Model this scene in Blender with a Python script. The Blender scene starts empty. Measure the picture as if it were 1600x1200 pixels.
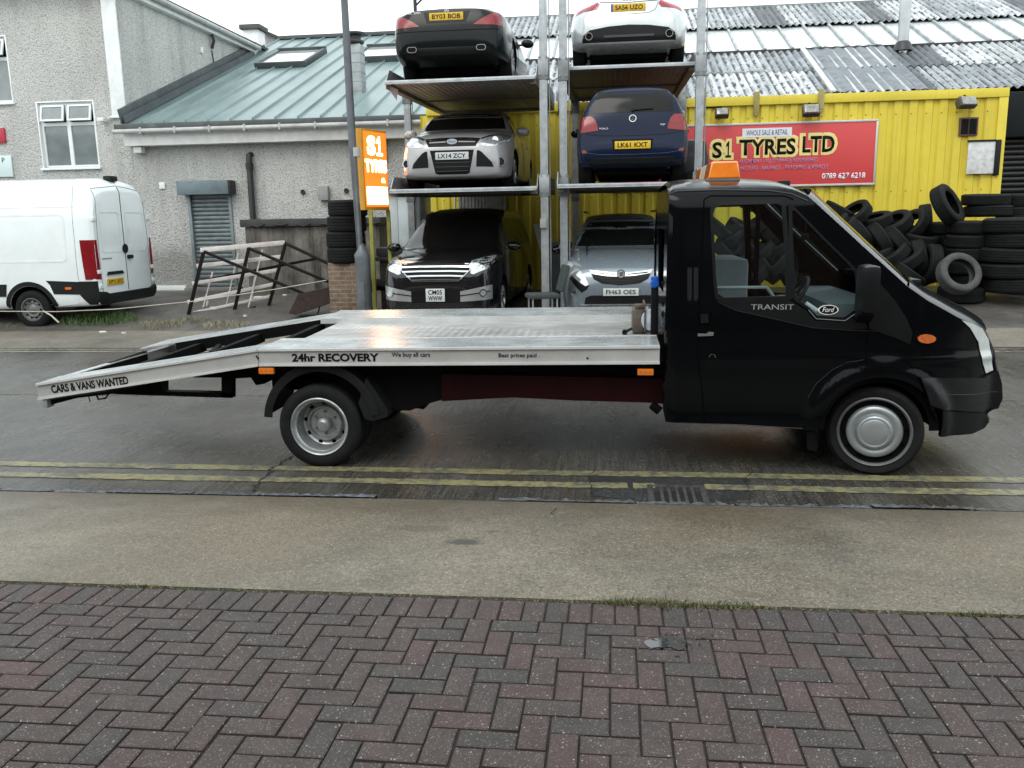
import bpy, bmesh, math, random
from mathutils import Vector, Matrix, geometry
from mathutils.bvhtree import BVHTree
from bpy import context
R_ = math.radians
PI = math.pi
random.seed(7)
S = context.scene
COL = S.collection

# ------------------------------------------------------------------ camera
CAM_P, CAM_YAW, CAM_ROLL, CAM_H, CAM_F = R_(11.0), R_(6.8), R_(-1.06), 1.96, 1330.0
cd = bpy.data.cameras.new('camera')
cam = bpy.data.objects.new('camera', cd)
COL.objects.link(cam)
CAM_R = Matrix.Rotation(CAM_YAW, 3, 'Z') @ Matrix.Rotation(PI/2-CAM_P, 3, 'X') @ Matrix.Rotation(CAM_ROLL, 3, 'Z')
cam.matrix_world = Matrix.Translation((0, 0, CAM_H)) @ CAM_R.to_4x4()
cd.sensor_fit = 'HORIZONTAL'
cd.sensor_width = 36.0
cd.lens = 36.0*CAM_F/1600.0
cd.clip_start = 0.05
cd.clip_end = 3000
S.camera = cam

# ------------------------------------------------------------------ world and light
SUN_EL, SUN_AZ = R_(52), R_(200)
w = bpy.data.worlds.new('World')
S.world = w
w.use_nodes = True
nt = w.node_tree
nt.nodes.clear()
out = nt.nodes.new('ShaderNodeOutputWorld')
sky = nt.nodes.new('ShaderNodeTexSky')
sky.sky_type = 'NISHITA'
sky.sun_disc = False
sky.sun_elevation = SUN_EL
sky.sun_rotation = SUN_AZ
sky.air_density = 2.0
sky.dust_density = 4.0
b1 = nt.nodes.new('ShaderNodeBackground')
b1.inputs['Strength'].default_value = 0.10
nt.links.new(sky.outputs[0], b1.inputs[0])
tc = nt.nodes.new('ShaderNodeTexCoord')
nz = nt.nodes.new('ShaderNodeTexNoise')
nz.inputs['Scale'].default_value = 2.2
nz.inputs['Detail'].default_value = 5
nt.links.new(tc.outputs['Generated'], nz.inputs['Vector'])
cr = nt.nodes.new('ShaderNodeValToRGB')
cr.color_ramp.elements[0].position = .3
cr.color_ramp.elements[0].color = (.84, .90, .92, 1)
cr.color_ramp.elements[1].position = .7
cr.color_ramp.elements[1].color = (.955, 1.0, 1.01, 1)
nt.links.new(nz.outputs['Fac'], cr.inputs['Fac'])
b2 = nt.nodes.new('ShaderNodeBackground')
b2.inputs['Strength'].default_value = 1.18
nt.links.new(cr.outputs[0], b2.inputs[0])
mx = nt.nodes.new('ShaderNodeMixShader')
mx.inputs[0].default_value = .86
nt.links.new(b1.outputs[0], mx.inputs[1])
nt.links.new(b2.outputs[0], mx.inputs[2])
nt.links.new(mx.outputs[0], out.inputs['Surface'])

ld = bpy.data.lights.new('sun', 'SUN')
ld.energy = 0.5
ld.angle = R_(25)
ld.color = (1.0, .97, .92)
sun = bpy.data.objects.new('sun', ld)
COL.objects.link(sun)
sun.rotation_euler = (R_(90)-SUN_EL, 0, PI-SUN_AZ)

S.view_settings.view_transform = 'Standard'
S.view_settings.look = 'None'
S.view_settings.exposure = 0.85
S.view_settings.gamma = 1
S.view_settings.use_curve_mapping = False
S.render.engine = 'CYCLES'
S.cycles.max_bounces = 6
S.cycles.use_denoising = True

# ------------------------------------------------------------------ helpers
def ray(u, v):
    return CAM_R @ Vector(((u-800)/CAM_F, -(v-600)/CAM_F, -1.0))

def P(u, v, y):
    """world point seen at photo pixel (u, v) on the vertical plane Y = y"""
    d = ray(u, v)
    t = y/d.y
    return Vector((t*d.x, y, CAM_H+t*d.z))

def PZ(u, v, z):
    d = ray(u, v)
    t = (z-CAM_H)/d.z
    return Vector((t*d.x, t*d.y, z))

def PX(u, v, x):
    d = ray(u, v)
    t = x/d.x
    return Vector((x, t*d.y, CAM_H+t*d.z))

def lerp(a, b, t):
    return a+(b-a)*t

def interp(tab, x):
    if x <= tab[0][0]:
        return tab[0][1]
    for (a, va), (b, vb) in zip(tab, tab[1:]):
        if x <= b:
            return lerp(va, vb, (x-a)/(b-a))
    return tab[-1][1]

def sinterp(tab, x):
    """smooth (Catmull-Rom / Hermite) interpolation of a table"""
    n = len(tab)
    if x <= tab[0][0]:
        return tab[0][1]
    if x >= tab[-1][0]:
        return tab[-1][1]
    for i in range(n-1):
        a, va = tab[i]
        b, vb = tab[i+1]
        if x <= b:
            h = b-a
            d = (vb-va)/h
            dl = (va-tab[i-1][1])/(a-tab[i-1][0]) if i > 0 else d
            dr = (tab[i+2][1]-vb)/(tab[i+2][0]-b) if i+2 < n else d
            m0 = 0 if dl*d <= 0 else 2*dl*d/(dl+d)
            m1 = 0 if dr*d <= 0 else 2*dr*d/(dr+d)
            t = (x-a)/h
            t2, t3 = t*t, t*t*t
            return (2*t3-3*t2+1)*va+(t3-2*t2+t)*h*m0+(-2*t3+3*t2)*vb+(t3-t2)*h*m1
    return tab[-1][1]

def sstep(a, b, x):
    t = max(0, min(1, (x-a)/(b-a)))
    return t*t*(3-2*t)

def tag(o, label=None, cat=None, group=None, kind=None):
    if label: o['label'] = label
    if cat: o['category'] = cat
    if group: o['group'] = group
    if kind: o['kind'] = kind
    return o

def thing(name, label, cat, loc=(0, 0, 0), rz=0, group=None):
    o = bpy.data.objects.new(name, None)
    COL.objects.link(o)
    o.empty_display_size = .2
    o.location = loc
    o.rotation_euler = (0, 0, rz)
    o['_m'] = 1
    del o['_m']
    return tag(o, label, cat, group)

def pmat(o):
    m = Matrix.Translation(o.location) @ o.rotation_euler.to_matrix().to_4x4()
    if o.parent:
        m = pmat(o.parent) @ o.matrix_parent_inverse @ m
    return m

def link(name, me, mat=None, parent=None, world=False, smooth=None):
    """one mesh object; world=True: vertices are in world space and the parent is undone"""
    o = bpy.data.objects.new(name, me)
    COL.objects.link(o)
    if mat is not None:
        for m in (mat if isinstance(mat, (list, tuple)) else [mat]):
            me.materials.append(m)
    if parent is not None:
        o.parent = parent
        if world:
            o.matrix_parent_inverse = pmat(parent).inverted()
    if smooth is not None:
        smooth_by_angle(me, smooth)
    return o

def smooth_by_angle(me, deg):
    me.shade_smooth()
    me.set_sharp_from_angle(angle=R_(deg))

def copy_tree(o, parent=None):
    c = o.copy()
    COL.objects.link(c)
    if parent is not None:
        mpi = o.matrix_parent_inverse.copy()
        c.parent = parent
        c.matrix_parent_inverse = mpi
    for ch in list(o.children):
        copy_tree(ch, c)
    return c

class MB:
    """collects simple shapes into one mesh"""
    def __init__(s):
        s.v = []; s.f = []; s.mi = []; s.M = None
    def add(s, vs, fs, mi=0):
        n = len(s.v)
        if s.M is not None:
            vs = [s.M @ Vector(v) for v in vs]
        s.v += [tuple(v) for v in vs]
        s.f += [[i+n for i in f] for f in fs]
        s.mi += [mi]*len(fs)
        return s
    def box(s, a, b, mi=0, bev=0.0, M=None):
        x0, y0, z0 = [min(p, q) for p, q in zip(a, b)]
        x1, y1, z1 = [max(p, q) for p, q in zip(a, b)]
        if bev <= 0:
            vs = [(x0,y0,z0),(x1,y0,z0),(x1,y1,z0),(x0,y1,z0),(x0,y0,z1),(x1,y0,z1),(x1,y1,z1),(x0,y1,z1)]
            fs = [[0,3,2,1],[4,5,6,7],[0,1,5,4],[1,2,6,5],[2,3,7,6],[3,0,4,7]]
        else:
            e = min(bev, (x1-x0)*.45, (y1-y0)*.45, (z1-z0)*.45)
            bm = bmesh.new()
            bmesh.ops.create_cube(bm, size=1)
            for v in bm.verts:
                v.co = Vector(((x0+x1)/2+v.co.x*(x1-x0), (y0+y1)/2+v.co.y*(y1-y0), (z0+z1)/2+v.co.z*(z1-z0)))
            bmesh.ops.bevel(bm, geom=list(bm.edges), offset=e, segments=2, profile=.6, affect='EDGES')
            bm.verts.index_update()
            vs = [v.co.copy() for v in bm.verts]
            fs = [[v.index for v in f.verts] for f in bm.faces]
            bm.free()
        if M is not None:
            vs = [M @ Vector(v) for v in vs]
        return s.add(vs, fs, mi)
    def bar(s, p, q, wx, wz=None, mi=0, up=(0, 0, 1), bev=0.0):
        """rectangular bar from p to q"""
        p, q = Vector(p), Vector(q)
        wz = wx if wz is None else wz
        d = q-p
        L = d.length
        d = d/L
        u = Vector(up)
        if abs(d.dot(u)) > .98: u = Vector((1, 0, 0))
        sx = d.cross(u).normalized()
        sz = sx.cross(d).normalized()
        M = Matrix((( d.x, sx.x, sz.x, p.x), (d.y, sx.y, sz.y, p.y), (d.z, sx.z, sz.z, p.z), (0, 0, 0, 1)))
        return s.box((0, -wx/2, -wz/2), (L, wx/2, wz/2), mi, bev, M)
    def tube(s, pts, r, n=10, mi=0, cap=True):
        pts = [Vector(p) for p in pts]
        vs, fs = [], []
        rr = r if isinstance(r, (list, tuple)) else [r]*len(pts)
        prev = None
        for i, p in enumerate(pts):
            if i == 0: d = pts[1]-pts[0]
            elif i == len(pts)-1: d = pts[-1]-pts[-2]
            else: d = (pts[i+1]-pts[i]).normalized()+(pts[i]-pts[i-1]).normalized()
            d = d.normalized() if d.length > 1e-9 else Vector((0, 0, 1))
            if prev is None:
                a = d.orthogonal().normalized()
            else:
                a = (prev-d*prev.dot(d))
                a = a.normalized() if a.length > 1e-6 else d.orthogonal().normalized()
            prev = a
            b = d.cross(a)
            for k in range(n):
                t = 2*PI*k/n
                vs.append(p+(a*math.cos(t)+b*math.sin(t))*rr[i])
        for i in range(len(pts)-1):
            for k in range(n):
                fs.append([i*n+k, i*n+(k+1) % n, (i+1)*n+(k+1) % n, (i+1)*n+k])
        if cap:
            fs.append(list(range(n))[::-1])
            fs.append([(len(pts)-1)*n+k for k in range(n)])
        return s.add(vs, fs, mi)
    def lathe(s, prof, n=40, axis='Y', c=(0, 0, 0), mi=0, closed=False):
        """prof: (radius, offset along axis)"""
        vs, fs = [], []
        m = len(prof)
        for k in range(n):
            t = 2*PI*k/n
            for r, h in prof:
                if axis == 'Y': q = (r*math.cos(t), h, r*math.sin(t))
                elif axis == 'Z': q = (r*math.cos(t), r*math.sin(t), h)
                else: q = (h, r*math.cos(t), r*math.sin(t))
                vs.append((q[0]+c[0], q[1]+c[1], q[2]+c[2]))
        e = m if closed else m-1
        for k in range(n):
            for j in range(e):
                fs.append([k*m+j, k*m+(j+1) % m, ((k+1) % n)*m+(j+1) % m, ((k+1) % n)*m+j])
        return s.add(vs, fs, mi)
    def prism(s, poly, h, M=None, mi=0):
        """2D polygon in XY extruded from z=0 to z=h, then placed by M"""
        tri = geometry.tessellate_polygon([[Vector((x, y, 0)) for x, y in poly]])
        n = len(poly)
        vs = [Vector((x, y, 0)) for x, y in poly]+[Vector((x, y, h)) for x, y in poly]
        fs = [list(t)[::-1] for t in tri]+[[i+n for i in t] for t in tri]
        fs += [[i, (i+1) % n, (i+1) % n+n, i+n] for i in range(n)]
        if M is not None: vs = [M @ v for v in vs]
        return s.add(vs, fs, mi)
    def wprism(s, pts, depth, mi=0):
        """world-space outline on a Y plane, thickened by depth along +Y"""
        y = pts[0][1]
        M = Matrix(((1, 0, 0, 0), (0, 0, 1, y), (0, 1, 0, 0), (0, 0, 0, 1)))
        return s.prism([(p[0], p[2]) for p in pts], depth, M, mi)
    def mesh(s, name='m', weld=False):
        me = bpy.data.meshes.new(name)
        me.from_pydata(s.v, [], s.f)
        bm = bmesh.new()
        bm.from_mesh(me)
        for f, mi in zip(bm.faces, s.mi): f.material_index = mi
        if weld: bmesh.ops.remove_doubles(bm, verts=bm.verts, dist=1e-5)
        bmesh.ops.recalc_face_normals(bm, faces=bm.faces)
        bm.to_mesh(me)
        bm.free()
        return me
    def build(s, name, mat, parent=None, world=False, smooth=30, weld=False):
        return link(name, s.mesh(name, weld), mat, parent, world, smooth)

def grid_mesh(name, fn, nu, nv, flip=False):
    vs = [fn(i/nu, j/nv) for j in range(nv+1) for i in range(nu+1)]
    fs = []
    for j in range(nv):
        for i in range(nu):
            a = j*(nu+1)+i
            f = [a, a+1, a+nu+2, a+nu+1]
            fs.append(f[::-1] if flip else f)
    me = bpy.data.meshes.new(name)
    me.from_pydata([tuple(v) for v in vs], [], fs)
    return me

def cdt(poly, holes=(), step=.03, lo=None):
    """2D constrained triangulation with interior points -> verts2d, tris"""
    def dens(pl):
        r = []
        for i, a in enumerate(pl):
            b = pl[(i+1) % len(pl)]
            L = math.hypot(b[0]-a[0], b[1]-a[1])
            k = max(1, int(L/step))
            r += [(lerp(a[0], b[0], j/k), lerp(a[1], b[1], j/k)) for j in range(k)]
        return r
    def inside(p, pl):
        c = False
        j = len(pl)-1
        for i in range(len(pl)):
            if (pl[i][1] > p[1]) != (pl[j][1] > p[1]) and p[0] < (pl[j][0]-pl[i][0])*(p[1]-pl[i][1])/(pl[j][1]-pl[i][1])+pl[i][0]:
                c = not c
            j = i
        return c
    outer = dens(poly)
    hs = [dens(h) for h in holes]
    pts = [Vector(p) for p in outer]
    edges = [(i, (i+1) % len(outer)) for i in range(len(outer))]
    for h in hs:
        n = len(pts)
        pts += [Vector(p) for p in h]
        edges += [(n+i, n+(i+1) % len(h)) for i in range(len(h))]
    xs = [p[0] for p in poly]; ys = [p[1] for p in poly]
    nx = int((max(xs)-min(xs))/step)+1
    ny = int((max(ys)-min(ys))/step)+1
    allb = [Vector(p) for p in pts]
    cell = {}
    for p in allb:
        cell.setdefault((int(p.x/step), int(p.y/step)), []).append(p)
    def near(q):
        cx, cy = int(q[0]/step), int(q[1]/step)
        for a in (-1, 0, 1):
            for b in (-1, 0, 1):
                for p in cell.get((cx+a, cy+b), ()):
                    if (p.x-q[0])**2+(p.y-q[1])**2 < (step*.45)**2: return True
        return False
    for i in range(nx+1):
        for j in range(ny+1):
            q = (min(xs)+i*step+(step/2 if j % 2 else 0), min(ys)+j*step)
            if inside(q, poly) and not any(inside(q, h) for h in holes) and not near(q):
                pts.append(Vector(q))
    v, e, f, *_ = geometry.delaunay_2d_cdt(pts, edges, [], 0, 1e-6)
    def cen(t): return (sum(v[i].x for i in t)/3, sum(v[i].y for i in t)/3)
    tris = [t for t in f if inside(cen(t), poly) and not any(inside(cen(t), h) for h in holes)]
    used = sorted({i for t in tris for i in t})
    mp = {a: i for i, a in enumerate(used)}
    return [(v[i].x, v[i].y) for i in used], [[mp[i] for i in t] for t in tris]

def surf_mesh(name, poly, fn, holes=(), step=.03, thick=0.0, tdir=(0, 1, 0)):
    """CDT sheet mapped by fn(a,b)->Vector; thick>0 gives it an edge going along tdir"""
    v2, tr = cdt(poly, holes, step)
    vs = [Vector(fn(*p)) for p in v2]
    bm = bmesh.new()
    bv = [bm.verts.new(v) for v in vs]
    for t in tr:
        try: bm.faces.new([bv[i] for i in t])
        except ValueError: pass
    if thick:
        be = [e for e in bm.edges if len(e.link_faces) == 1]
        r = bmesh.ops.extrude_edge_only(bm, edges=be)
        for v in [g for g in r['geom'] if isinstance(g, bmesh.types.BMVert)]:
            v.co += Vector(tdir)*thick
    bmesh.ops.recalc_face_normals(bm, faces=bm.faces)
    me = bpy.data.meshes.new(name)
    bm.to_mesh(me)
    bm.free()
    return me

def rrect(x0, y0, x1, y1, r=.03, n=4):
    pts = []
    for cx, cy, a in ((x1-r, y1-r, 0), (x0+r, y1-r, 90), (x0+r, y0+r, 180), (x1-r, y0+r, 270)):
        for k in range(n+1):
            t = R_(a+90*k/n)
            pts.append((cx+r*math.cos(t), cy+r*math.sin(t)))
    return pts

def chaikin(pl, n=1, closed=True):
    for _ in range(n):
        r = []
        m = len(pl)
        for i in range(m if closed else m-1):
            a, b = pl[i], pl[(i+1) % m]
            r += [tuple(lerp(p, q, .25) for p, q in zip(a, b)), tuple(lerp(p, q, .75) for p, q in zip(a, b))]
        if not closed: r = [pl[0]]+r+[pl[-1]]
        pl = r
    return pl

def text(name, body, M, wd, ht, mat, parent=None, world=True, bold=0.0, depth=.002, shear=0.0, align='C', grow=0.0):
    """built-in-font lettering as mesh, fitted in wd x ht, in the XY plane of M (centre or left)"""
    cu = bpy.data.curves.new(name, 'FONT')
    cu.body = body
    cu.size = 1
    cu.offset = bold
    cu.shear = shear
    cu.resolution_u = 3
    cu.extrude = 0
    if grow:
        cu.bevel_depth = grow; cu.bevel_resolution = 2
    tmp = bpy.data.objects.new('tmp', cu)
    COL.objects.link(tmp)
    context.view_layer.update()
    dg = context.evaluated_depsgraph_get()
    me = bpy.data.meshes.new_from_object(tmp.evaluated_get(dg))
    COL.objects.unlink(tmp)
    bpy.data.objects.remove(tmp)
    bpy.data.curves.remove(cu)
    me.materials.clear()
    xs = [v.co.x for v in me.vertices]; ys = [v.co.y for v in me.vertices]
    sx = wd/(max(xs)-min(xs)); sy = ht/(max(ys)-min(ys))
    cx = (max(xs)+min(xs))/2 if align == 'C' else min(xs)
    cy = (max(ys)+min(ys))/2
    bm = bmesh.new()
    bm.from_mesh(me)
    for v in bm.verts:
        v.co = Vector(((v.co.x-cx)*sx, (v.co.y-cy)*sy, v.co.z*.02 if grow else 0))
    if depth and not grow:
        r = bmesh.ops.extrude_face_region(bm, geom=list(bm.faces))
        for v in [g for g in r['geom'] if isinstance(g, bmesh.types.BMVert)]: v.co.z += depth
        bmesh.ops.recalc_face_normals(bm, faces=bm.faces)
    bm.transform(M)
    bm.to_mesh(me)
    bm.free()
    me.name = name
    return link(name, me, mat, parent, world)

def face_M(o, xdir, updir):
    """matrix whose XY plane is spanned by xdir, updir at o"""
    x = Vector(xdir).normalized()
    y = Vector(updir)
    y = (y-x*y.dot(x)).normalized()
    z = x.cross(y)
    return Matrix(((x.x, y.x, z.x, o[0]), (x.y, y.y, z.y, o[1]), (x.z, y.z, z.z, o[2]), (0, 0, 0, 1)))

def figure_one(name, M, wd, ht, mat, parent=None, world=True, grow=0.0, depth=.002):
    """figure one with flag and foot, drawn as an outline (grow widens every stroke)"""
    st = .17
    pl = [(.5-st/2, 0+st*.8), (.5-st/2, .74), (.22, .62), (.22, .80), (.5-st/4, 1), (.5+st/2, 1), (.5+st/2, st*.8), (.86, st*.8), (.86, 0), (.14, 0), (.14, st*.8)]
    if grow:
        n = len(pl); q = []
        g = grow
        for i in range(n):
            a, b, c = Vector(pl[i-1]), Vector(pl[i]), Vector(pl[(i+1) % n])
            e1 = Vector(((b-a).x*wd, (b-a).y*ht)).normalized(); e2 = Vector(((c-b).x*wd, (c-b).y*ht)).normalized()
            n1 = Vector((-e1.y, e1.x)); n2 = Vector((-e2.y, e2.x))
            m = (n1+n2)
            m = m/max(.35, m.length_squared)*2
            q.append((b.x*wd+m.x*g, b.y*ht+m.y*g))
        pl2 = q
    else: pl2 = [(x*wd, y*ht) for x, y in pl]
    mb = MB()
    mb.prism([(x-wd/2, y-ht/2) for x, y in pl2], depth, M)
    return mb.build(name, mat, parent, world, smooth=None)

# ------------------------------------------------------------------ materials
MATS = {}
def new_mat(name):
    m = bpy.data.materials.new(name)
    m.use_nodes = True
    n = m.node_tree
    b = n.nodes['Principled BSDF']
    return m, n, b

def N(n, t, **kw):
    k = n.nodes.new('ShaderNode'+t)
    for a, v in kw.items():
        if a in k.inputs.keys(): k.inputs[a].default_value = v
        else: setattr(k, a, v)
    return k

def ramp(n, fac, stops):
    r = N(n, 'ValToRGB')
    while len(r.color_ramp.elements) < len(stops): r.color_ramp.elements.new(.5)
    for e, (p, c) in zip(r.color_ramp.elements, stops):
        e.position = p
        e.color = (*c, 1) if len(c) == 3 else c
    n.links.new(fac, r.inputs['Fac'])
    return r.outputs['Color']

def mixc(n, fac, a, b, mode='MIX'):
    m = N(n, 'Mix', data_type='RGBA', blend_type=mode)
    for s, v in ((0, fac), (6, a), (7, b)):
        if hasattr(v, 'links'): n.links.new(v, m.inputs[s])
        else: m.inputs[s].default_value = v if not isinstance(v, tuple) else (*v, 1)[:4]
    return m.outputs[2]

def mathn(n, op, a, b=0.0, clamp=False):
    m = N(n, 'Math', operation=op, use_clamp=clamp)
    for s, v in ((0, a), (1, b)):
        if hasattr(v, 'links'): n.links.new(v, m.inputs[s])
        else: m.inputs[s].default_value = v
    return m.outputs[0]

def noise(n, vec, scale, detail=4, rough=.55, dist=0):
    k = N(n, 'TexNoise', Scale=scale, Detail=detail, Roughness=rough, Distortion=dist)
    n.links.new(vec, k.inputs['Vector'])
    return k.outputs['Fac']

def coords(n, scale=None, kind='Object'):
    t = N(n, 'TexCoord')
    o = t.outputs[kind]
    if scale is not None:
        mp = N(n, 'Mapping')
        mp.inputs['Scale'].default_value = scale
        n.links.new(o, mp.inputs['Vector'])
        o = mp.outputs['Vector']
    return o

def bump(n, h, b, strength=.3, dist=.01):
    k = N(n, 'Bump', Strength=strength, Distance=dist)
    n.links.new(h, k.inputs['Height'])
    n.links.new(k.outputs['Normal'], b.inputs['Normal'])

def mat(name, col, rough=.5, metal=0.0, coat=0.0, var=.12, vscale=3.0, dirt=0.0, dirtcol=(.05, .045, .04), bmp=0.0, bscale=60, rvar=.08, spec=.5, fine=0.0):
    """general surface: base colour with soft variation, optional grime and bump"""
    if name in MATS: return MATS[name]
    m, n, b = new_mat(name)
    c = coords(n)
    f = noise(n, c, vscale, 5)
    lo = tuple(x*(1-var) for x in col); hi = tuple(min(1, x*(1+var)) for x in col)
    base = ramp(n, f, [(.3, lo), (.7, hi)])
    if fine:
        g = noise(n, c, 180, 2)
        base = mixc(n, 1.0, base, ramp(n, g, [(.35, (1-fine,)*3), (.65, (1+fine*.5,)*3)]), 'MULTIPLY')
    if dirt:
        d = noise(n, c, vscale*1.7, 8, .7)
        df = ramp(n, d, [(.5-dirt*.25, (0, 0, 0)), (.78-dirt*.2, (dirt, dirt, dirt))])
        base = mixc(n, df, base, dirtcol)
    n.links.new(base, b.inputs['Base Color'])
    rf = noise(n, c, vscale*2.3, 4)
    mr = N(n, 'MapRange')
    n.links.new(rf, mr.inputs[0])
    mr.inputs[3].default_value = max(.02, rough-rvar); mr.inputs[4].default_value = min(1, rough+rvar)
    n.links.new(mr.outputs[0], b.inputs['Roughness'])
    b.inputs['Metallic'].default_value = metal
    b.inputs['Coat Weight'].default_value = coat
    b.inputs['Coat Roughness'].default_value = .04
    b.inputs['Specular IOR Level'].default_value = spec
    if bmp: bump(n, noise(n, c, bscale, 3), b, bmp, .004)
    MATS[name] = m
    return m

def emis(name, col, strength, base=None):
    if name in MATS: return MATS[name]
    m, n, b = new_mat(name)
    b.inputs['Base Color'].default_value = (*(base or col), 1)
    b.inputs['Emission Color'].default_value = (*col, 1)
    b.inputs['Emission Strength'].default_value = strength
    MATS[name] = m
    return m

def glass(name, col=(.85, .9, .9), alpha_tr=.9, rough=.02):
    """thin see-through pane: clear transmission with real surface reflection"""
    if name in MATS: return MATS[name]
    m, n, b = new_mat(name)
    tr = N(n, 'BsdfTransparent')
    tr.inputs[0].default_value = (*[c*alpha_tr for c in col], 1)
    gl = N(n, 'BsdfGlossy', Roughness=rough)
    fr = N(n, 'Fresnel', IOR=1.5)
    mxs = N(n, 'MixShader')
    n.links.new(fr.outputs[0], mxs.inputs[0])
    n.links.new(tr.outputs[0], mxs.inputs[1])
    n.links.new(gl.outputs[0], mxs.inputs[2])
    n.links.new(mxs.outputs[0], n.nodes['Material Output'].inputs['Surface'])
    MATS[name] = m
    return m

M_black = mat('black_rubber_plastic', (.010, .011, .012), .5, var=.25, bmp=.1, spec=.25)
M_tyre = mat('tyre_rubber', (.0065, .007, .0075), .75, var=.35, vscale=9, dirt=.25, dirtcol=(.022, .021, .020), bmp=.15, bscale=90, spec=.2)
M_dark = mat('dark_underside', (.006, .006, .0065), .8, var=.3, spec=.15)
M_chrome = mat('chrome', (.62, .65, .66), .16, metal=1.0, var=.05)
M_steelrim = mat('silver_wheel_steel', (.40, .42, .425), .38, metal=.75, var=.2, vscale=12, dirt=.35, dirtcol=(.12, .11, .10))
M_galv = mat('galvanised_steel', (.42, .45, .47), .42, metal=.75, var=.18, vscale=8, dirt=.25, dirtcol=(.12, .11, .1))
M_alu = mat('aluminium', (.62, .65, .66), .33, metal=.7, var=.10, vscale=5, dirt=.3, dirtcol=(.2, .2, .19))
M_amber = mat('amber_plastic', (.62, .15, .008), .3, coat=.5, var=.1)
M_redlamp = mat('red_lamp_plastic', (.20, .004, .009), .2, coat=.15, var=.15, vscale=12)
M_lampglass = mat('headlamp_lens', (.55, .58, .60), .08, metal=.6, coat=1.0, var=.35, vscale=14)
M_carglass = mat('dark_car_glass', (.008, .009, .009), .07, coat=.0, var=.3, spec=.2)
M_platey = mat('yellow_plate', (.62, .40, .02), .35, var=.05)
M_platew = mat('white_plate', (.55, .58, .58), .35, var=.05)
M_ink = mat('black_ink', (.005, .005, .0055), .6, var=.1, spec=.15)
M_white = mat('white_plastic', (.74, .77, .76), .4, var=.06, dirt=.15, dirtcol=(.35, .35, .33))
# ================================================================== GROUND
GZ = [(-60, .34), (0, .32), (3.50, .285), (5.54, .055), (5.58, .05), (5.66, 0.0), (8.5, .03), (12.4, .085), (13.85, .16), (16.2, .46), (18.6, .5), (600, .5)]
def gz(y): return interp(GZ, y)

def strip(name, y0, y1, m, x0=-60, x1=60, step=.25, dz=0.0, xs=None):
    ys = sorted({y0, y1} | {a for a, _ in GZ if y0 < a < y1} | {y0+step*i for i in range(1, int((min(y1, y0+30)-y0)/step))})
    xs = xs or [x0, -14, -8, -4, 0, 4, 8, 14, x1]
    vs = [(x, y, gz(y)+dz) for y in ys for x in xs]
    n = len(xs)
    fs = [[j*n+i, j*n+i+1, (j+1)*n+i+1, (j+1)*n+i] for j in range(len(ys)-1) for i in range(n-1)]
    me = bpy.data.meshes.new(name)
    me.from_pydata(vs, [], fs)
    o = link(name, me, m)
    me.shade_smooth()
    return tag(o, kind='structure')

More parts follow.
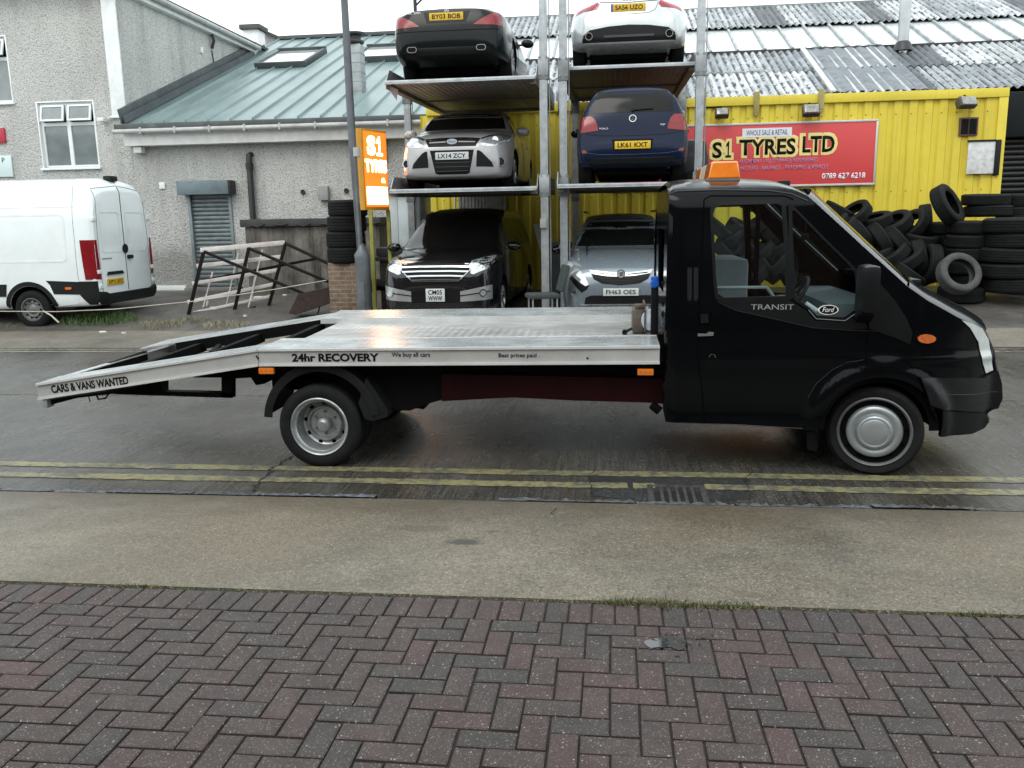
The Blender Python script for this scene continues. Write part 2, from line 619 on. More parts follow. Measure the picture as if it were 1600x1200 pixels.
def ground_mat(name, c0, c1, speck, rough0, rough1, stain=(.35, .8), brushed=0.0, wet=.0, cscale=1.3, tint=None, bstr=.35, crack=False, spots=(), damp=None):
    m, n, b = new_mat(name)
    c = coords(n)
    big = noise(n, c, cscale*.35, 6, .6, .4)
    mid = noise(n, c, cscale*2.4, 6, .65)
    base = ramp(n, mid, [(.3, c0), (.7, c1)])
    stn = ramp(n, big, [(stain[0], (.55, .55, .57)), (stain[1], (1.12, 1.1, 1.05))])
    base = mixc(n, 1.0, base, stn, 'MULTIPLY')
    if tint is not None:
        t2 = noise(n, c, .55, 3)
        base = mixc(n, ramp(n, t2, [(.42, (0, 0, 0)), (.62, (.75, .75, .75))]), base, tint)
    g = noise(n, c, 95, 3, .7)
    base = mixc(n, 1.0, base, ramp(n, g, [(.36, (.50, .50, .50)), (.50, (1, 1, 1)), (.62, (1.42, 1.41, 1.38))]), 'MULTIPLY')
    g2 = noise(n, c, 38, 4, .8)
    base = mixc(n, 1.0, base, ramp(n, g2, [(.36, (.66, .66, .66)), (.60, (1.22, 1.22, 1.2))]), 'MULTIPLY')
    vo = N(n, 'TexVoronoi', Scale=46.0, feature='F1')
    n.links.new(c, vo.inputs['Vector'])
    sp = ramp(n, vo.outputs['Distance'], [(.16, (1, 1, 1)), (.26, (0, 0, 0))])
    rnd = ramp(n, vo.outputs['Color'], [(.66, (0, 0, 0)), (.70, (1, 1, 1))])
    spf = mixc(n, 1.0, sp, rnd, 'MULTIPLY')
    base = mixc(n, spf, base, speck)
    vd = N(n, 'TexVoronoi', Scale=19.0, feature='F1')
    n.links.new(c, vd.inputs['Vector'])
    sd = mixc(n, 1.0, ramp(n, vd.outputs['Distance'], [(.09, (1, 1, 1)), (.17, (0, 0, 0))]), ramp(n, vd.outputs['Color'], [(.74, (0, 0, 0)), (.78, (1, 1, 1))]), 'MULTIPLY')
    base = mixc(n, sd, base, tuple(x*.3 for x in c0))
    sxyz = N(n, 'SeparateXYZ'); n.links.new(c, sxyz.inputs[0])
    for (cx, cy, rx, ry, k_) in spots:
        dx_ = mathn(n, 'DIVIDE', mathn(n, 'SUBTRACT', sxyz.outputs['X'], cx), rx)
        dy_ = mathn(n, 'DIVIDE', mathn(n, 'SUBTRACT', sxyz.outputs['Y'], cy), ry)
        rr_ = mathn(n, 'SQRT', mathn(n, 'ADD', mathn(n, 'MULTIPLY', dx_, dx_), mathn(n, 'MULTIPLY', dy_, dy_)))
        rr_ = mathn(n, 'ADD', rr_, mathn(n, 'MULTIPLY', mathn(n, 'SUBTRACT', noise(n, c, 14, 6, .75), .5), 1.6))
        base = mixc(n, ramp(n, rr_, [(.55, (k_, k_, k_)), (1.0, (0, 0, 0))]), base, (.035, .033, .029))
    if damp:
        y0_, y1_, k_, dc_ = damp
        yy_ = mathn(n, 'ADD', mathn(n, 'DIVIDE', mathn(n, 'SUBTRACT', sxyz.outputs['Y'], y0_), y1_-y0_), mathn(n, 'MULTIPLY', mathn(n, 'SUBTRACT', noise(n, c, 1.1, 6, .6), .5), 1.8))
        base = mixc(n, ramp(n, yy_, [(.15, (0, 0, 0)), (1.0, (k_, k_, k_))]), base, dc_)
    h = mathn(n, 'ADD', g, mathn(n, 'MULTIPLY', g2, .8))
    if crack:
        vc = N(n, 'TexVoronoi', Scale=.55, feature='DISTANCE_TO_EDGE')
        wob = N(n, 'VectorMath', operation='ADD')
        nn = N(n, 'TexNoise', Scale=3.0, Detail=4.0)
        n.links.new(c, nn.inputs['Vector'])
        n.links.new(c, wob.inputs[0]); n.links.new(nn.outputs['Color'], wob.inputs[1])
        n.links.new(wob.outputs[0], vc.inputs['Vector'])
        ck = ramp(n, vc.outputs['Distance'], [(.002, (1, 1, 1)), (.006, (0, 0, 0))])
        base = mixc(n, ck, base, tuple(x*.35 for x in c0))
    if brushed:
        cs = coords(n, (1, .03, .03))
        br = noise(n, cs, 42, 5, .75)
        base = mixc(n, 1.0, base, ramp(n, br, [(.35, (1-brushed*.55,)*3), (.62, (1+brushed*.2,)*3)]), 'MULTIPLY')
        h = mathn(n, 'ADD', h, mathn(n, 'MULTIPLY', br, 2.2*brushed))
    n.links.new(base, b.inputs['Base Color'])
    wf = noise(n, c, .8, 5, .6, .3)
    mr = N(n, 'MapRange')
    n.links.new(wf, mr.inputs[0])
    mr.inputs[1].default_value = .35; mr.inputs[2].default_value = .65
    mr.inputs[3].default_value = rough0; mr.inputs[4].default_value = rough1
    n.links.new(mr.outputs[0], b.inputs['Roughness'])
    bump(n, h, b, bstr, .006)
    return m

M_road = ground_mat('wet_brushed_road', damp=(6.5, 5.7, .6, (.036, .031, .022)), c0=(.060, .060, .059), c1=(.106, .104, .099), speck=(.30, .30, .29), rough0=.16, rough1=.38, brushed=1.0, stain=(.3, .72), tint=(.075, .066, .052), bstr=.3)
M_pave = ground_mat('pavement_concrete', (.107, .095, .073), (.178, .160, .126), (.32, .30, .27), .38, .58, stain=(.28, .6), tint=(.122, .099, .064), spots=((PZ(725, 857, .14).x, PZ(725, 857, .14).y, .13, .085, .85), (PZ(657, 826, .14).x, PZ(657, 826, .14).y, .26, .10, .35), (PZ(1240, 880, .17).x, PZ(1240, 880, .17).y, .5, .12, .16), (PZ(770, 832, .14).x, PZ(770, 832, .14).y, .05, .03, .6)), damp=(4.7, 5.5, .55, (.062, .050, .034)))
M_farpave = ground_mat('far_pavement', (.13, .118, .098), (.20, .185, .155), (.35, .34, .31), .4, .6, stain=(.3, .65))
M_fore = ground_mat('forecourt_asphalt', (.060, .057, .053), (.12, .115, .107), (.35, .34, .32), .35, .6, stain=(.3, .7))

road = strip('road', 5.66, 12.4, M_road)
pav = strip('pavement', 3.565, 5.54, M_pave)
MB().box((-60, 3.566, .1), (60, 3.574, gz(3.57)-.0015)).build('pavement_edge', M_pave, pav, smooth=None)
fp = strip('far_pavement', 12.4, 13.85, M_farpave)
fc = strip('forecourt_ground', 13.85, 600, M_fore, -600, 600)
bs = strip('driveway_bed', -60, 3.57, mat('joint_sand', (.021, .018, .015), .9, var=.3, vscale=6), -60, 60, dz=-.012)

# --- kerb: one worn course of dark stones, road side
def kerb_mat():
    m, n, b = new_mat('kerb_stone')
    g = N(n, 'NewGeometry')
    c = coords(n)
    col = ramp(n, g.outputs['Random Per Island'], [(0, (.055, .064, .075)), (.5, (.125, .140, .155)), (1, (.085, .090, .092))])
    f = noise(n, c, 24, 6, .75)
    col = mixc(n, 1.0, col, ramp(n, f, [(.36, (.18, .18, .18)), (.5, (.9, .9, .9)), (.65, (1.7, 1.7, 1.7))]), 'MULTIPLY')
    n.links.new(col, b.inputs['Base Color'])
    b.inputs['Roughness'].default_value = .42
    bump(n, f, b, .8, .02)
    return m
k = MB()
x = -30.0
rk = random.Random(3)
bm = bmesh.new()
while x < 30:
    L = rk.uniform(.35, .95)
    n = 30
    y0, y1 = 5.535, 5.625
    if rk.random() > .06:
        # outline with broken edges
        zt = .060+rk.uniform(-.003, .008)
        top = []
        for i in range(n+1):
            t = i/n
            top.append((x+.008+(L-.016)*t, y1+.012-abs(rk.gauss(0, .018)), zt-.004-abs(rk.gauss(0, .010))))
        bk = [(x+.008+(L-.016)*t/n, y0+abs(rk.gauss(0, .006)), zt) for t in range(n+1)]
        vs = bk+top+[(p[0], p[1]+.012+rk.uniform(0, .01), -.01) for p in top]
        m_ = n+1
        fs = [[i, i+1, m_+i+1, m_+i] for i in range(n)]+[[m_+i, m_+i+1, 2*m_+i+1, 2*m_+i] for i in range(n)]
        k.add(vs, fs)
    x += L
tag(k.build('kerb', kerb_mat(), smooth=50), kind='structure')
kb = MB().box((-60, 5.52, -.05), (60, 5.62, .03)).box((-60, 5.62, -.05), (60, 5.68, .002))
tag(kb.build('kerb_bed', mat('kerb_bed_mortar', (.026, .024, .021), .8, var=.4, vscale=15, bmp=.4)), kind='structure')

# --- herringbone block paving (real blocks, one sheet)
def brick_mat():
    m, n, b = new_mat('block_paving')
    g = N(n, 'NewGeometry')
    c = coords(n)
    r = g.outputs['Random Per Island']
    col = ramp(n, r, [(0, (.039, .036, .033)), (.15, (.043, .037, .034)), (.32, (.049, .038, .035)), (.55, (.054, .038, .036)), (.76, (.061, .038, .036)), (.92, (.052, .037, .034)), (1, (.038, .036, .034))])
    big = noise(n, c, .8, 4)
    col = mixc(n, ramp(n, big, [(.40, (0, 0, 0)), (.68, (.8, .8, .8))]), col, (.046, .038, .034))
    f = noise(n, c, 9, 6, .7)
    col = mixc(n, 1.0, col, ramp(n, f, [(.3, (.78, .78, .78)), (.7, (1.2, 1.2, 1.2))]), 'MULTIPLY')
    fg = noise(n, c, 170, 2, .8)
    col = mixc(n, 1.0, col, ramp(n, fg, [(.35, (.6, .6, .6)), (.62, (1.3, 1.3, 1.3))]), 'MULTIPLY')
    for sc_, thr, cc in ((120.0, .56, (.155, .15, .142)), (82.0, .80, (.25, .24, .23))):
        vo = N(n, 'TexVoronoi', Scale=sc_)
        n.links.new(c, vo.inputs['Vector'])
        sp = mixc(n, 1.0, ramp(n, vo.outputs['Distance'], [(.20, (1, 1, 1)), (.34, (0, 0, 0))]), ramp(n, vo.outputs['Color'], [(thr, (0, 0, 0)), (thr+.05, (1, 1, 1))]), 'MULTIPLY')
        col = mixc(n, sp, col, cc)
    n.links.new(col, b.inputs['Base Color'])
    mr = N(n, 'MapRange')
    n.links.new(noise(n, c, 1.5, 4), mr.inputs[0])
    mr.inputs[3].default_value = .40; mr.inputs[4].default_value = .70
    b.inputs['Specular IOR Level'].default_value = .28
    n.links.new(mr.outputs[0], b.inputs['Roughness'])
    bump(n, mathn(n, 'ADD', fg, mathn(n, 'MULTIPLY', f, .5)), b, .45, .004)
    return m
bk = MB()
rb = random.Random(11)
def paver(x0, y0, x1, y1):
    g, e = .0044, .0055
    x0 += g; y0 += g; x1 -= g; y1 -= g
    if x1-x0 < .02 or y1-y0 < .02: return
    jx, jy = rb.uniform(-.0015, .0015), rb.uniform(-.0015, .0015)
    x0 += jx; x1 += jx; y0 += jy; y1 += jy
    tx, ty, tz = rb.uniform(-.012, .012), rb.uniform(-.012, .012), rb.uniform(-.0018, .0018)
    cx, cy = (x0+x1)/2, (y0+y1)/2
    def z(x, y, d): return gz(y)+tz+tx*(x-cx)+ty*(y-cy)-d
    o = [(x0, y0), (x1, y0), (x1, y1), (x0, y1)]
    i = [(x0+e, y0+e), (x1-e, y0+e), (x1-e, y1-e), (x0+e, y1-e)]
    vs = [(*p, z(*p, .02)) for p in o]+[(*p, z(*p, .003)) for p in o]+[(*p, z(*p, 0)) for p in i]
    fs = [[8, 9, 10, 11]]
    for a in range(4):
        b_ = (a+1) % 4
        fs += [[a, b_, 4+b_, 4+a], [4+a, 4+b_, 8+b_, 8+a]]
    bk.add(vs, fs)
U = .1
YE = 3.33
for mrow in range(0, 48):
    for ncol in range(-62, 62):
        xa, ya = ncol*U, YE-(mrow+1)*U
        if ya < -.9: continue
        mm = -mrow-1
        if (ncol-mm) % 4 == 0:
            paver(-xa-2*U, ya, -xa, ya+U)
        elif (ncol-mm) % 4 == 3:
            pass
        if (mm-ncol-1) % 4 == 0:
            paver(-xa-U, ya, -xa, min(ya+2*U, YE))
for i in range(-62, 62):
    paver(i*U+.02, YE, i*U+U+.02, YE+.2)
bo = tag(bk.build('brick_paving', brick_mat(), smooth=None), kind='structure')

# --- yellow lines (worn paint sheets 4 mm above the road)
def line_mat(name, col):
    m, n, b = new_mat(name)
    c = coords(n)
    f = noise(n, c, 14, 8, .8)
    big = noise(n, c, 1.6, 3)
    s = mathn(n, 'ADD', mathn(n, 'MULTIPLY', f, .75), mathn(n, 'MULTIPLY', big, .25))
    wear = ramp(n, s, [(.45, (1, 1, 1)), (.53, (0, 0, 0))])
    sh = ramp(n, noise(n, c, 40, 4, .7), [(.3, tuple(x*.68 for x in col)), (.7, tuple(min(1, x*1.12) for x in col))])
    col2 = mixc(n, wear, sh, (.09, .085, .07))
    n.links.new(col2, b.inputs['Base Color'])
    b.inputs['Roughness'].default_value = .5
    bump(n, f, b, .3, .003)
    return m
def yline(name, yc, w, m, x0=-30, x1=30, gaps=()):
    lb = MB()
    rr = random.Random(int(yc*10))
    x = x0
    while x < x1:
        L = .05
        if not any(a < x < b_ for a, b_ in gaps):
            pass
        x += L
    n = int((x1-x0)/.04)
    top = []; bot = []
    for i in range(n+1):
        xx = x0+(x1-x0)*i/n
        top.append((xx, yc+w/2+rr.gauss(0, .0035)+.006*math.sin(xx*3.1)))
        bot.append((xx, yc-w/2+rr.gauss(0, .0045)+.006*math.sin(xx*2.3)))
    for i in range(n):
        xm = top[i][0]
        if any(a < xm < b_ for a, b_ in gaps): continue
        q = [bot[i], bot[i+1], top[i+1], top[i]]
        a = [(p[0], p[1], gz(p[1])+.004) for p in q]
        lb.add(a, [[0, 1, 2, 3]])
    return tag(lb.build(name, m, smooth=None, weld=True), kind='structure')
My = line_mat('worn_yellow_paint', (.235, .220, .105))
Mw2 = line_mat('faded_cream_paint', (.30, .28, .20))
yline('road_marking', 6.372, .125, My, gaps=((.40, .43), (.56, .58)))
yline('road_marking', 6.085, .125, My, gaps=((.12, .16), (.30, .66)))
yline('road_marking', 12.03, .07, Mw2)
yline('road_marking', 12.22, .05, Mw2)

# --- patch repair and drain
dk = MB()
M_patch = ground_mat('tar_patch', (.028, .029, .031), (.05, .05, .052), (.2, .2, .2), .35, .5)
pts = [PZ(920, 745, .003), PZ(1170, 749, .003), PZ(1175, 780, .003), PZ(1100, 783, .003), PZ(1010, 783, .003), PZ(925, 775, .003)]
a = MB()
poly = []
rr = random.Random(5)
for i, p in enumerate(pts):
    q = pts[(i+1) % len(pts)]
    for t in range(8):
        v = p.lerp(q, t/8)
        poly.append((v.x+rr.gauss(0, .006), max(5.67, v.y+rr.gauss(0, .004))))
tri = geometry.tessellate_polygon([[Vector((*p, 0)) for p in poly]])
a.add([(p[0], p[1], gz(p[1])+.002) for p in poly], [list(t) for t in tri])
tag(a.build('road_patch', M_patch), kind='structure')

g0, g1 = PZ(1012, 757, .0), PZ(1108, 782, .0)
M_iron = mat('cast_iron', (.07, .068, .066), .5, metal=.3, var=.4, vscale=20, bmp=.3)
dr = thing('drain_grate', 'rusty black iron drain grate set in the gutter below the cab', 'drain', ((g0.x+g1.x)/2, 5.9, .0))
x0, x1, y0, y1 = g0.x-.01, g1.x+.0, 5.665, 6.12
f = MB()
f.box((x0, y0, -.02), (x0+.045, y1, .010), bev=.003).box((x1-.045, y0, -.02), (x1, y1, .010), bev=.003)
f.box((x0+.045, y1-.045, -.02), (x1-.045, y1, .009), bev=.003).box((x0+.045, y0, -.02), (x1-.045, y0+.02, .009), bev=.003)
f.build('grate_frame', M_iron, dr, True)
nb = 6
wdt = (x1-x0-.09)
for i in range(1, nb):
    xx = x0+.045+wdt*i/nb
    MB().box((xx-.012, y0+.02, -.02), (xx+.012, y1-.045, .016), bev=.003).build('grate_bar', M_iron, dr, True)
MB().box((x0+.045, y0+.02, .0043), (x1-.045, y1-.045, .0052)).build('gully_pit', mat('gully_black', (.004, .004, .004), .9), dr, True)

# --- puddle and dark oil spots on the pavement / blocks
def blob(name, cx, cy, rx, ry, m, dz, seed, kind='structure', k=26):
    rr = random.Random(seed)
    ph = [rr.uniform(0, 6.28) for _ in range(5)]
    a = MB()
    pl = []
    for i in range(k*2):
        t = PI*i/k
        r = 1+sum(.16/(j+1)*math.sin((j+2)*t+ph[j]) for j in range(5))+rr.gauss(0, .03)
        pl.append((cx+rx*r*math.cos(t), cy+ry*r*math.sin(t)))
    tri = geometry.tessellate_polygon([[Vector((*p, 0)) for p in pl]])
    a.add([(p[0], p[1], gz(p[1])+dz) for p in pl], [list(t) for t in tri])
    return tag(a.build(name, m, smooth=None), kind=kind)
M_oil = ground_mat('oil_stain', (.014, .013, .011), (.024, .022, .018), (.08, .08, .07), .3, .5)
M_water, nw, bw = new_mat('puddle_water')
bw.inputs['Base Color'].default_value = (.03, .032, .035, 1)
bw.inputs['Roughness'].default_value = .04
bw.inputs['Specular IOR Level'].default_value = .8
p = PZ(1035, 1005, .29)
blob('puddle', p.x-.02, p.y, .045, .045, M_water, .003, 14)
pudp = p
blob('ground', pudp.x+.045, pudp.y+.01, .045, .06, M_oil, .0025, 25)
for i_ in range(26):
    r_ = random.Random(i_+50)
    blob('grit', pudp.x+r_.gauss(.06, .07), pudp.y+r_.gauss(.02, .05), r_.uniform(.003, .012), r_.uniform(.003, .009), M_oil, .0035, i_, kind='stuff', k=6)
p = PZ(725, 857, .14)
p = PZ(1420, 868, .12)

# --- moss and small grass along the joint between blocks and pavement
def moss():
    a = MB()
    rr = random.Random(2)
    for i in range(15000):
        x = rr.uniform(-5, 5)
        dens = .12+.95*max(0, math.sin(x*1.9+1)*math.sin(x*.7+2)+math.sin(x*5.3)*.45+math.sin(x*13.1)*.2)
        if rr.random() > dens: continue
        y = 3.545+rr.gauss(0, .006+.018*dens)
        h = rr.uniform(.004, .013)*(.6+1.3*dens)
        t = rr.uniform(0, 6.28)
        w_ = rr.uniform(.002, .006)
        dx, dy = math.cos(t)*w_, math.sin(t)*w_
        lx, ly = rr.gauss(0, .008), rr.gauss(0, .008)
        z = gz(y)-.004
        a.add([(x-dx, y-dy, z), (x+dx, y+dy, z), (x+lx, y+ly, z+h)], [[0, 1, 2]])
    return a
mm_, n, b = new_mat('moss')
g = N(n, 'NewGeometry')
n.links.new(ramp(n, g.outputs['Random Per Island'], [(0, (.035, .045, .012)), (.5, (.09, .10, .03)), (1, (.16, .14, .07))]), b.inputs['Base Color'])
b.inputs['Roughness'].default_value = .8
tag(moss().build('moss', mm_, smooth=None), 'thin line of moss along the edge of the block paving', 'moss', kind='stuff')
jb = MB().box((-20, 3.525, .2), (20, 3.565, gz(3.55)-.008)).box((-20, 3.565, .15), (20, 3.9, .235))
tag(jb.build('soil_joint', mat('soil', (.022, .02, .014), .95, var=.4, vscale=20, bmp=.5)), kind='structure')

def tuft(name, label, cx, cy, r, h, n_, cols, seed):
    a = MB()
    rr = random.Random(seed)
    for i in range(n_):
        t = rr.uniform(0, 6.28); q = r*math.sqrt(rr.random())
        x, y = cx+q*math.cos(t)*1.8, cy+q*math.sin(t)
        hh = h*rr.uniform(.4, 1)*(1.1-q/r*.6)
        an = rr.uniform(0, 6.28)
        lean = hh*rr.uniform(.2, .9)
        w_ = rr.uniform(.004, .008)
        dx, dy = -math.sin(an)*w_, math.cos(an)*w_
        p0 = Vector((x, y, gz(y)-.01)); p1 = p0+Vector((math.cos(an)*lean*.35, math.sin(an)*lean*.35, hh*.6)); p2 = p0+Vector((math.cos(an)*lean, math.sin(an)*lean, hh))
        d = Vector((dx, dy, 0))
        a.add([p0-d, p0+d, p1+d*.7, p1-d*.7, p2], [[0, 1, 2, 3], [3, 2, 4]])
    m, n, b = new_mat(name+'_leaf')
    g = N(n, 'NewGeometry')
    n.links.new(ramp(n, g.outputs['Random Per Island'], [(0, cols[0]), (1, cols[1])]), b.inputs['Base Color'])
    b.inputs['Roughness'].default_value = .7
    return tag(a.build(name, m, smooth=None), label, 'grass', kind='stuff')
for i, (u, v, r, h, col, nb_) in enumerate([(158, 508, .42, .26, ((.03, .07, .015), (.10, .17, .05)), 900), (245, 512, .28, .14, ((.16, .15, .08), (.30, .27, .17)), 300), (300, 508, .2, .12, ((.16, .16, .09), (.30, .28, .18)), 200), (350, 512, .25, .13, ((.18, .17, .10), (.34, .31, .2)), 260), (20, 512, .3, .07, ((.05, .09, .03), (.15, .18, .08)), 160), (590, 478, .3, .25, ((.03, .06, .015), (.09, .14, .04)), 500)]):
    p = PZ(u, v, .17)
    tuft('grass_tuft', ['green grass tuft growing beside the white van rear wheel', 'dry pale grass right of the green tuft', 'dry grass at the foot of the leaning railing', 'straw coloured grass in front of the leaning railing', 'short weeds by the van wheel', 'weeds under the lit sign posts'][i], p.x, min(p.y, 14.6) if i < 5 else 13.7, r, h, nb_, col, 20+i)
# small litter on the forecourt
M_litter = mat('litter_white', (.6, .58, .52), .7, var=.2)
for i, (u, v, s, lab) in enumerate([(160, 515, .16, 'pale flattened wrapper on the far kerb by the green tuft'), (193, 516, .13, 'small torn paper scrap right of the flattened wrapper'), (407, 482, .30, 'large pale stone slab behind the leaning railing'), (383, 496, .11, 'crumpled white bag in front of the railing middle post'), (333, 490, .13, 'crumpled white rag between the railing rungs'), (425, 477, .1, 'small white scrap right of the pale stone slab'), (446, 477, .11, 'white scrap beside the rusty metal box')]):
    p = PZ(u, v, .2 if v > 510 else .27)
    rr = random.Random(i)
    a = MB()
    pl = chaikin([(s*.5*math.cos(t*PI/3.5)*rr.uniform(.6, 1.1), s*.3*math.sin(t*PI/3.5)*rr.uniform(.6, 1.1)) for t in range(7)], 1)
    a.prism(pl, .02+s*.15*(.6 if i > 1 else .1), Matrix.Translation((p.x, p.y, gz(p.y)-.005)) @ Matrix.Rotation(rr.uniform(-.3, .3), 4, 'X'))
    o = tag(a.build(['wrapper', 'paper_scrap', 'stone_slab', 'plastic_bag', 'rag', 'paper_scrap', 'paper_scrap'][i], M_litter, smooth=60), lab, 'litter' if i != 2 else 'stone')

# --- long joint across the road and a crack by the rear wheel
def crack(name, pts, w_, seed, m, dz=.0035):
    rr = random.Random(seed)
    L = []
    for a, b in zip(pts, pts[1:]):
        k = max(2, int((Vector(b)-Vector(a)).length/.03))
        L += [Vector(a).lerp(Vector(b), i/k) for i in range(k)]
    L.append(Vector(pts[-1]))
    mb = MB(); vs = []
    for i, p in enumerate(L):
        d = (L[min(i+1, len(L)-1)]-L[max(i-1, 0)]); d.z = 0; d.normalize()
        nn_ = Vector((-d.y, d.x, 0))
        j = rr.gauss(0, w_*.5); ww = w_*rr.uniform(.3, 1)
        for s_ in (1, -1):
            q = p+nn_*(j+s_*ww/2)
            vs.append((q.x, q.y, gz(q.y)+dz))
    mb.add(vs, [[2*i, 2*i+1, 2*i+3, 2*i+2] for i in range(len(L)-1)])
    return tag(mb.build(name, m, smooth=None), kind='structure')
M_crack = mat('crack_dark', (.014, .013, .012), .9, var=.3)
p = PZ(0, 617, .03); 
crack('road', [(-25, p.y, 0), (25, p.y-.05, 0)], .014, 3, M_crack)
a_, b_, c_, d_ = PZ(392, 768, 0), PZ(415, 745, 0), PZ(445, 722, 0), PZ(500, 690, 0)
crack('road', [a_, b_, c_, d_, PZ(560, 655, 0)], .030, 5, M_crack, .0055)
crack('road', [PZ(925, 776, 0), PZ(922, 745, 0), PZ(930, 735, 0)], .012, 6, M_crack, .0055)
crack('road', [PZ(1172, 782, 0), PZ(1165, 748, 0), PZ(1178, 738, 0)], .012, 7, M_crack, .0055)
crack('pavement', [PZ(868, 798, .06), PZ(862, 806, .07), PZ(866, 812, .08)], .008, 8, M_crack, .003)
# ================================================================== BUILDINGS
def render_mat(name, c0, c1, spk=(.16, .155, .15)):
    m, n, b = new_mat(name)
    c = coords(n)
    big = noise(n, c, .5, 5, .6)
    base = ramp(n, big, [(.3, c0), (.7, c1)])
    g = noise(n, c, 34, 3, .75)
    base = mixc(n, 1.0, base, ramp(n, g, [(.32, (.62, .61, .60)), (.60, (1.15, 1.15, 1.14))]), 'MULTIPLY')
    vo = N(n, 'TexVoronoi', Scale=26.0)
    n.links.new(c, vo.inputs['Vector'])
    sp = mixc(n, 1.0, ramp(n, vo.outputs['Distance'], [(.22, (1, 1, 1)), (.38, (0, 0, 0))]), ramp(n, vo.outputs['Color'], [(.62, (0, 0, 0)), (.7, (1, 1, 1))]), 'MULTIPLY')
    base = mixc(n, sp, base, spk)
    cs = coords(n, (1.2, 1.2, .12))
    st = noise(n, cs, 1.6, 6, .65)
    base = mixc(n, 1.0, base, ramp(n, st, [(.32, (.78, .78, .77)), (.55, (1.02, 1.02, 1.02))]), 'MULTIPLY')
    # damp green-black grime rising from the foot of the wall
    sx = N(n, 'SeparateXYZ'); n.links.new(c, sx.inputs[0])
    zf = mathn(n, 'ADD', sx.outputs['Z'], mathn(n, 'MULTIPLY', noise(n, c, 1.3, 5, .7), -2.2))
    foot = ramp(n, zf, [(.0, (1, 1, 1)), (.45, (0, 0, 0))])
    base = mixc(n, mixc(n, 1.0, foot, (.45, .45, .45), 'MULTIPLY'), base, (.10, .10, .085))
    n.links.new(base, b.inputs['Base Color'])
    b.inputs['Roughness'].default_value = .85
    bump(n, mathn(n, 'ADD', g, vo.outputs['Distance']), b, .8, .02)
    return m
M_pebble = render_mat('pebbledash', (.46, .465, .455), (.56, .565, .55), (.24, .235, .23))
M_upvc = mat('white_window_frame', (.80, .84, .84), .35, var=.05, dirt=.1)
M_winglass = mat('window_glass', (.17, .20, .205), .06, coat=.8, var=.2, spec=.7)
M_blind = mat('vertical_blind', (.40, .43, .44), .7, var=.1)
M_wpaint = mat('white_painted_render', (.80, .85, .85), .6, var=.08, dirt=.3, dirtcol=(.4, .4, .38))
M_fascia = mat('white_fascia_board', (.80, .80, .78), .5, var=.08, dirt=.25, dirtcol=(.28, .27, .25))
M_gut = mat('grey_gutter', (.46, .47, .46), .5, var=.2, dirt=.35)
M_bplast = mat('black_downpipe', (.02, .02, .022), .45, var=.2)

YF = 18.5
XC = -10.64
bld = thing('rendered_building', 'two storey grey pebbledash building behind the white van', 'building', (-14, YF, gz(YF)))
# windows: outline px -> world
def win_world(u0, v0, u1, v1):
    a, b = P(u0, v0, YF), P(u1, v1, YF)
    return min(a.x, b.x), min(a.z, b.z), max(a.x, b.x), max(a.z, b.z)
wins = [(-12.80, 3.27, -11.42, 4.71), (-14.72, 4.72, -13.32, 6.14)]
zt = 7.05
wl = surf_mesh('wall', [(-34, .2), (XC, .2), (XC, zt), (-34, zt)], lambda a, b: (a, YF, b), holes=[[(x0, z0), (x1, z0), (x1, z1), (x0, z1)] for x0, z0, x1, z1 in wins], step=1.0, thick=.16)
link('front_wall', wl, M_pebble, bld, True)
sw = MB().box((XC-.25, YF-.004, .2), (XC+.006, 30, 6.98))
sw.build('side_wall', M_pebble, bld, True, smooth=None)
# back box so it has volume
MB().box((-34, YF+.5, .2), (XC-.3, 30, 6.9)).build('inner_block', mat('interior_dark', (.03, .03, .03), .9), bld, True, smooth=None)
MB().box((-10.99, YF-.05, 4.32), (-10.66, YF, 7.2), bev=.01).box((-11.02, YF-.06, 4.30), (-10.64, YF, 4.345), bev=.008).build('white_pilaster', M_wpaint, bld, True)
rf = MB()
rf.box((XC-.30, YF-.35, 7.10), (XC+.22, 30, 7.17)).box((-34, YF-.35, 7.08), (XC-.30, 30, 7.15))
rf.build('roof', mat('roof_felt', (.05, .05, .052), .8, var=.3), bld, True, smooth=None)
MB().box((XC+.13, YF-.3, 6.90), (XC+.16, 25.6, 7.08), bev=.005).box((XC, YF-.3, 6.90), (XC+.13, 25.6, 6.93)).build('fascia_board', M_fascia, bld, True)
gt = MB()
gt.tube([(XC+.24, YF-.3, 7.06), (XC+.24, 25.6, 7.04)], .065, 10)
gt.build('roof_gutter', M_gut, bld, True)
MB().tube([(XC+.24, 25.5, 7.02), (XC+.1, 25.5, 6.85), (XC+.1, 25.5, 6.3)], .045, 8).build('rain_pipe', M_upvc, bld, True)
MB().tube([(XC+.05, 22.9, 6.95), (XC+.10, 22.9, 6.75), (XC+.03, 22.9, 6.55)], .04, 8).tube([(XC+.02, 22.9, 6.5), (XC+.02, 23.0, 5.9)], .016, 6).build('overflow_pipe', M_bplast, bld, True)
MB().box((XC, 22.2, 6.32), (XC+.06, 22.32, 6.47), bev=.01).build('alarm_box', M_white, bld, True)
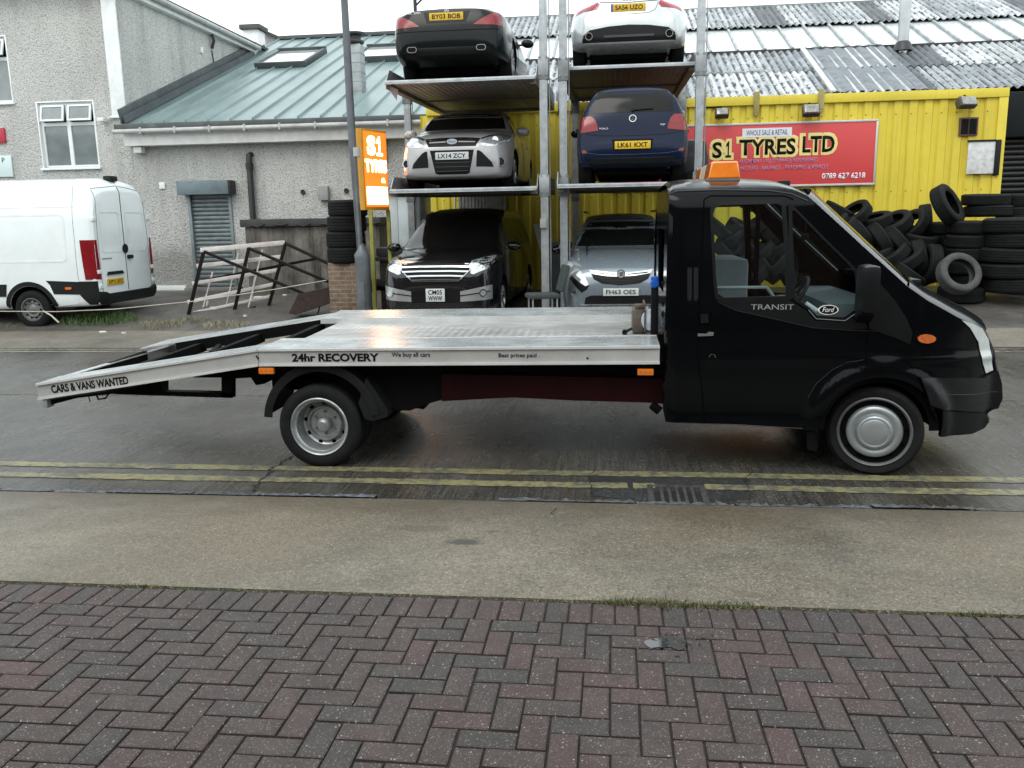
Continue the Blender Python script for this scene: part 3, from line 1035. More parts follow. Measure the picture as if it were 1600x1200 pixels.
# upper end cut to the sloping neighbour: white upstand flashing
MB().box((-13.62-.4, YF-.05, 3.85), (-13.61, YF-.002, 4.17), bev=.006).build('red_sign_box', mat('red_sign', (.42, .03, .05), .45, var=.1), bld, True)
for i, (x0, z0, x1, z1) in enumerate(wins):
    wd = thing('window', None, None, (0, 0, 0))
    wd.parent = bld; wd.matrix_parent_inverse = pmat(bld).inverted()
    bpy.data.objects.remove(wd)
    f = MB()
    yb, yf = YF+.15, YF+.07
    t = .055
    # reveal trim around the opening
    for a, b_ in (((x0, yf-.075, z0), (x0+.03, yb, z1)), ((x1-.03, yf-.075, z0), (x1, yb, z1)), ((x0+.03, yf-.075, z1-.03), (x1-.03, yb, z1)), ((x0-.03, yf-.13, z0-.05), (x1+.03, yb, z0))):
        f.box(a, b_, bev=.004)
    f.box((x0+.03, yf, z0+.03-.03), (x1-.03, yb-.02, z0+t), bev=.004)
    f.box((x0+.03, yf, z1-t-.03), (x1-.03, yb-.02, z1-.03), bev=.004)
    f.box((x0+.03, yf, z0+t), (x0+.03+t, yb-.02, z1-t-.03), bev=.004)
    f.box((x1-.03-t, yf, z0+t), (x1-.03, yb-.02, z1-t-.03), bev=.004)
    zm = z0+(z1-z0)*.66
    f.box((x0+.03+t, yf+.001, zm-.04), (x1-.03-t, yb-.021, zm+.04), bev=.004)
    xm = (x0+x1)/2
    f.box((xm-.045, yf-.001, z0+t), (xm+.045, yb-.022, z1-t-.03), bev=.004)
    fo = f.build('window_frame', M_upvc, bld, True)
    for xa, xb in ((x0+.03+t, xm-.045), (xm+.045, x1-.03-t)):
        MB().box((xa, yb-.05, z0+t), (xb, yb-.045, zm-.04)).build('glass_pane', M_winglass, bld, True)
        # vertical blind slats seen behind the lower panes
        bl = MB()
        k = 9
        for j in range(k):
            xx = xa+(xb-xa)*(j+.5)/k
            bl.box((xx-.028, yb-.034+.004*(j % 2), z0+t), (xx+.028, yb-.030+.004*(j % 2), zm-.04))
        bl2 = MB()
        # top-hung opening sash, tilted out
        zc0, zc1 = zm+.045, z1-t-.035
        s = MB()
        w_ = .04
        s.box((xa, -.03, 0), (xb, .01, w_), bev=.004).box((xa, -.03, zc1-zc0-w_), (xb, .01, zc1-zc0), bev=.004)
        s.box((xa, -.03, w_), (xa+w_, .01, zc1-zc0-w_), bev=.004).box((xb-w_, -.03, w_), (xb, .01, zc1-zc0-w_), bev=.004)
        tilt = .30 if i == 1 else .22
        Mh = Matrix.Translation((0, yf-.02, zc1)) @ Matrix.Rotation(-tilt, 4, 'X') @ Matrix.Translation((0, 0, -(zc1-zc0)))
        me = s.mesh(); me.transform(Mh)
        link('opening_sash', me, M_upvc, bld, True, 30)
        g = MB().box((xa+w_, -.012, w_), (xb-w_, -.008, zc1-zc0-w_))
        me = g.mesh(); me.transform(Mh)
        link('sash_pane', me, M_winglass, bld, True)
        bl.build('blind', M_blind, bld, True, smooth=None)
# flood camera by the window
MB().box((-11.25, YF-.22, 4.22), (-11.1, YF-.05, 4.30), bev=.015).bar((-11.1, YF-.06, 4.30), (-10.98, YF-.01, 4.36), .03).build('security_light', M_white, bld, True)
sb = thing('notice_board', 'white sign board with a small letter on the pebbledash wall above the van', 'sign', (-13.9, YF-.03, 3.1))
MB().box((-14.9, YF-.04, 3.10), (-13.53, YF-.005, 3.57), bev=.004).build('board', mat('notice_white', (.62, .74, .74), .4, var=.03), sb, True)
text('lettering', 'P', face_M((-13.72, YF-.042, 3.47), (1, 0, 0), (0, 0, 1)), .07, .10, M_ink, sb, bold=-.0)

# chimney behind
ch = thing('chimney_stack', 'small square chimney with a dark cap behind the metal roof ridge', 'chimney', (-11.6, 29, 7))
a = P(380, 52, 29.5); b = P(403, 52, 29.5)
MB().box((a.x, 29.5, 6.5), (b.x, 30.1, P(390, 46, 29.5).z), bev=.01).build('stack', M_wpaint, ch, True)
zc = P(390, 46, 29.5).z
MB().box((a.x-.1, 29.4, zc), (b.x+.1, 30.2, zc+.16), bev=.02).build('cap', mat('dark_concrete', (.08, .08, .08), .8, var=.3), ch, True)
# low parapet roof left of the ridge
rp = thing('rear_roof', 'dark grey sloping roof corner beyond the chimney', 'roof', (-11, 31, 6))
pa, pb, pc, pd = P(398, 43, 31), P(438, 62, 31), P(440, 100, 31), P(380, 100, 31)
MB().wprism([pa, pb, pc, pd], 2.5).build('gable', M_pebble, rp, True, smooth=None)
MB().bar(pa+Vector((-.05, -.05, .03)), pb+Vector((.1, -.05, 0)), .3, .09).build('verge', mat('dark_verge', (.05, .05, .05), .7), rp, True)

# ---------------------------------------------------------------- single-storey unit with standing seam roof
ws = thing('workshop_building', 'long single storey pebbledash workshop with a pale green metal roof', 'building', (-7.3, 18.5, gz(18.5)))
XL, XR = XC+.01, -3.6
sh_hole = [(-9.40, .55), (-8.42, .55), (-8.42, 2.60), (-9.40, 2.60)]
lv_x = [P(567, 210, 18.5).x, P(604, 210, 18.5).x]
wl = surf_mesh('wall', [(XL, .2), (XR, .2), (XR, 3.98), (XL, 3.98)], lambda a, b: (a, 18.5, b), holes=[sh_hole], step=1.0, thick=.2)
link('wall', wl, M_pebble, ws, True)
MB().box((XR-.2, 18.502, .2), (XR, 28, 3.9)).box((XL, 27.8, .2), (XR-.2, 28, 7.5)).build('end_wall', M_pebble, ws, True, smooth=None)
TAN = math.tan(R_(20.2))
E0, ZE = 18.15, 4.13
YR = 28.0
def rz_(y): return ZE+(y-E0)*TAN
def seam_mat():
    m, n, b = new_mat('green_seam_metal')
    c = coords(n)
    big = noise(n, c, .6, 5, .6)
    col = ramp(n, big, [(.3, (.15, .215, .215)), (.7, (.215, .295, .295))])
    cs = coords(n, (2.0, .18, .18))
    st = noise(n, cs, 3.0, 6, .7)
    col = mixc(n, 1.0, col, ramp(n, st, [(.3, (.72, .74, .74)), (.6, (1.08, 1.08, 1.08))]), 'MULTIPLY')
    n.links.new(col, b.inputs['Base Color'])
    b.inputs['Metallic'].default_value = .15
    mr = N(n, 'MapRange'); n.links.new(st, mr.inputs[0])
    mr.inputs[3].default_value = .22; mr.inputs[4].default_value = .5
    n.links.new(mr.outputs[0], b.inputs['Roughness'])
    return m
M_seam = seam_mat()
r = MB()
x = XL
sp = .50
ny = 14
xs = []
while x < XR+.3:
    xs.append(x); x += sp
for i, x in enumerate(xs):
    x1 = min(x+sp, XR+.35)
    # pan with its two folded edges and a raised seam
    for a, b_, h0, h1 in ((x+.028, x1-.028, 0, 0),):
        r.add([(a, E0, rz_(E0)), (b_, E0, rz_(E0)), (b_, YR, rz_(YR)), (a, YR, rz_(YR))], [[0, 1, 2, 3]])
    h = .055
    prof = [(x-.028, 0), (x-.010, h), (x+.010, h), (x+.028, 0)]
    vs = [(px, E0, rz_(E0)+pz) for px, pz in prof]+[(px, YR, rz_(YR)+pz) for px, pz in prof]
    r.add(vs, [[0, 1, 5, 4], [1, 2, 6, 5], [2, 3, 7, 6], [0, 3, 2, 1]])
ro = r.build('seam_roof', M_seam, ws, True, smooth=None)
MB().box((XL, YR-.15, rz_(YR)-.02), (XR+.35, YR+.15, rz_(YR)+.09), bev=.02).build('ridge_cap', mat('ridge_dark', (.07, .08, .08), .6, var=.3), ws, True)
# verge flashing against the tall wall
v = MB()
v.bar((XL+.12, E0-.05, ZE+.08), (XL+.12, 26.3, rz_(26.3)+.08), .03, .15).bar((XL+.03, E0-.05, ZE+.17), (XL+.03, 25.9, rz_(25.9)+.17), .05, .26)
v.build('flashing', mat('dark_flashing', (.10, .115, .12), .5, metal=.3, var=.25), ws, True)
MB().box((XL-.1, E0-.12, ZE-.13), (XR+.1, E0-.02, ZE-.015), bev=.02).build('eaves_trim', mat('eaves_dark', (.07, .085, .085), .5, var=.4, dirt=.5), ws, True)
gt = MB().tube([(XL-.12, E0-.12, ZE-.17), (XR, E0-.12, ZE-.17)], .05, 10)
for i in range(9): gt.box((XL+.5+i*.78, E0-.175, ZE-.24), (XL+.54+i*.78, E0-.02, ZE-.10), bev=.004)
gt.build('gutter', M_gut, ws, True)
MB().box((XL, 18.2, ZE-.46), (XR, 18.48, ZE-.185), bev=.006).box((XL+.16, 18.28, ZE-.60), (XL+.34, 18.47, ZE-.47), bev=.01).build('fascia', M_fascia, ws, True)
# roof windows
def skylight(u0, v0, u1, v1, u2, v2, u3, v3):
    def on(u, v):
        d = ray(u, v); t = (ZE-E0*TAN-CAM_H)/(d.z-d.y*TAN)
        return Vector((t*d.x, t*d.y, CAM_H+t*d.z))
    c = [on(u0, v0), on(u1, v1), on(u2, v2), on(u3, v3)]
    xa, xb = min(p.x for p in c), max(p.x for p in c)
    ya, yb = min(p.y for p in c), max(p.y for p in c)
    ang = math.atan(TAN)
    M = Matrix.Translation((xa, ya, rz_(ya)+.0)) @ Matrix.Rotation(ang, 4, 'X')
    w_, l = xb-xa, (yb-ya)/math.cos(ang)
    f = MB(); f.M = M
    e = .09
    f.box((0, 0, 0), (w_, e, .16), bev=.01).box((0, l-e, 0), (w_, l, .20), bev=.01).box((0, e, 0), (e, l-e, .16), bev=.01).box((w_-e, e, 0), (w_, l-e, .16), bev=.01)
    fo = f.build('roof_window', mat('roof_window_frame', (.05, .065, .065), .5, var=.3), ws, True)
    g = MB(); g.M = M
    g.box((e, e, .10), (w_-e, l-e, .12))
    g.build('roof_window_glass', mat('sky_glass', (.50, .56, .56), .08, coat=1.0, var=.05), ws, True)
skylight(415, 106, 478, 105, 495, 86, 437, 86)
skylight(563, 97, 625, 96, 640, 79, 575, 80)
# square ribbed flue with round cowl, standing on the roof
fl = thing('square_flue', 'square grey metal flue with a flat dark cowl on the green roof', 'flue', (-5.8, 20.2, 4.9))
a, b = P(541, 150, 20.2), P(566, 150, 20.2)
ztop, zbot = P(552, 68, 20.2).z, P(560, 156, 20.2).z
f = MB()
f.box((a.x, 20.2, zbot-.3), (b.x, 20.2+(b.x-a.x), ztop), bev=.01)
for i in range(6): f.box((a.x-.008, 20.192, zbot+(ztop-zbot)*i/6), (b.x+.008, 20.2+(b.x-a.x)+.008, zbot+(ztop-zbot)*i/6+.02))
f.build('duct', mat('flue_grey', (.30, .33, .34), .45, metal=.4, var=.2), fl, True)
xm = (a.x+b.x)/2
MB().lathe([(0, 0), (.23, 0), (.25, .03), (.25, .06), (0, .10)], 28, 'Z', (xm, 20.35, ztop+.02)).lathe([(0, 0), (.13, 0), (.13, .26), (0, .26)], 20, 'Z', (xm-.05, 20.7, ztop+.05)).lathe([(0, 0), (.24, 0), (.25, .05), (0, .07)], 28, 'Z', (xm-.05, 20.7, ztop+.28)).build('cowl', mat('cowl_dark', (.05, .055, .06), .5, metal=.4), fl, True)
MB().box((a.x-.06, 20.1, zbot-.14), (b.x+.06, 20.2+(b.x-a.x)+.05, zbot+.0), bev=.02).build('lead_collar', mat('lead_grey', (.2, .21, .21), .6, var=.3), fl, True)
# louvre vent and wall fittings
lv = MB()
z0, z1 = 3.20, 3.66
MB().box((lv_x[0], 18.44, z0), (lv_x[1], 18.495, z1+.02), bev=.005).build('louvre_frame', mat('louvre_grey', (.45, .46, .46), .5), ws, True)
for i in range(9):
    lv.bar((lv_x[0]+.03, 18.42, z0+.03+i*.05), (lv_x[1]-.03, 18.42, z0+.03+i*.05), .05, .012, up=(0, .6, 1))
lv.build('louvre_blades', mat('louvre_dark', (.10, .10, .10), .6), ws, True)
for u, v_, r_ in ((473, 300, .055), (541, 298, .055)):
    p = P(u, v_, 18.47)
    MB().lathe([(0, 0), (r_*.8, 0), (r_, -.03), (r_*.8, -.06), (0, -.05)], 18, 'Y', (p.x, 18.5, p.z)).build('round_vent', mat('brown_vent', (.02, .014, .012), .7), ws, True)
p0, p1 = P(499, 291, 18.5), P(516, 313, 18.5)
MB().box((p0.x, 18.36, p1.z), (p1.x, 18.5, p0.z), bev=.02).build('meter_box', mat('meter_grey', (.30, .31, .31), .5, var=.2, dirt=.3), ws, True)
p0, p1 = P(249, 285, 18.5), P(259, 295, 18.5)
MB().box((p0.x, 18.47, p1.z), (p1.x, 18.5, p0.z), bev=.008).build('socket_plate', M_white, ws, True)
# downpipe
dp = thing('downpipe', 'black cast downpipe on the workshop wall beside the roller shutter', 'pipe', (-7.9, 18.4, 1.9))
pt, pb = P(389, 243, 18.42), P(396, 352, 18.42)
MB().tube([(pt.x+.02, 18.5, pt.z+.02), (pt.x, 18.42, pt.z), (pt.x, 18.40, pt.z-.1), (pb.x, 18.40, .55)], .065, 12).tube([(pt.x, 18.40, pt.z-.16), (pt.x, 18.40, pt.z-.30)], .082, 12).tube([(pt.x, 18.40, 2.05), (pt.x, 18.40, 1.93)], .082, 12).build('pipe', M_bplast, dp, True)
# roller shutter
rs = thing('roller_shutter_door', 'narrow grey roller shutter door with its box in the pebbledash wall', 'roller door', (-8.9, 18.5, .5))
sl = MB()
for i in range(22):
    z = .56+i*.093
    pr = [(0, 0), (-.022, .012), (-.030, .046), (-.022, .080), (0, .091)]
    vs = [(-9.36, 18.56+q[0], z+q[1]) for q in pr]+[(-8.46, 18.56+q[0], z+q[1]) for q in pr]
    sl.add(vs, [[j, j+1, j+6, j+5] for j in range(4)])
sl.build('shutter_curtain', mat('shutter_slats', (.24, .28, .29), .45, metal=.4, var=.15, dirt=.4), rs, True, smooth=50)
MB().box((-9.42, 18.46, .5), (-9.35, 18.60, 2.66), bev=.006).box((-8.47, 18.46, .5), (-8.40, 18.60, 2.66), bev=.006).build('guide_rail', mat('shutter_guide', (.22, .26, .27), .5, metal=.4, var=.2), rs, True)
MB().box((-9.50, 18.18, 2.60), (-8.32, 18.49, 2.90), bev=.01).build('shutter_box', mat('shutter_box_grey', (.15, .20, .22), .5, metal=.3, var=.15, dirt=.3), rs, True)
MB().box((-8.319, 18.19, 2.605), (-8.28, 18.49, 2.895), bev=.004).build('box_end', mat('black_paint', (.02, .02, .02), .5), rs, True)
MB().box((-9.6, 18.3, .40), (-8.3, 18.5, .56), bev=.02).build('door_step', mat('step_concrete', (.16, .155, .145), .8, var=.3, bmp=.4), rs, True)
MB().box((XL, 18.42, .44), (-9.62, 18.499, .60), bev=.01).build('plinth', M_wpaint, ws, True)

# low concrete bunker wall right of the shutter
lw = thing('concrete_block_wall', 'low stained concrete wall with a dark felt top behind the leaning railing', 'wall', (-6.8, 17.5, .5))
a, b = P(381, 356, 17.5), P(516, 350, 17.5)
def stained():
    m, n, b = new_mat('stained_concrete')
    c = coords(n)
    f = noise(n, c, 1.4, 7, .7)
    col = ramp(n, f, [(.3, (.05, .047, .042)), (.48, (.14, .13, .115)), (.7, (.24, .23, .21))])
    cs = coords(n, (1.5, 1.5, .2))
    st = noise(n, cs, 2.6, 6, .75)
    col = mixc(n, 1.0, col, ramp(n, st, [(.38, (.25, .24, .22)), (.6, (1.1, 1.1, 1.08))]), 'MULTIPLY')
    n.links.new(col, b.inputs['Base Color'])
    b.inputs['Roughness'].default_value = .8
    bump(n, noise(n, c, 20, 5, .7), b, .6, .02)
    return m
MB().box((a.x+.02, 17.5, .3), (-4.8, 18.30, 1.88), bev=.02).build('wall_body', stained(), lw, True)
MB().box((a.x-.05, 17.42, 1.882), (-4.75, 18.36, 2.04), bev=.02).build('felt_top', mat('roof_felt_dark', (.045, .045, .046), .75, var=.35, dirt=.4), lw, True)
c = MB()
for i in range(6): c.tube([(a.x+.2+i*.5, 17.40, 1.93), (a.x+.35+i*.5, 17.39, 1.88+.03*(i % 2)), (a.x+.5+i*.5, 17.40, 1.94)], .012, 6)
c.build('loose_cable', M_bplast, lw, True)

# ---------------------------------------------------------------- corrugated asbestos shed
sd = thing('corrugated_shed', 'big shed with a weathered white and grey corrugated roof behind the yellow front', 'building', (5, 20, .5))
TS = math.tan(R_(23.6))
SY0, SZ0 = 18.95, 4.36
def sz(y): return SZ0+(y-SY0)*TS
def sheet_mat():
    m, n, b = new_mat('weathered_corrugated_sheet')
    g = N(n, 'NewGeometry')
    c = coords(n)
    r = g.outputs['Random Per Island']
    tone = ramp(n, r, [(0, (.26, .29, .31)), (.14, (.10, .115, .13)), (.26, (.44, .47, .48)), (.50, (.55, .575, .585)), (.74, (.35, .38, .40)), (1, (.18, .20, .22))])
    for nd in n.nodes:
        if nd.type == 'VALTORGB': nd.color_ramp.interpolation = 'CONSTANT'
    sx = N(n, 'SeparateXYZ'); n.links.new(c, sx.inputs[0])
    # dark lichen lodged in the valleys
    ph = mathn(n, 'MULTIPLY', sx.outputs['X'], 2*PI/.165)
    val = mathn(n, 'MULTIPLY', mathn(n, 'SINE', ph), .5)
    f = noise(n, coords(n, (1, .55, .55)), 7.5, 7, .8)
    s = mathn(n, 'ADD', f, mathn(n, 'MULTIPLY', val, -.24))
    moss_ = ramp(n, s, [(.54, (0, 0, 0)), (.62, (1, 1, 1))])
    col = mixc(n, moss_, tone, (.035, .04, .04))
    d2 = noise(n, c, 2.0, 5, .7)
    col = mixc(n, 1.0, col, ramp(n, d2, [(.35, (.62, .64, .66)), (.6, (1.08, 1.08, 1.08))]), 'MULTIPLY')
    st = noise(n, coords(n, (6, .35, .35)), 3, 5, .7)
    col = mixc(n, 1.0, col, ramp(n, st, [(.38, (.6, .61, .63)), (.55, (1.05, 1.05, 1.05))]), 'MULTIPLY')
    n.links.new(col, b.inputs['Base Color'])
    mr = N(n, 'MapRange'); n.links.new(f, mr.inputs[0]); mr.inputs[3].default_value = .3; mr.inputs[4].default_value = .75
    n.links.new(mr.outputs[0], b.inputs['Roughness'])
    bump(n, f, b, .4, .01)
    return m
M_sheet = sheet_mat()
PITCH = .165
def corr(name, x0, x1, y0, y1, rows, lift=0.0, seed=1, amp=.028):
    mb = MB()
    rr = random.Random(seed)
    for j in range(rows):
        ya = y0+(y1-y0)*j/rows-.08
        yb = y0+(y1-y0)*(j+1)/rows
        x = x0
        while x < x1:
            wdt = PITCH*rr.choice([1, 2, 3, 4, 5, 6])
            xe = min(x+wdt, x1)
            n_ = max(2, int((xe-x)/PITCH*8))
            dz = lift+rr.uniform(-.004, .008)+.0
            ja = rr.uniform(-.05, .03)
            vs = []
            for (yy, e) in ((ya+ja, .02), ((ya+yb)/2, .01), (yb, 0)):
                for i in range(n_+1):
                    xx = x+(xe-x)*i/n_
                    vs.append((xx, yy, sz(yy)+dz+e+amp*math.sin(2*PI*xx/PITCH)))
            q = n_+1
            fs = [[r_*q+i, r_*q+i+1, (r_+1)*q+i+1, (r_+1)*q+i] for r_ in range(2) for i in range(n_)]
            mb.add(vs, fs)
            x = xe
    o = mb.build(name, M_sheet, sd, True, smooth=None)
    o.data.shade_smooth()
    return o
corr('lower_roof', -3.5, 24, SY0, 22.3, 2, seed=4)
corr('upper_roof', -3.5, 26, 24.32, 26.6, 1, lift=.08, seed=8)
# dark slate patch of smoother sheets
pt = MB()
a_, b_ = 4.55, 6.35
n_ = 44
for j in range(3):
    ya = 18.95+j*1.12; yb = ya+1.14
    vs = [(a_+(b_-a_)*i/n_, yy, sz(yy)+.036+.012*(yy == ya)+.016*math.sin(2*PI*(a_+(b_-a_)*i/n_)/.25)) for yy in (ya-.02, yb) for i in range(n_+1)]
    pt.add(vs, [[i, i+1, n_+2+i, n_+1+i] for i in range(n_)])
po = pt.build('slate_grey_patch', mat('dark_slate_sheet', (.14, .165, .185), .5, var=.25, vscale=5, dirt=.4, bmp=.3), sd, True, smooth=None)
po.data.shade_smooth()
MB().bar((4.5, 18.95, sz(18.95)+.05), (4.5, 22.3, sz(22.3)+.05), .10, .04).build('white_batten', mat('white_lead', (.7, .72, .72), .6, var=.15, dirt=.2), sd, True)
# patent glazing band
gl = MB()
gl.add([(-3.5, 22.3, sz(22.3)+.02), (26, 22.3, sz(22.3)+.02), (26, 24.4, sz(24.4)+.02), (-3.5, 24.4, sz(24.4)+.02)], [[0, 1, 2, 3]])
gl.build('glazing_band', mat('frosted_roof_glass', (.62, .68, .69), .25, var=.2, vscale=.9, dirt=.35, dirtcol=(.28, .31, .32), coat=.4), sd, True, smooth=None)
gb = MB()
for i in range(46):
    x = -3.4+i*.64
    gb.bar((x, 22.2, sz(22.2)+.06), (x, 24.4, sz(24.4)+.06), .055, .05)
gb.build('glazing_bars', mat('glazing_bar', (.42, .45, .46), .5, metal=.3, dirt=.5, var=.2), sd, True)
MB().box((-3.5, 22.18, sz(22.2)-.02), (26, 22.26, sz(22.2)+.055)).build('glazing_gutter', M_bplast, sd, True)
MB().box((-3.5, 26.5, sz(26.6)-.05), (26, 26.75, sz(26.6)+.10), bev=.03).build('ridge', mat('ridge_grey', (.2, .22, .22), .7, var=.3, dirt=.4), sd, True)
MB().box((-3.45, 19.1, .3), (-3.3, 26.7, 4.3)).box((-3.3, 26.6, .3), (26, 26.8, 7.3)).box((7.6, 19.0, .3), (26, 19.15, 4.25)).build('wall', mat('shed_wall_dark', (.012, .012, .013), .8, var=.3), sd, True)
# round steel flue
f2 = thing('steel_flue', 'tall round steel flue pipe rising through the corrugated roof', 'flue', (6.67, 21.8, 5.7))
MB().tube([(6.68, 21.8, 5.2), (6.68, 21.8, 6.45), (6.68, 21.8, 11)], .125, 20).build('pipe', mat('flue_steel', (.42, .44, .45), .3, metal=.85, var=.15, vscale=2), f2, True)
MB().lathe([(.22, -.05), (.17, .12), (.135, .16)], 20, 'Z', (6.68, 21.8, sz(21.8)+.06)).lathe([(.135, 0), (.137, .03), (.135, .06)], 20, 'Z', (6.68, 21.8, 7.0)).build('collar', M_bplast, f2, True)

# ---------------------------------------------------------------- yellow corrugated front
YC = 17.9
ZCT = P(1573, 137, YC).z
XCR = P(1571, 200, YC).x
yc = thing('yellow_container', 'long yellow corrugated steel container front behind the tyres', 'container', (2, YC, .5))
def yellow_mat():
    m, n, b = new_mat('yellow_container_paint')
    c = coords(n)
    f = noise(n, c, 1.1, 6, .65)
    col = ramp(n, f, [(.3, (.62, .50, .045)), (.7, (.74, .60, .055))])
    st = noise(n, coords(n, (4, 4, .25)), 2.2, 7, .75)
    col = mixc(n, ramp(n, st, [(.55, (0, 0, 0)), (.78, (.45, .45, .45))]), col, (.30, .22, .04))
    sp = noise(n, c, 26, 6, .8)
    col = mixc(n, ramp(n, sp, [(.67, (0, 0, 0)), (.72, (.8, .8, .8))]), col, (.09, .045, .02))
    n.links.new(col, b.inputs['Base Color'])
    b.inputs['Roughness'].default_value = .5
    bump(n, f, b, .15, .01)
    return m
M_yel = yellow_mat()
x = XCR-.30
pr = []
p_ = .279
while x > -3.8:
    pr += [(x, 0), (x-.075, 0), (x-.110, .036), (x-.075-.035-.075, .036), (x-.22, 0)]
    x -= p_
pr = [(XCR-.17, 0)]+pr
mb = MB()
zs = [.4, 1.4, 2.4, 3.4, ZCT-.16]
vs = [(a, YC+b_, z) for z in zs for a, b_ in pr]
q = len(pr)
fs = [[j*q+i, j*q+i+1, (j+1)*q+i+1, (j+1)*q+i] for j in range(len(zs)-1) for i in range(q-1)]
mb.add(vs, fs)
mb.build('corrugated_side', M_yel, yc, True, smooth=None)
MB().box((-3.8, YC-.05, ZCT-.17), (XCR, YC+.10, ZCT), bev=.012).build('top_rail', M_yel, yc, True)
MB().box((XCR-.17, YC-.04, .4), (XCR, YC+.12, ZCT-.172), bev=.012).build('corner_post', M_yel, yc, True)
MB().box((-3.8, YC+.06, .4), (XCR-.002, YC+.95, ZCT-.02)).build('container_body', M_yel, yc, True, smooth=None)
rv = MB()
for z in (ZCT-.42, 2.35):
    xx = XCR-.35
    while xx > -3.6:
        rv.lathe([(0, -.006), (.011, -.004), (.012, 0)], 8, 'Y', (xx, YC-.002, z)); xx -= p_
rv.build('rivets', mat('rivet_dark', (.08, .05, .03), .6), yc, True)
for u in (1182, 1283, 1098):
    px = P(u, 160, YC-.08).x
    zt_ = P(u, 139 if u > 1200 else 143, YC-.08).z
    zb_ = P(u, 175 if u > 1200 else 181, YC-.08).z
    MB().box((px-.055, YC-.10, zb_+.05), (px+.055, YC-.051, zt_), bev=.012).lathe([(0, -.03), (.05, -.03), (.06, -.015), (.06, 0), (0, 0)], 16, 'Y', (px, YC-.06, zb_+.05)).build('strap_bracket', mat('dirty_yellow', (.36, .30, .10), .6, var=.3, dirt=.4), yc, True)
# vent
a, b = P(1499, 184, YC), P(1526, 212, YC)
vt = MB().box((a.x, YC-.04, b.z), (b.x, YC-.0, a.z), bev=.006)
vt.build('vent_frame', mat('rusty_brown', (.11, .045, .03), .7, var=.4, dirt=.4), yc, True)
MB().box((a.x+.03, YC-.045, b.z+.03), ((a.x+b.x)/2-.008, YC-.041, a.z-.03)).box(((a.x+b.x)/2+.008, YC-.045, b.z+.03), (b.x-.03, YC-.041, a.z-.03)).build('vent_grille', M_dark, yc, True)

def floodlight(u0, v0, u1, v1, label, tw=0.0):
    a, b = P(u0, v0, YC-.25), P(u1, v1, YC-.25)
    cx, cz, w_, h = (a.x+b.x)/2, (a.z+b.z)/2, b.x-a.x, a.z-b.z
    t = thing('floodlight', label, 'floodlight', (cx, YC-.2, cz), 0, 'floodlights along the yellow front')
    M = Matrix.Translation((cx, YC-.22, cz)) @ Matrix.Rotation(tw, 4, 'Z') @ Matrix.Rotation(R_(-28), 4, 'X')
    m = MB(); m.M = M
    m.box((-w_/2, -.05, -h*.42), (w_/2, .09, h*.42), bev=.03)
    for i in range(5): m.box((-w_/2+.02+i*(w_-.04)/5, .08, -h*.3), (-w_/2+.035+i*(w_-.04)/5, .13, h*.3))
    m.build('housing', mat('floodlight_housing', (.05, .045, .04), .55, var=.4, dirt=.4, dirtcol=(.2, .15, .1)), t, True)
    g = MB(); g.M = M
    g.box((-w_/2+.03, -.062, -h*.34), (w_/2-.03, -.05, h*.34), bev=.006)
    g.build('lens', mat('floodlight_glass', (.22, .22, .20), .12, coat=1, var=.5, vscale=14), t, True)
    MB().bar((cx, YC-.15, cz+h*.3), (cx, YC, cz+h*.62), .03, .05).bar((cx, YC-.02, cz+h*.6), (cx-.35, YC-.02, cz+h*.66), .012).build('bracket', M_dark, t, True)
floodlight(1118, 168, 1139, 184, 'small dirty floodlight left of the red sign on the yellow front')
floodlight(1255, 161, 1281, 182, 'rusty floodlight above the middle of the red sign')
floodlight(1498, 149, 1527, 169, 'floodlight at the right end of the yellow container', .25)
# white weathered notice
nb_ = thing('weathered_notice', 'peeling white notice panel with a black edge at the container corner', 'notice', (6.9, YC, 3))
a, b = P(1513, 222, YC-.05), P(1551, 271, YC-.05)
MB().box((a.x, YC-.07, b.z), (b.x, YC-.045, a.z), bev=.003).build('panel', mat('peeled_white', (.70, .72, .72), .6, var=.06, dirt=.5, dirtcol=(.25, .22, .18), vscale=6), nb_, True)
c, d = P(1549, 219, YC-.08), P(1558, 274, YC-.08)
MB().box((b.x+.002, YC-.09, b.z-.04), (b.x+.10, YC-.042, a.z+.03), bev=.005).box((a.x-.02, YC-.09, a.z+.002), (b.x+.001, YC-.042, a.z+.035), bev=.004).build('black_edge', M_black, nb_, True)
# dark shuttered unit at far right
du = thing('dark_shutter_unit', 'black slatted shutter wall at the far right behind the tyre stacks', 'shutter', (9, 18.6, .5))
s = MB()
for i in range(34):
    z = .5+i*.105
    pr_ = [(0, 0), (-.035, .02), (-.045, .052), (-.035, .085), (0, .103)]
    s.add([(XCR+.02, 18.5+q_[0], z+q_[1]) for q_ in pr_]+[(16, 18.5+q_[0], z+q_[1]) for q_ in pr_], [[j, j+1, j+6, j+5] for j in range(4)])
s.build('shutter_slats', mat('black_shutter', (.005, .0055, .006), .45, var=.4, vscale=2, dirt=.25, dirtcol=(.04, .04, .038)), du, True, smooth=50)
MB().box((XCR+.02, 18.52, .4), (16, 18.95, 4.2)).box((XCR+.02, 18.3, 3.35), (16, 18.5, 4.2), bev=.02).build('lintel', mat('dark_blue_lintel', (.006, .008, .011), .6, var=.2, spec=.2), du, True)

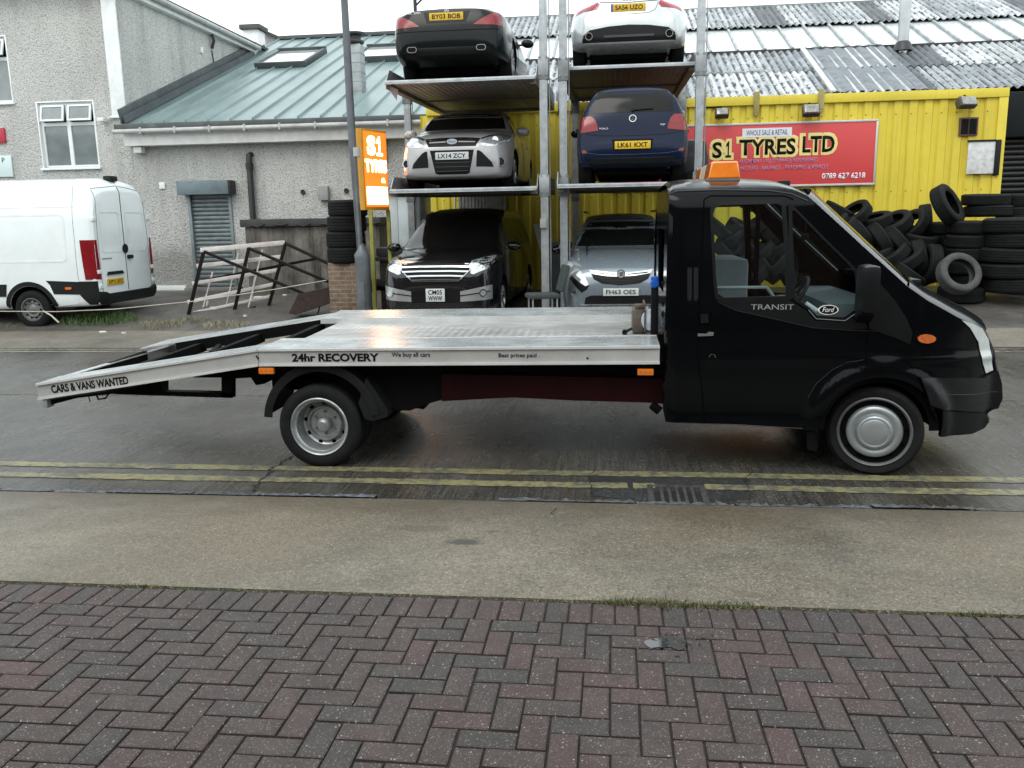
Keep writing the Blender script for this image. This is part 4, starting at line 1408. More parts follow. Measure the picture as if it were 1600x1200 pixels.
# ---------------------------------------------------------------- the red shop sign
sg = thing('shop_sign', 'long red tyre shop sign board with a white frame on the yellow front', 'sign', (3.3, YC-.08, 3))
YS = YC-.06
A, B = P(1368, 189, YS), P(1366, 286, YS)
xr = (A.x+B.x)/2
zt_, zb_ = A.z, B.z
xl = xr-5.05
MB().box((xl, YS, zb_), (xr, YS+.05, zt_), bev=.004).build('board', mat('sign_red', (.60, .055, .055), .45, var=.05, vscale=.8), sg, True)
fr = MB()
e = .035
fr.box((xl-e, YS-.012, zt_-.005), (xr+e, YS+.052, zt_+e), bev=.004).box((xl-e, YS-.012, zb_-e), (xr+e, YS+.052, zb_+.005), bev=.004).box((xl-e, YS-.012, zb_+.005), (xl+.005, YS+.052, zt_-.005), bev=.004).box((xr-.005, YS-.012, zb_+.005), (xr+e, YS+.052, zt_-.005), bev=.004)
fr.build('sign_frame', mat('sign_frame_grey', (.55, .56, .55), .4, metal=.4, var=.1), sg, True)
def on_sign(name, body, u0, v0, u1, v1, m, bold=0.0, off=.004, **k):
    a, b = P(u0, v0, YS), P(u1, v1, YS)
    w_ = b.x-a.x
    h = a.z-b.z
    return text(name, body, face_M(((a.x+b.x)/2, YS-off, (a.z+b.z)/2), (1, 0, 0), (0, 0, 1)), w_, h, m, sg, bold=bold, **k)
H_ = lambda c0, c1: None
M_sy = mat('sign_yellow', (.80, .68, .25), .4, var=.04)
a, b = P(1160, 202, YS), P(1237, 211, YS)
zc = P(1198, 207, YS).z
MB().box((a.x, YS-.008, zc-.085), (b.x, YS-.001, zc+.085)).build('white_strip', mat('sign_white', (.72, .76, .82), .4, var=.03), sg, True)
text('strip_lettering', 'WHOLE SALE & RETAIL', face_M(((a.x+b.x)/2, YS-.010, zc), (1, 0, 0), (0, 0, 1)), (b.x-a.x)*.84, .10, mat('navy_ink', (.04, .05, .12), .5), sg)
for word, u0, u1, vc in (('S', 1113, 1128, 234.5), ('1', 1131, 1145, 233.5), ('TYRES', 1155, 1243, 229.5), ('LTD', 1254, 1304, 225)):
    a, b = P(u0, vc, YS), P(u1, vc, YS)
    zc = (a.z+b.z)/2
    cM = lambda o: face_M(((a.x+b.x)/2, YS-o, zc), (1, 0, 0), (0, 0, 1))
    if word == '1':
        figure_one('yellow_outline', cM(.003), .155, .31, M_sy, sg, grow=.05)
        figure_one('black_lettering', cM(.009), .155, .31, M_ink, sg)
        continue
    text('yellow_outline', word, cM(.003), (b.x-a.x)+.12, .31+.12, M_sy, sg, grow=.10)
    text('black_lettering', word, cM(.009), (b.x-a.x), .31, M_ink, sg, bold=.028)
M_lil = mat('sign_lilac', (.40, .22, .38), .5)
for body, u0, u1, vc in (('ALIGNMENT - ALLOY WHEEL REFURBISHED', 1155, 1278, 251), ('PUNCTURE - BALANCE - TRACKING & VEHICLE', 1150, 1294, 262)):
    a, b = P(u0, vc, YS), P(u1, vc, YS)
    text('small_lettering', body, face_M(((a.x+b.x)/2, YS-.004, (a.z+b.z)/2), (1, 0, 0), (0, 0, 1)), b.x-a.x, .085, M_lil, sg, bold=.01)
a, b = P(1284, 275, YS), P(1352, 274, YS)
text('phone_lettering', '0789 627 6218', face_M(((a.x+b.x)/2, YS-.004, (a.z+b.z)/2), (1, 0, 0), (0, 0, 1)), b.x-a.x, .115, mat('sign_white', (.72, .76, .82)), sg, bold=.03)
# ================================================================== VEHICLE KIT
def M_paint(name, col, metal=.0, rough=.28, dirt=.12, dc=(.12, .11, .10), flake=0.0):
    return mat(name, col, rough, metal=metal, coat=(.8 if max(col) > .1 else .0), var=.05, vscale=1.5, dirt=dirt, dirtcol=dc, rvar=.06, spec=(.5 if max(col) > .1 else .2))

def car_body(spec, holes, mats, name='body', parent=None, nst=64):
    """loft of smoothed cross sections; t = distance from the front, x = L/2-t"""
    L = spec['L']
    T = spec
    ts = sorted({0.0, L} | {L*i/nst for i in range(nst+1)} | {.015, .03, .05, .08, .12, .16, .2, .26, L-.015, L-.03, L-.05, L-.08, L-.12, L-.17, L-.23})
    rows = []
    for t in ts:
        top, edge, bot = sinterp(T['top'], t), sinterp(T['edge'], t), sinterp(T['bot'], t)
        wb, we, wt = sinterp(T['wb'], t), sinterp(T['we'], t), sinterp(T['wt'], t)
        cr = sinterp(T['crown'], t) if 'crown' in T else .05
        edge = min(edge, top-.012)
        te = max(edge+.004, top-cr)
        zm = lerp(bot, edge, .55)
        pts = [(0, bot), (wb*.80, bot), (wb*.965, bot+.03), (wb*.99, lerp(bot, edge, .28)), (wb, zm), (lerp(wb, we, .55), lerp(zm, edge, .72)), (we, edge),
               (lerp(we, wt, .5), lerp(edge, te, .52)), (wt, te), (wt*.82, lerp(te, top, .62)), (wt*.45, lerp(te, top, .93)), (0, top)]
        rows.append((L/2-t, chaikin(pts, 2, closed=False)))
    m = len(rows[0][1])
    vs, fs = [], []
    ring = 2*m-2
    for x, pl in rows:
        for y, z in pl: vs.append((x, y, z))
        for y, z in pl[-2:0:-1]: vs.append((x, -y, z))
    for j in range(len(rows)-1):
        for i in range(ring):
            fs.append([j*ring+i, j*ring+(i+1) % ring, (j+1)*ring+(i+1) % ring, (j+1)*ring+i])
    fs.append(list(range(ring)))
    fs.append([(len(rows)-1)*ring+i for i in range(ring)][::-1])
    me = bpy.data.meshes.new(name)
    me.from_pydata(vs, [], fs)
    bm = bmesh.new(); bm.from_mesh(me)
    bmesh.ops.triangulate(bm, faces=[f for f in bm.faces if len(f.verts) > 4])
    bmesh.ops.recalc_face_normals(bm, faces=bm.faces)
    bvh = BVHTree.FromBMesh(bm)
    bm.to_mesh(me); bm.free()
    # wheel wells by boolean
    tmp = bpy.data.objects.new('tmp', me); COL.objects.link(tmp)
    for m_ in mats: me.materials.append(m_)
    cut = MB()
    for x, r, w0, w1 in holes:
        for s in (1, -1):
            cut.lathe([(0, w0*s), (r, w0*s), (r, w1*s), (0, w1*s)], 36, 'Y', (x, 0, spec.get('hubz', .31)))
    cme = cut.mesh(); co = bpy.data.objects.new('tmpc', cme); COL.objects.link(co)
    for m_ in mats: cme.materials.append(m_)
    bm = bmesh.new(); bm.from_mesh(cme)
    bmesh.ops.remove_doubles(bm, verts=bm.verts, dist=1e-5)
    bmesh.ops.recalc_face_normals(bm, faces=bm.faces)
    for f in bm.faces: f.material_index = 1
    bm.to_mesh(cme); bm.free()
    md = tmp.modifiers.new('b', 'BOOLEAN')
    md.operation = 'DIFFERENCE'; md.solver = 'EXACT'; md.object = co
    context.view_layer.update()
    dg = context.evaluated_depsgraph_get()
    res = bpy.data.meshes.new_from_object(tmp.evaluated_get(dg))
    bpy.data.objects.remove(tmp); bpy.data.objects.remove(co)
    res.name = name
    if len(res.vertices) < 50: res = me
    o = bpy.data.objects.new(name, res); COL.objects.link(o)
    if parent is not None: o.parent = parent
    smooth_by_angle(res, 38)
    return o, bvh

def patch(name, bvh, poly, view, m, parent, off=.004, thick=.02, step=.03, mirror=False, holes=(), round_=0, sub=None):
    """a panel whose outline (seen from the front, rear, side or top) is laid onto the body"""
    if mirror: poly = [(-a, b) for a, b in poly]; holes = [[(-a, b) for a, b in h] for h in holes]
    if round_: poly = chaikin(poly, round_)
    D = {'front': (-1, 0, 0), 'rear': (1, 0, 0), 'left': (0, -1, 0), 'right': (0, 1, 0), 'top': (0, 0, -1)}[view]
    D = Vector(D)
    def f(a, b):
        if view in ('front', 'rear'): o = Vector((0, a, b))
        elif view in ('left', 'right'): o = Vector((a, 0, b))
        else: o = Vector((a, b, 0))
        o = o-D*8
        h = bvh.ray_cast(o, D)
        if h[0] is None:
            n = bvh.find_nearest(o+D*6)
            p = n[0].copy()
            return p
        return h[0]-D*off
    me = surf_mesh(name, poly, f, holes=holes, step=step, thick=thick+off, tdir=D)
    return link(name, me, m, parent, False, 40)

def hit(bvh, a, b, view, off=0.0):
    D = Vector({'front': (-1, 0, 0), 'rear': (1, 0, 0), 'left': (0, -1, 0), 'right': (0, 1, 0), 'top': (0, 0, -1)}[view])
    o = Vector((0, a, b)) if view in ('front', 'rear') else (Vector((a, 0, b)) if view in ('left', 'right') else Vector((a, b, 0)))
    h = bvh.ray_cast(o-D*8, D)
    p = h[0] if h[0] is not None else bvh.find_nearest(o-D*3)[0]
    return p-D*off

def wheel(parent, x, y, z, r, w_, side, rim=.62, style='alloy', rmat=None):
    """side: +1 outer face towards +y. 'wheel' is the tyre, its child the rim"""
    rr = r*rim
    a = y
    o = y+side*w_
    e = .02*side
    t = MB().lathe([(rr, o-e*1.2), (rr+.012, o-e*.3), (rr+.05, o), (r-.045, o-e*.2), (r-.012, o-e*1.2), (r, o-e*2.2), (r, a+e*2.2), (r-.012, a+e), (rr+.04, a), (rr, a+e)], 44, 'Y', (x, 0, z), closed=True)
    # tread grooves
    g = t.build('wheel', M_tyre, parent, smooth=35)
    rm = MB()
    if style == 'alloy':
        rm.lathe([(rr+.004, o-e*.2), (rr-.012, o-e*.1), (rr-.022, o-e*1.5), (rr-.03, o-e*4)], 40, 'Y', (x, 0, z))
        for k in range(5):
            for d in (-.13, .13):
                t0 = 2*PI*k/5+.3
                p0 = Vector((x+.05*math.cos(t0+d*3), o-e*1.2, z+.05*math.sin(t0+d*3)))
                p1 = Vector((x+(rr-.015)*math.cos(t0+d), o-e*.6, z+(rr-.015)*math.sin(t0+d)))
                rm.bar(p0, p1, .022, .03, up=(0, 1, 0), bev=.004)
        rm.lathe([(0, o-e*.6), (.05, o-e*.7), (.065, o-e*1.3), (.065, o-e*3), (0, o-e*3)], 20, 'Y', (x, 0, z))
        rm.lathe([(0, o-e*4.2), (rr-.028, o-e*4.2)], 30, 'Y', (x, 0, z), mi=1)
    else:
        rm.lathe([(rr+.004, o-e*.2), (rr-.012, o-e*.1), (rr-.025, o-e*1.6), (rr-.05, o-e*2.2), (rr*.62, o-e*1.0), (rr*.45, o-e*1.6), (rr*.3, o-e*.6), (0, o-e*.4)], 40, 'Y', (x, 0, z))
        for k in range(10):
            t0 = 2*PI*k/10
            rm.lathe([(0, 0), (.018, -.0001*side), (.018, .006*side), (0, .006*side)], 10, 'Y', (x+rr*.74*math.cos(t0), o-e*1.35, z+rr*.74*math.sin(t0)), mi=1)
    ro = rm.build('rim', [rmat or M_steelrim, M_dark], g, smooth=35)
    return g

def plate(parent, txt, c, n, w_, h, m, two=None, up=(0, 0, 1)):
    """number plate at c facing n"""
    n = Vector(n).normalized()
    xd = Vector(up).cross(n)
    M = face_M(Vector(c), xd, up)
    pb = MB(); pb.M = M
    pb.box((-w_/2, -h/2, -.012), (w_/2, h/2, 0), bev=.003)
    po = pb.build('number_plate', m, parent)
    if two:
        for tx, yy in ((txt, h*.22), (two, -h*.24)):
            text('plate_lettering', tx, M @ Matrix.Translation((0, yy, .001)), w_*.74, h*.36, M_ink, po, False, bold=.02, depth=.001)
    else:
        text('plate_lettering', txt, M @ Matrix.Translation((0, 0, .001)), w_*.84, h*.62, M_ink, po, False, grow=.022, depth=.001)
    return po

def ring(mb, c, n, r0, r1, d=.006, k=28):
    n = Vector(n).normalized()
    a = n.orthogonal().normalized(); b = n.cross(a)
    c = Vector(c)
    vs = []
    for i in range(k):
        t = 2*PI*i/k
        e = a*math.cos(t)+b*math.sin(t)
        vs += [c+e*r0, c+e*r1, c+e*r1+n*d, c+e*r0+n*d]
    fs = []
    for i in range(k):
        j = (i+1) % k
        for q in range(4):
            fs.append([i*4+q, j*4+q, j*4+(q+1) % 4, i*4+(q+1) % 4])
    mb.add(vs, fs)

def disc(mb, c, n, r, d=.006, k=28, sx=1.0):
    n = Vector(n).normalized()
    u = Vector((0, 0, 1)); a = u.cross(n).normalized(); b = n.cross(a)
    c = Vector(c)
    vs = [c+(a*math.cos(2*PI*i/k)*sx+b*math.sin(2*PI*i/k))*r for i in range(k)]
    vs += [v+n*d for v in vs]
    fs = [list(range(k))[::-1], [k+i for i in range(k)]]+[[i, (i+1) % k, k+(i+1) % k, k+i] for i in range(k)]
    mb.add(vs, fs)

def mirror_part(parent, x, y, z, side, m, glassm=None):
    """door mirror: stalk + shell"""
    mb = MB()
    bm = bmesh.new()
    bmesh.ops.create_uvsphere(bm, u_segments=20, v_segments=12, radius=1)
    vs = [Vector((x+v.co.x*.075+.02, y+side*(.13+v.co.y*.115), z+v.co.z*.075-.01*v.co.y)) for v in bm.verts]
    bm.verts.index_update()
    mb.add(vs, [[v.index for v in f.verts] for f in bm.faces]); bm.free()
    mb.bar((x-.02, y-side*.04, z-.03), (x, y+side*.08, z-.02), .05, .03, bev=.008)
    return mb.build('door_mirror', m, parent, smooth=50)

def seam(name, bvh, pts, view, parent, w_=.007, m=None, off=.0025, mirror=False):
    """thin dark shut line laid on the body"""
    if mirror: pts = [(-a, b) for a, b in pts]
    dn = []
    for a, b in zip(pts, pts[1:]):
        L = math.hypot(b[0]-a[0], b[1]-a[1]); k = max(1, int(L/.05))
        dn += [(lerp(a[0], b[0], i/k), lerp(a[1], b[1], i/k)) for i in range(k)]
    dn.append(pts[-1])
    q = [hit(bvh, a, b, view, off*.2) for a, b in dn]
    return MB().tube(q, w_/2, 5).build(name, m or M_dark, parent)

def side_glass(bvh, parent, polys, step=.06):
    for s, view in ((1, 'left'), (-1, 'right')):
        for pl in polys:
            patch('side_window', bvh, pl, view, M_carglass, parent, off=.003, step=step)

# ---------------------------------------------------------------- the cars
def hatch_tables(L, W, H, hood=.79, cowl=1.0, ct=1.12, rt=2.0, rear_t=3.7, tail=.95, beltz=.92, bootz=None):
    h = W/2
    return dict(L=L,
        top=[(0, hood-.17), (.03, hood-.09), (.10, hood), (.35, hood+(cowl-hood)*.45), (ct*.8, cowl-.03), (ct, cowl), (lerp(ct, rt, .5), lerp(cowl, H, .60)), (rt, H-.05), (rt+.5, H), (rear_t-.3, H-.02), (rear_t, H-.07), (lerp(rear_t, L-.12, .55), lerp(H-.07, tail, .5)), (L-.12, tail), (L-.04, tail-.16), (L, tail-.35)],
        edge=[(0, hood-.25), (.10, hood-.09), (.5, hood-.02), (ct, cowl-.10), (rt, beltz), (L*.7, beltz+.04), (L-.3, beltz+.03), (L-.08, beltz-.08), (L, tail-.45)],
        bot=[(0, .30), (.05, .22), (.3, .19), (L*.5, .19), (L-.3, .24), (L-.05, .30), (L, .36)],
        wb=[(0, h*.62), (.04, h*.74), (.12, h*.84), (.28, h*.93), (.55, h*.985), (1.0, h), (L-1.0, h), (L-.5, h*.98), (L-.2, h*.93), (L-.06, h*.85), (L, h*.74)],
        we=[(0, h*.58), (.04, h*.68), (.12, h*.77), (.28, h*.86), (.6, h*.93), (ct, h*.95), (L-1.0, h*.94), (L-.4, h*.90), (L-.15, h*.84), (L, h*.68)],
        wt=[(0, h*.50), (.05, h*.58), (.12, h*.68), (.4, h*.76), (ct, h*.80), (rt, h*.66), (rt+.6, h*.65), (rear_t, h*.63), (L-.3, h*.70), (L-.1, h*.72), (L, h*.6)],
        crown=[(0, .05), (ct, .05), (rt, .06), (rear_t, .07), (L, .06)])

def make_car(name, label, cat, spec, paint, loc, rz, wheels, wr=.315, style='alloy', group=None, hubz=None):
    t = thing(name, label, cat, loc, rz, group)
    spec['hubz'] = wr
    L, h = spec['L'], spec['W']/2
    xf, xr = L/2-wheels[0], L/2-wheels[1]
    body, bvh = car_body(spec, [(xf, wr+.055, h-.26, h+.2), (xr, wr+.055, h-.26, h+.2)], [paint, M_dark], parent=t)
    for x in (xf, xr):
        for s in (1, -1):
            wheel(t, x, s*(h-.235), wr, wr, .205, s, style=style)
    MB().box((xr-.2, -h+.3, .16), (xf+.2, h-.3, .24), bev=.02).box((xf-.05, -h+.25, .2), (xf+.05, h-.25, .3), bev=.02).box((xr-.05, -h+.25, .2), (xr+.05, h-.25, .3), bev=.02).build('underbody', M_dark, t)
    return t, bvh, xf, xr

def arc_pl(cx, cz, r, a0, a1, n=12):
    return [(cx+r*math.cos(R_(lerp(a0, a1, i/n))), cz+r*math.sin(R_(lerp(a0, a1, i/n)))) for i in range(n+1)]

FRONT, REAR = R_(-90), R_(90)
def put(L, nose_y, face):
    """y of the car centre from the y of the end that faces the camera"""
    return nose_y+L/2

# --- silver hatchback, nose to the road (middle deck, left lift)
ZM, ZT = 2.40, 4.10
M_silver = M_paint('silver_paint', (.36, .365, .375), metal=.15, rough=.3, dirt=.1)
sp = hatch_tables(4.36, 1.82, 1.47, hood=.80, cowl=1.02, ct=1.10, rt=2.0, rear_t=3.75, tail=.98)
sp['W'] = 1.82
t, bv, xf, xr = make_car('hatchback_car', 'silver hatchback parked nose out on the middle deck of the left lift', 'car', sp, M_silver, (-2.47, put(4.36, 13.42, 0), ZM), FRONT, (.88, 3.53))
patch('windscreen', bv, [(-.70, 1.03), (.70, 1.03), (.60, 1.30), (.53, 1.415), (0, 1.432), (-.53, 1.415), (-.60, 1.30)], 'front', M_carglass, t, step=.05)
M_hexgrille = mat('grille_black', (.006, .006, .0065), .5, var=.2, spec=.2)
patch('upper_grille', bv, [(-.44, .795), (-.2, .815), (.2, .815), (.44, .795), (.37, .67), (-.37, .67)], 'front', M_hexgrille, t)
patch('grille_bar', bv, [(-.36, .745), (-.1, .755), (-.1, .735), (-.36, .728)], 'front', M_silver, t, off=.012)
patch('grille_bar', bv, [(-.36, .745), (-.1, .755), (-.1, .735), (-.36, .728)], 'front', M_silver, t, off=.012, mirror=True)
patch('lower_grille', bv, [(-.345, .615), (.345, .615), (.27, .27), (.22, .25), (-.22, .25), (-.27, .27)], 'front', M_hexgrille, t)
for s in (0, 1):
    patch('side_vent', bv, [(.375, .36), (.645, .35), (.62, .42), (.47, .575), (.42, .605), (.39, .60)], 'front', M_hexgrille, t, mirror=s)
    patch('headlight', bv, [(.44, .70), (.50, .665), (.62, .66), (.76, .70), (.865, .79), (.87, .84), (.74, .855), (.60, .82), (.47, .765)], 'front', M_lampglass, t, mirror=s, step=.03)
    patch('lamp_surround', bv, [(.455, .775), (.60, .83), (.74, .866), (.875, .853), (.87, .873), (.72, .885), (.55, .845), (.44, .795)], 'front', M_black, t, mirror=s, off=.006)
    sg_ = -1 if s else 1
    c = hit(bv, sg_*.745, .43, 'front', .003)
    m = MB(); ring(m, c, (1, sg_*.35, 0), .055, .072, .012); m.build('fog_lamp_ring', M_chrome, t)
    m = MB(); disc(m, c, (1, sg_*.35, 0), .056, .006); m.build('fog_lamp', M_black, t)
    c = hit(bv, sg_*.66, .77, 'front', .006)
    m = MB(); disc(m, c, (1, sg_*.5, .25), .048, .003); m.build('lamp_reflector', M_chrome, t)
m = MB()
for i in range(5):
    z = .56-.065*i
    for s in (1, -1):
        q = [hit(bv, s*a, z, 'front', .008) for a in (.40+.02*i if i < 9 else 0, .44+.045*i)]
    q = [hit(bv, a/10*.30*(1-.04*i), z, 'front', .008) for a in range(-10, 11, 2)]
    m.tube(q, .005, 5)
m.build('grille_slats', mat('dark_grey_plastic', (.04, .04, .042), .5), t)
c = hit(bv, 0, .53, 'front', .018)
plate(t, 'LX14 ZCY', c, (1, 0, 0), .52, .111, M_platew)
c = hit(bv, 0, .745, 'front', .014)
m = MB(); disc(m, c, (1, 0, .1), .042, .012, sx=2.0); m.build('oval_badge', mat('oval_blue_grey', (.30, .33, .38), .25, metal=.6), t)
m = MB(); 
text('badge_lettering', 'Ford', face_M(c+Vector((.0135, 0, .001)), (0, 1, 0), (0, 0, 1)), .11, .036, M_chrome, t, False, shear=.3)
for s in (1, -1): mirror_part(t, 4.36/2-1.42, s*.84, .99, s, M_silver)
side_glass(bv, t, [[(.90, .96), (.15, .965), (.1, 1.36), (.42, 1.34), (.62, 1.2)], [(.08, .965), (-.75, .98), (-.95, 1.13), (-.65, 1.30), (.03, 1.36)]])
for v in ('left', 'right'):
    seam('door_seam', bv, [(.95, .90), (.98, .35), (.85, .26)], v, t); seam('door_seam', bv, [(.1, .93), (.1, .26)], v, t)
for s in (1, -1):
    for xx in (.28, -.62):
        p = hit(bv, xx, .83, 'left' if s == 1 else 'right', .02)
        MB().box((xx-.09, p.y-.012, .815), (xx+.09, p.y+.012, .845), bev=.01).build('door_handle', M_silver, t)

# --- black two-seat roadster with a hard top, tail to the road (top deck, left lift)
M_blackp = M_paint('black_car_paint', (.007, .0105, .0115), rough=.16, dirt=.10, dc=(.02, .022, .022))
L = 4.53
h = .915
spm = dict(L=L, W=1.83,
    top=[(0, .50), (.05, .62), (.15, .70), (.8, .82), (1.6, .93), (2.2, 1.2), (2.6, 1.28), (3.0, 1.28), (3.4, 1.12), (3.65, 1.0), (3.9, .985), (L-.22, .99), (L-.12, .97), (L-.07, .86), (L-.03, .72), (L, .58)],
    edge=[(0, .42), (.2, .62), (1.0, .78), (2.0, .86), (3.0, .88), (3.6, .90), (L-.25, .90), (L-.1, .80), (L-.03, .66), (L, .50)],
    bot=[(0, .3), (.1, .18), (L*.5, .18), (L-.3, .26), (L-.05, .30), (L, .36)],
    wb=[(0, h*.6), (.1, h*.82), (.35, h*.95), (.9, h), (L-.9, h), (L-.45, h*.97), (L-.2, h*.92), (L-.07, h*.86), (L, h*.76)],
    we=[(0, h*.55), (.1, h*.75), (.4, h*.86), (1, h*.92), (3.2, h*.93), (L-.5, h*.92), (L-.25, h*.88), (L-.1, h*.80), (L, h*.70)],
    wt=[(0, h*.5), (.2, h*.65), (1.5, h*.72), (2.1, h*.66), (2.6, h*.58), (3.1, h*.57), (3.6, h*.68), (L-.25, h*.70), (L-.1, h*.66), (L, h*.6)],
    crown=[(0, .04), (L, .045)])
t, bv, xf, xr = make_car('roadster_car', 'black hard top roadster parked tail out on the top deck of the left lift', 'car', spm, M_blackp, (-2.50, put(L, 13.40, 1), ZT+.02), REAR, (.85, 3.42), wr=.33)
for s in (0, 1):
    patch('tail_light', bv, [(.41, .715), (.60, .705), (.88, .70), (.89, .83), (.86, .92), (.80, .93), (.67, .87), (.52, .79)], 'rear', M_redlamp, t, mirror=s, off=.006)
    for zz in (.77, .83):
        pass
    m = MB()
    s_ = -1 if s else 1
    c = hit(bv, s_*.53, .375, 'rear', .01)
    k = rrect(-.075, -.042, .075, .042, .04)
    m.prism(k, .02, face_M(c, (0, -1, 0), (0, 0, 1)))
    m.build('exhaust_tip', mat('dull_exhaust', (.28, .27, .25), .35, metal=.8), t)
    m = MB().prism(rrect(-.064, -.033, .064, .033, .03), .004, face_M(c+Vector((-.0205, 0, 0)), (0, -1, 0), (0, 0, 1)))
    m.build('exhaust_bore', M_dark, t)
patch('plate_recess', bv, [(-.36, .93), (.36, .93), (.30, .76), (-.30, .76)], 'rear', M_black, t, off=.003)
c = hit(bv, 0, .85, 'rear', .02)
plate(t, 'BY03 BOB', c, (-1, 0, .10), .52, .111, M_platey)
c = hit(bv, 0, .94, 'rear', .006)
m = MB(); ring(m, c, (-1, 0, .1), .026, .031, .004)
for a in (90, 210, 330):
    m.bar(c+Vector((-.004, 0, 0)), c+Vector((-.004, .028*math.cos(R_(a)), .028*math.sin(R_(a)))), .006)
m.build('star_badge', M_chrome, t)
c = hit(bv, .50, .925, 'rear', .004)
text('model_lettering', 'SL 500', face_M(c+Vector((-.002, 0, 0)), (0, -1, 0), (0, 0, 1)), .19, .028, M_chrome, t, False)
patch('bumper_strip', bv, [(-.80, .645), (.80, .645), (.80, .632), (-.80, .632)], 'rear', M_dark, t, off=.002, thick=.004)
patch('lower_valance', bv, [(-.70, .30), (.70, .30), (.62, .40), (-.62, .40)], 'rear', M_black, t, off=.004)
patch('rear_window', bv, [(-.50, 1.02), (.50, 1.02), (.42, 1.21), (-.42, 1.21)], 'rear', M_carglass, t, step=.05)
patch('high_brake_light', bv, [(-.14, .993-.012), (.14, .993-.012), (.14, .973), (-.14, .973)], 'rear', M_redlamp, t, off=.004)
side_glass(bv, t, [[(.1, .92), (-.65, .94), (-.85, 1.05), (-.55, 1.19), (-.1, 1.22)]])
for s in (1, -1): mirror_part(t, .45, s*.84, .92, s, M_blackp)
for v in ('left', 'right'): seam('door_seam', bv, [(-.55, .9), (-.6, .35)], v, t)

# --- white/silver coupe, tail to the road (top deck, right lift)
M_whites = M_paint('light_silver_paint', (.56, .60, .61), metal=.25, rough=.28, dirt=.14, dc=(.3, .3, .29))
L = 4.18; h = .92
spt = dict(L=L, W=1.84,
    top=[(0, .5), (.05, .62), (.15, .72), (.6, .85), (1.2, .97), (1.9, 1.28), (2.4, 1.35), (2.9, 1.31), (3.4, 1.16), (3.75, 1.03), (L-.18, .985), (L-.13, .95), (L-.08, .84), (L-.04, .70), (L, .62)],
    edge=[(0, .42), (.2, .62), (1.0, .82), (2.0, .90), (3.0, .92), (3.5, .90), (L-.25, .82), (L-.1, .72), (L-.03, .62), (L, .52)],
    bot=[(0, .3), (.1, .17), (L*.5, .17), (L-.3, .25), (L-.05, .28), (L, .34)],
    wb=[(0, h*.6), (.1, h*.82), (.35, h*.95), (.9, h), (L-.9, h*1.0), (L-.45, h*.99), (L-.22, h*.95), (L-.08, h*.88), (L, h*.78)],
    we=[(0, h*.55), (.1, h*.75), (.4, h*.86), (1, h*.90), (3.0, h*.90), (L-.5, h*.90), (L-.25, h*.86), (L-.1, h*.80), (L, h*.70)],
    wt=[(0, h*.5), (.2, h*.65), (1.2, h*.70), (1.9, h*.58), (2.6, h*.55), (3.1, h*.56), (3.6, h*.58), (L-.25, h*.56), (L-.1, h*.55), (L, h*.5)],
    crown=[(0, .05), (L, .07)])
t, bv, xf, xr = make_car('coupe_car', 'pale silver rounded coupe parked tail out on the top deck of the right lift', 'car', spt, M_whites, (.24, put(L, 13.95, 1), ZT+.20), REAR, (.86, 3.33), wr=.33)
for s in (0, 1):
    patch('tail_light', bv, [(.45, .85), (.49, .795), (.70, .775), (.89, .70), (.90, .80), (.82, .91), (.64, .965), (.50, .972)], 'rear', mat('pale_red_lamp', (.30, .03, .04), .2, coat=.4, var=.1), t, mirror=s, off=.005)
    s_ = -1 if s else 1
    c = hit(bv, s_*.61, .385, 'rear', .012)
    m = MB(); ring(m, c, (-1, 0, 0), .048, .056, .03); m.build('exhaust_tip', mat('dull_exhaust', (.28, .27, .25)), t)
    m = MB(); disc(m, c, (-1, 0, 0), .049, .01); m.build('exhaust_bore', M_dark, t)
patch('diffuser', bv, [(-.72, .30), (-.70, .40), (-.60, .48), (-.3, .525), (0, .54), (.3, .525), (.60, .48), (.70, .40), (.72, .30)], 'rear', M_black, t, off=.005, step=.04)
patch('lower_plate', bv, [(-.38, .36), (.38, .36), (.38, .395), (-.38, .395)], 'rear', mat('dark_grey_plastic', (.04, .04, .042)), t, off=.02)
seam('boot_seam', bv, [(-.47, .93), (-.40, .76), (-.30, .71), (0, .70), (.30, .71), (.40, .76), (.47, .93)], 'rear', t)
patch('boot_edge', bv, [(-.44, .905), (0, .885), (.44, .905), (.44, .895), (0, .875), (-.44, .895)], 'rear', M_dark, t, off=.002, thick=.005)
c = hit(bv, 0, .80, 'rear', .02)
plate(t, 'SA56 UZO', c, (-1, 0, .15), .50, .111, M_platey)
m = MB().box((c.x-.006, .245, c.z-.05), (c.x+.01, .275, c.z+.055)); m.build('plate_band', mat('blue_band', (.03, .08, .35), .4), t)
m = MB()
for i in range(4):
    c = hit(bv, -.078+.052*i, .945, 'rear', .006)
    ring(m, c, (-1, 0, .5), .026, .033, .006, 20)
m.build('four_ring_badge', M_chrome, t)
patch('rear_window', bv, [(-.42, 1.02), (.42, 1.02), (.36, 1.26), (-.36, 1.26)], 'rear', M_carglass, t, step=.05)
c = hit(bv, -.40, .945, 'rear', .004)
text('model_lettering', 'TT', face_M(c+Vector((-.002, 0, 0)), (0, -1, 0), (0, 0, 1)), .05, .028, M_chrome, t, False)

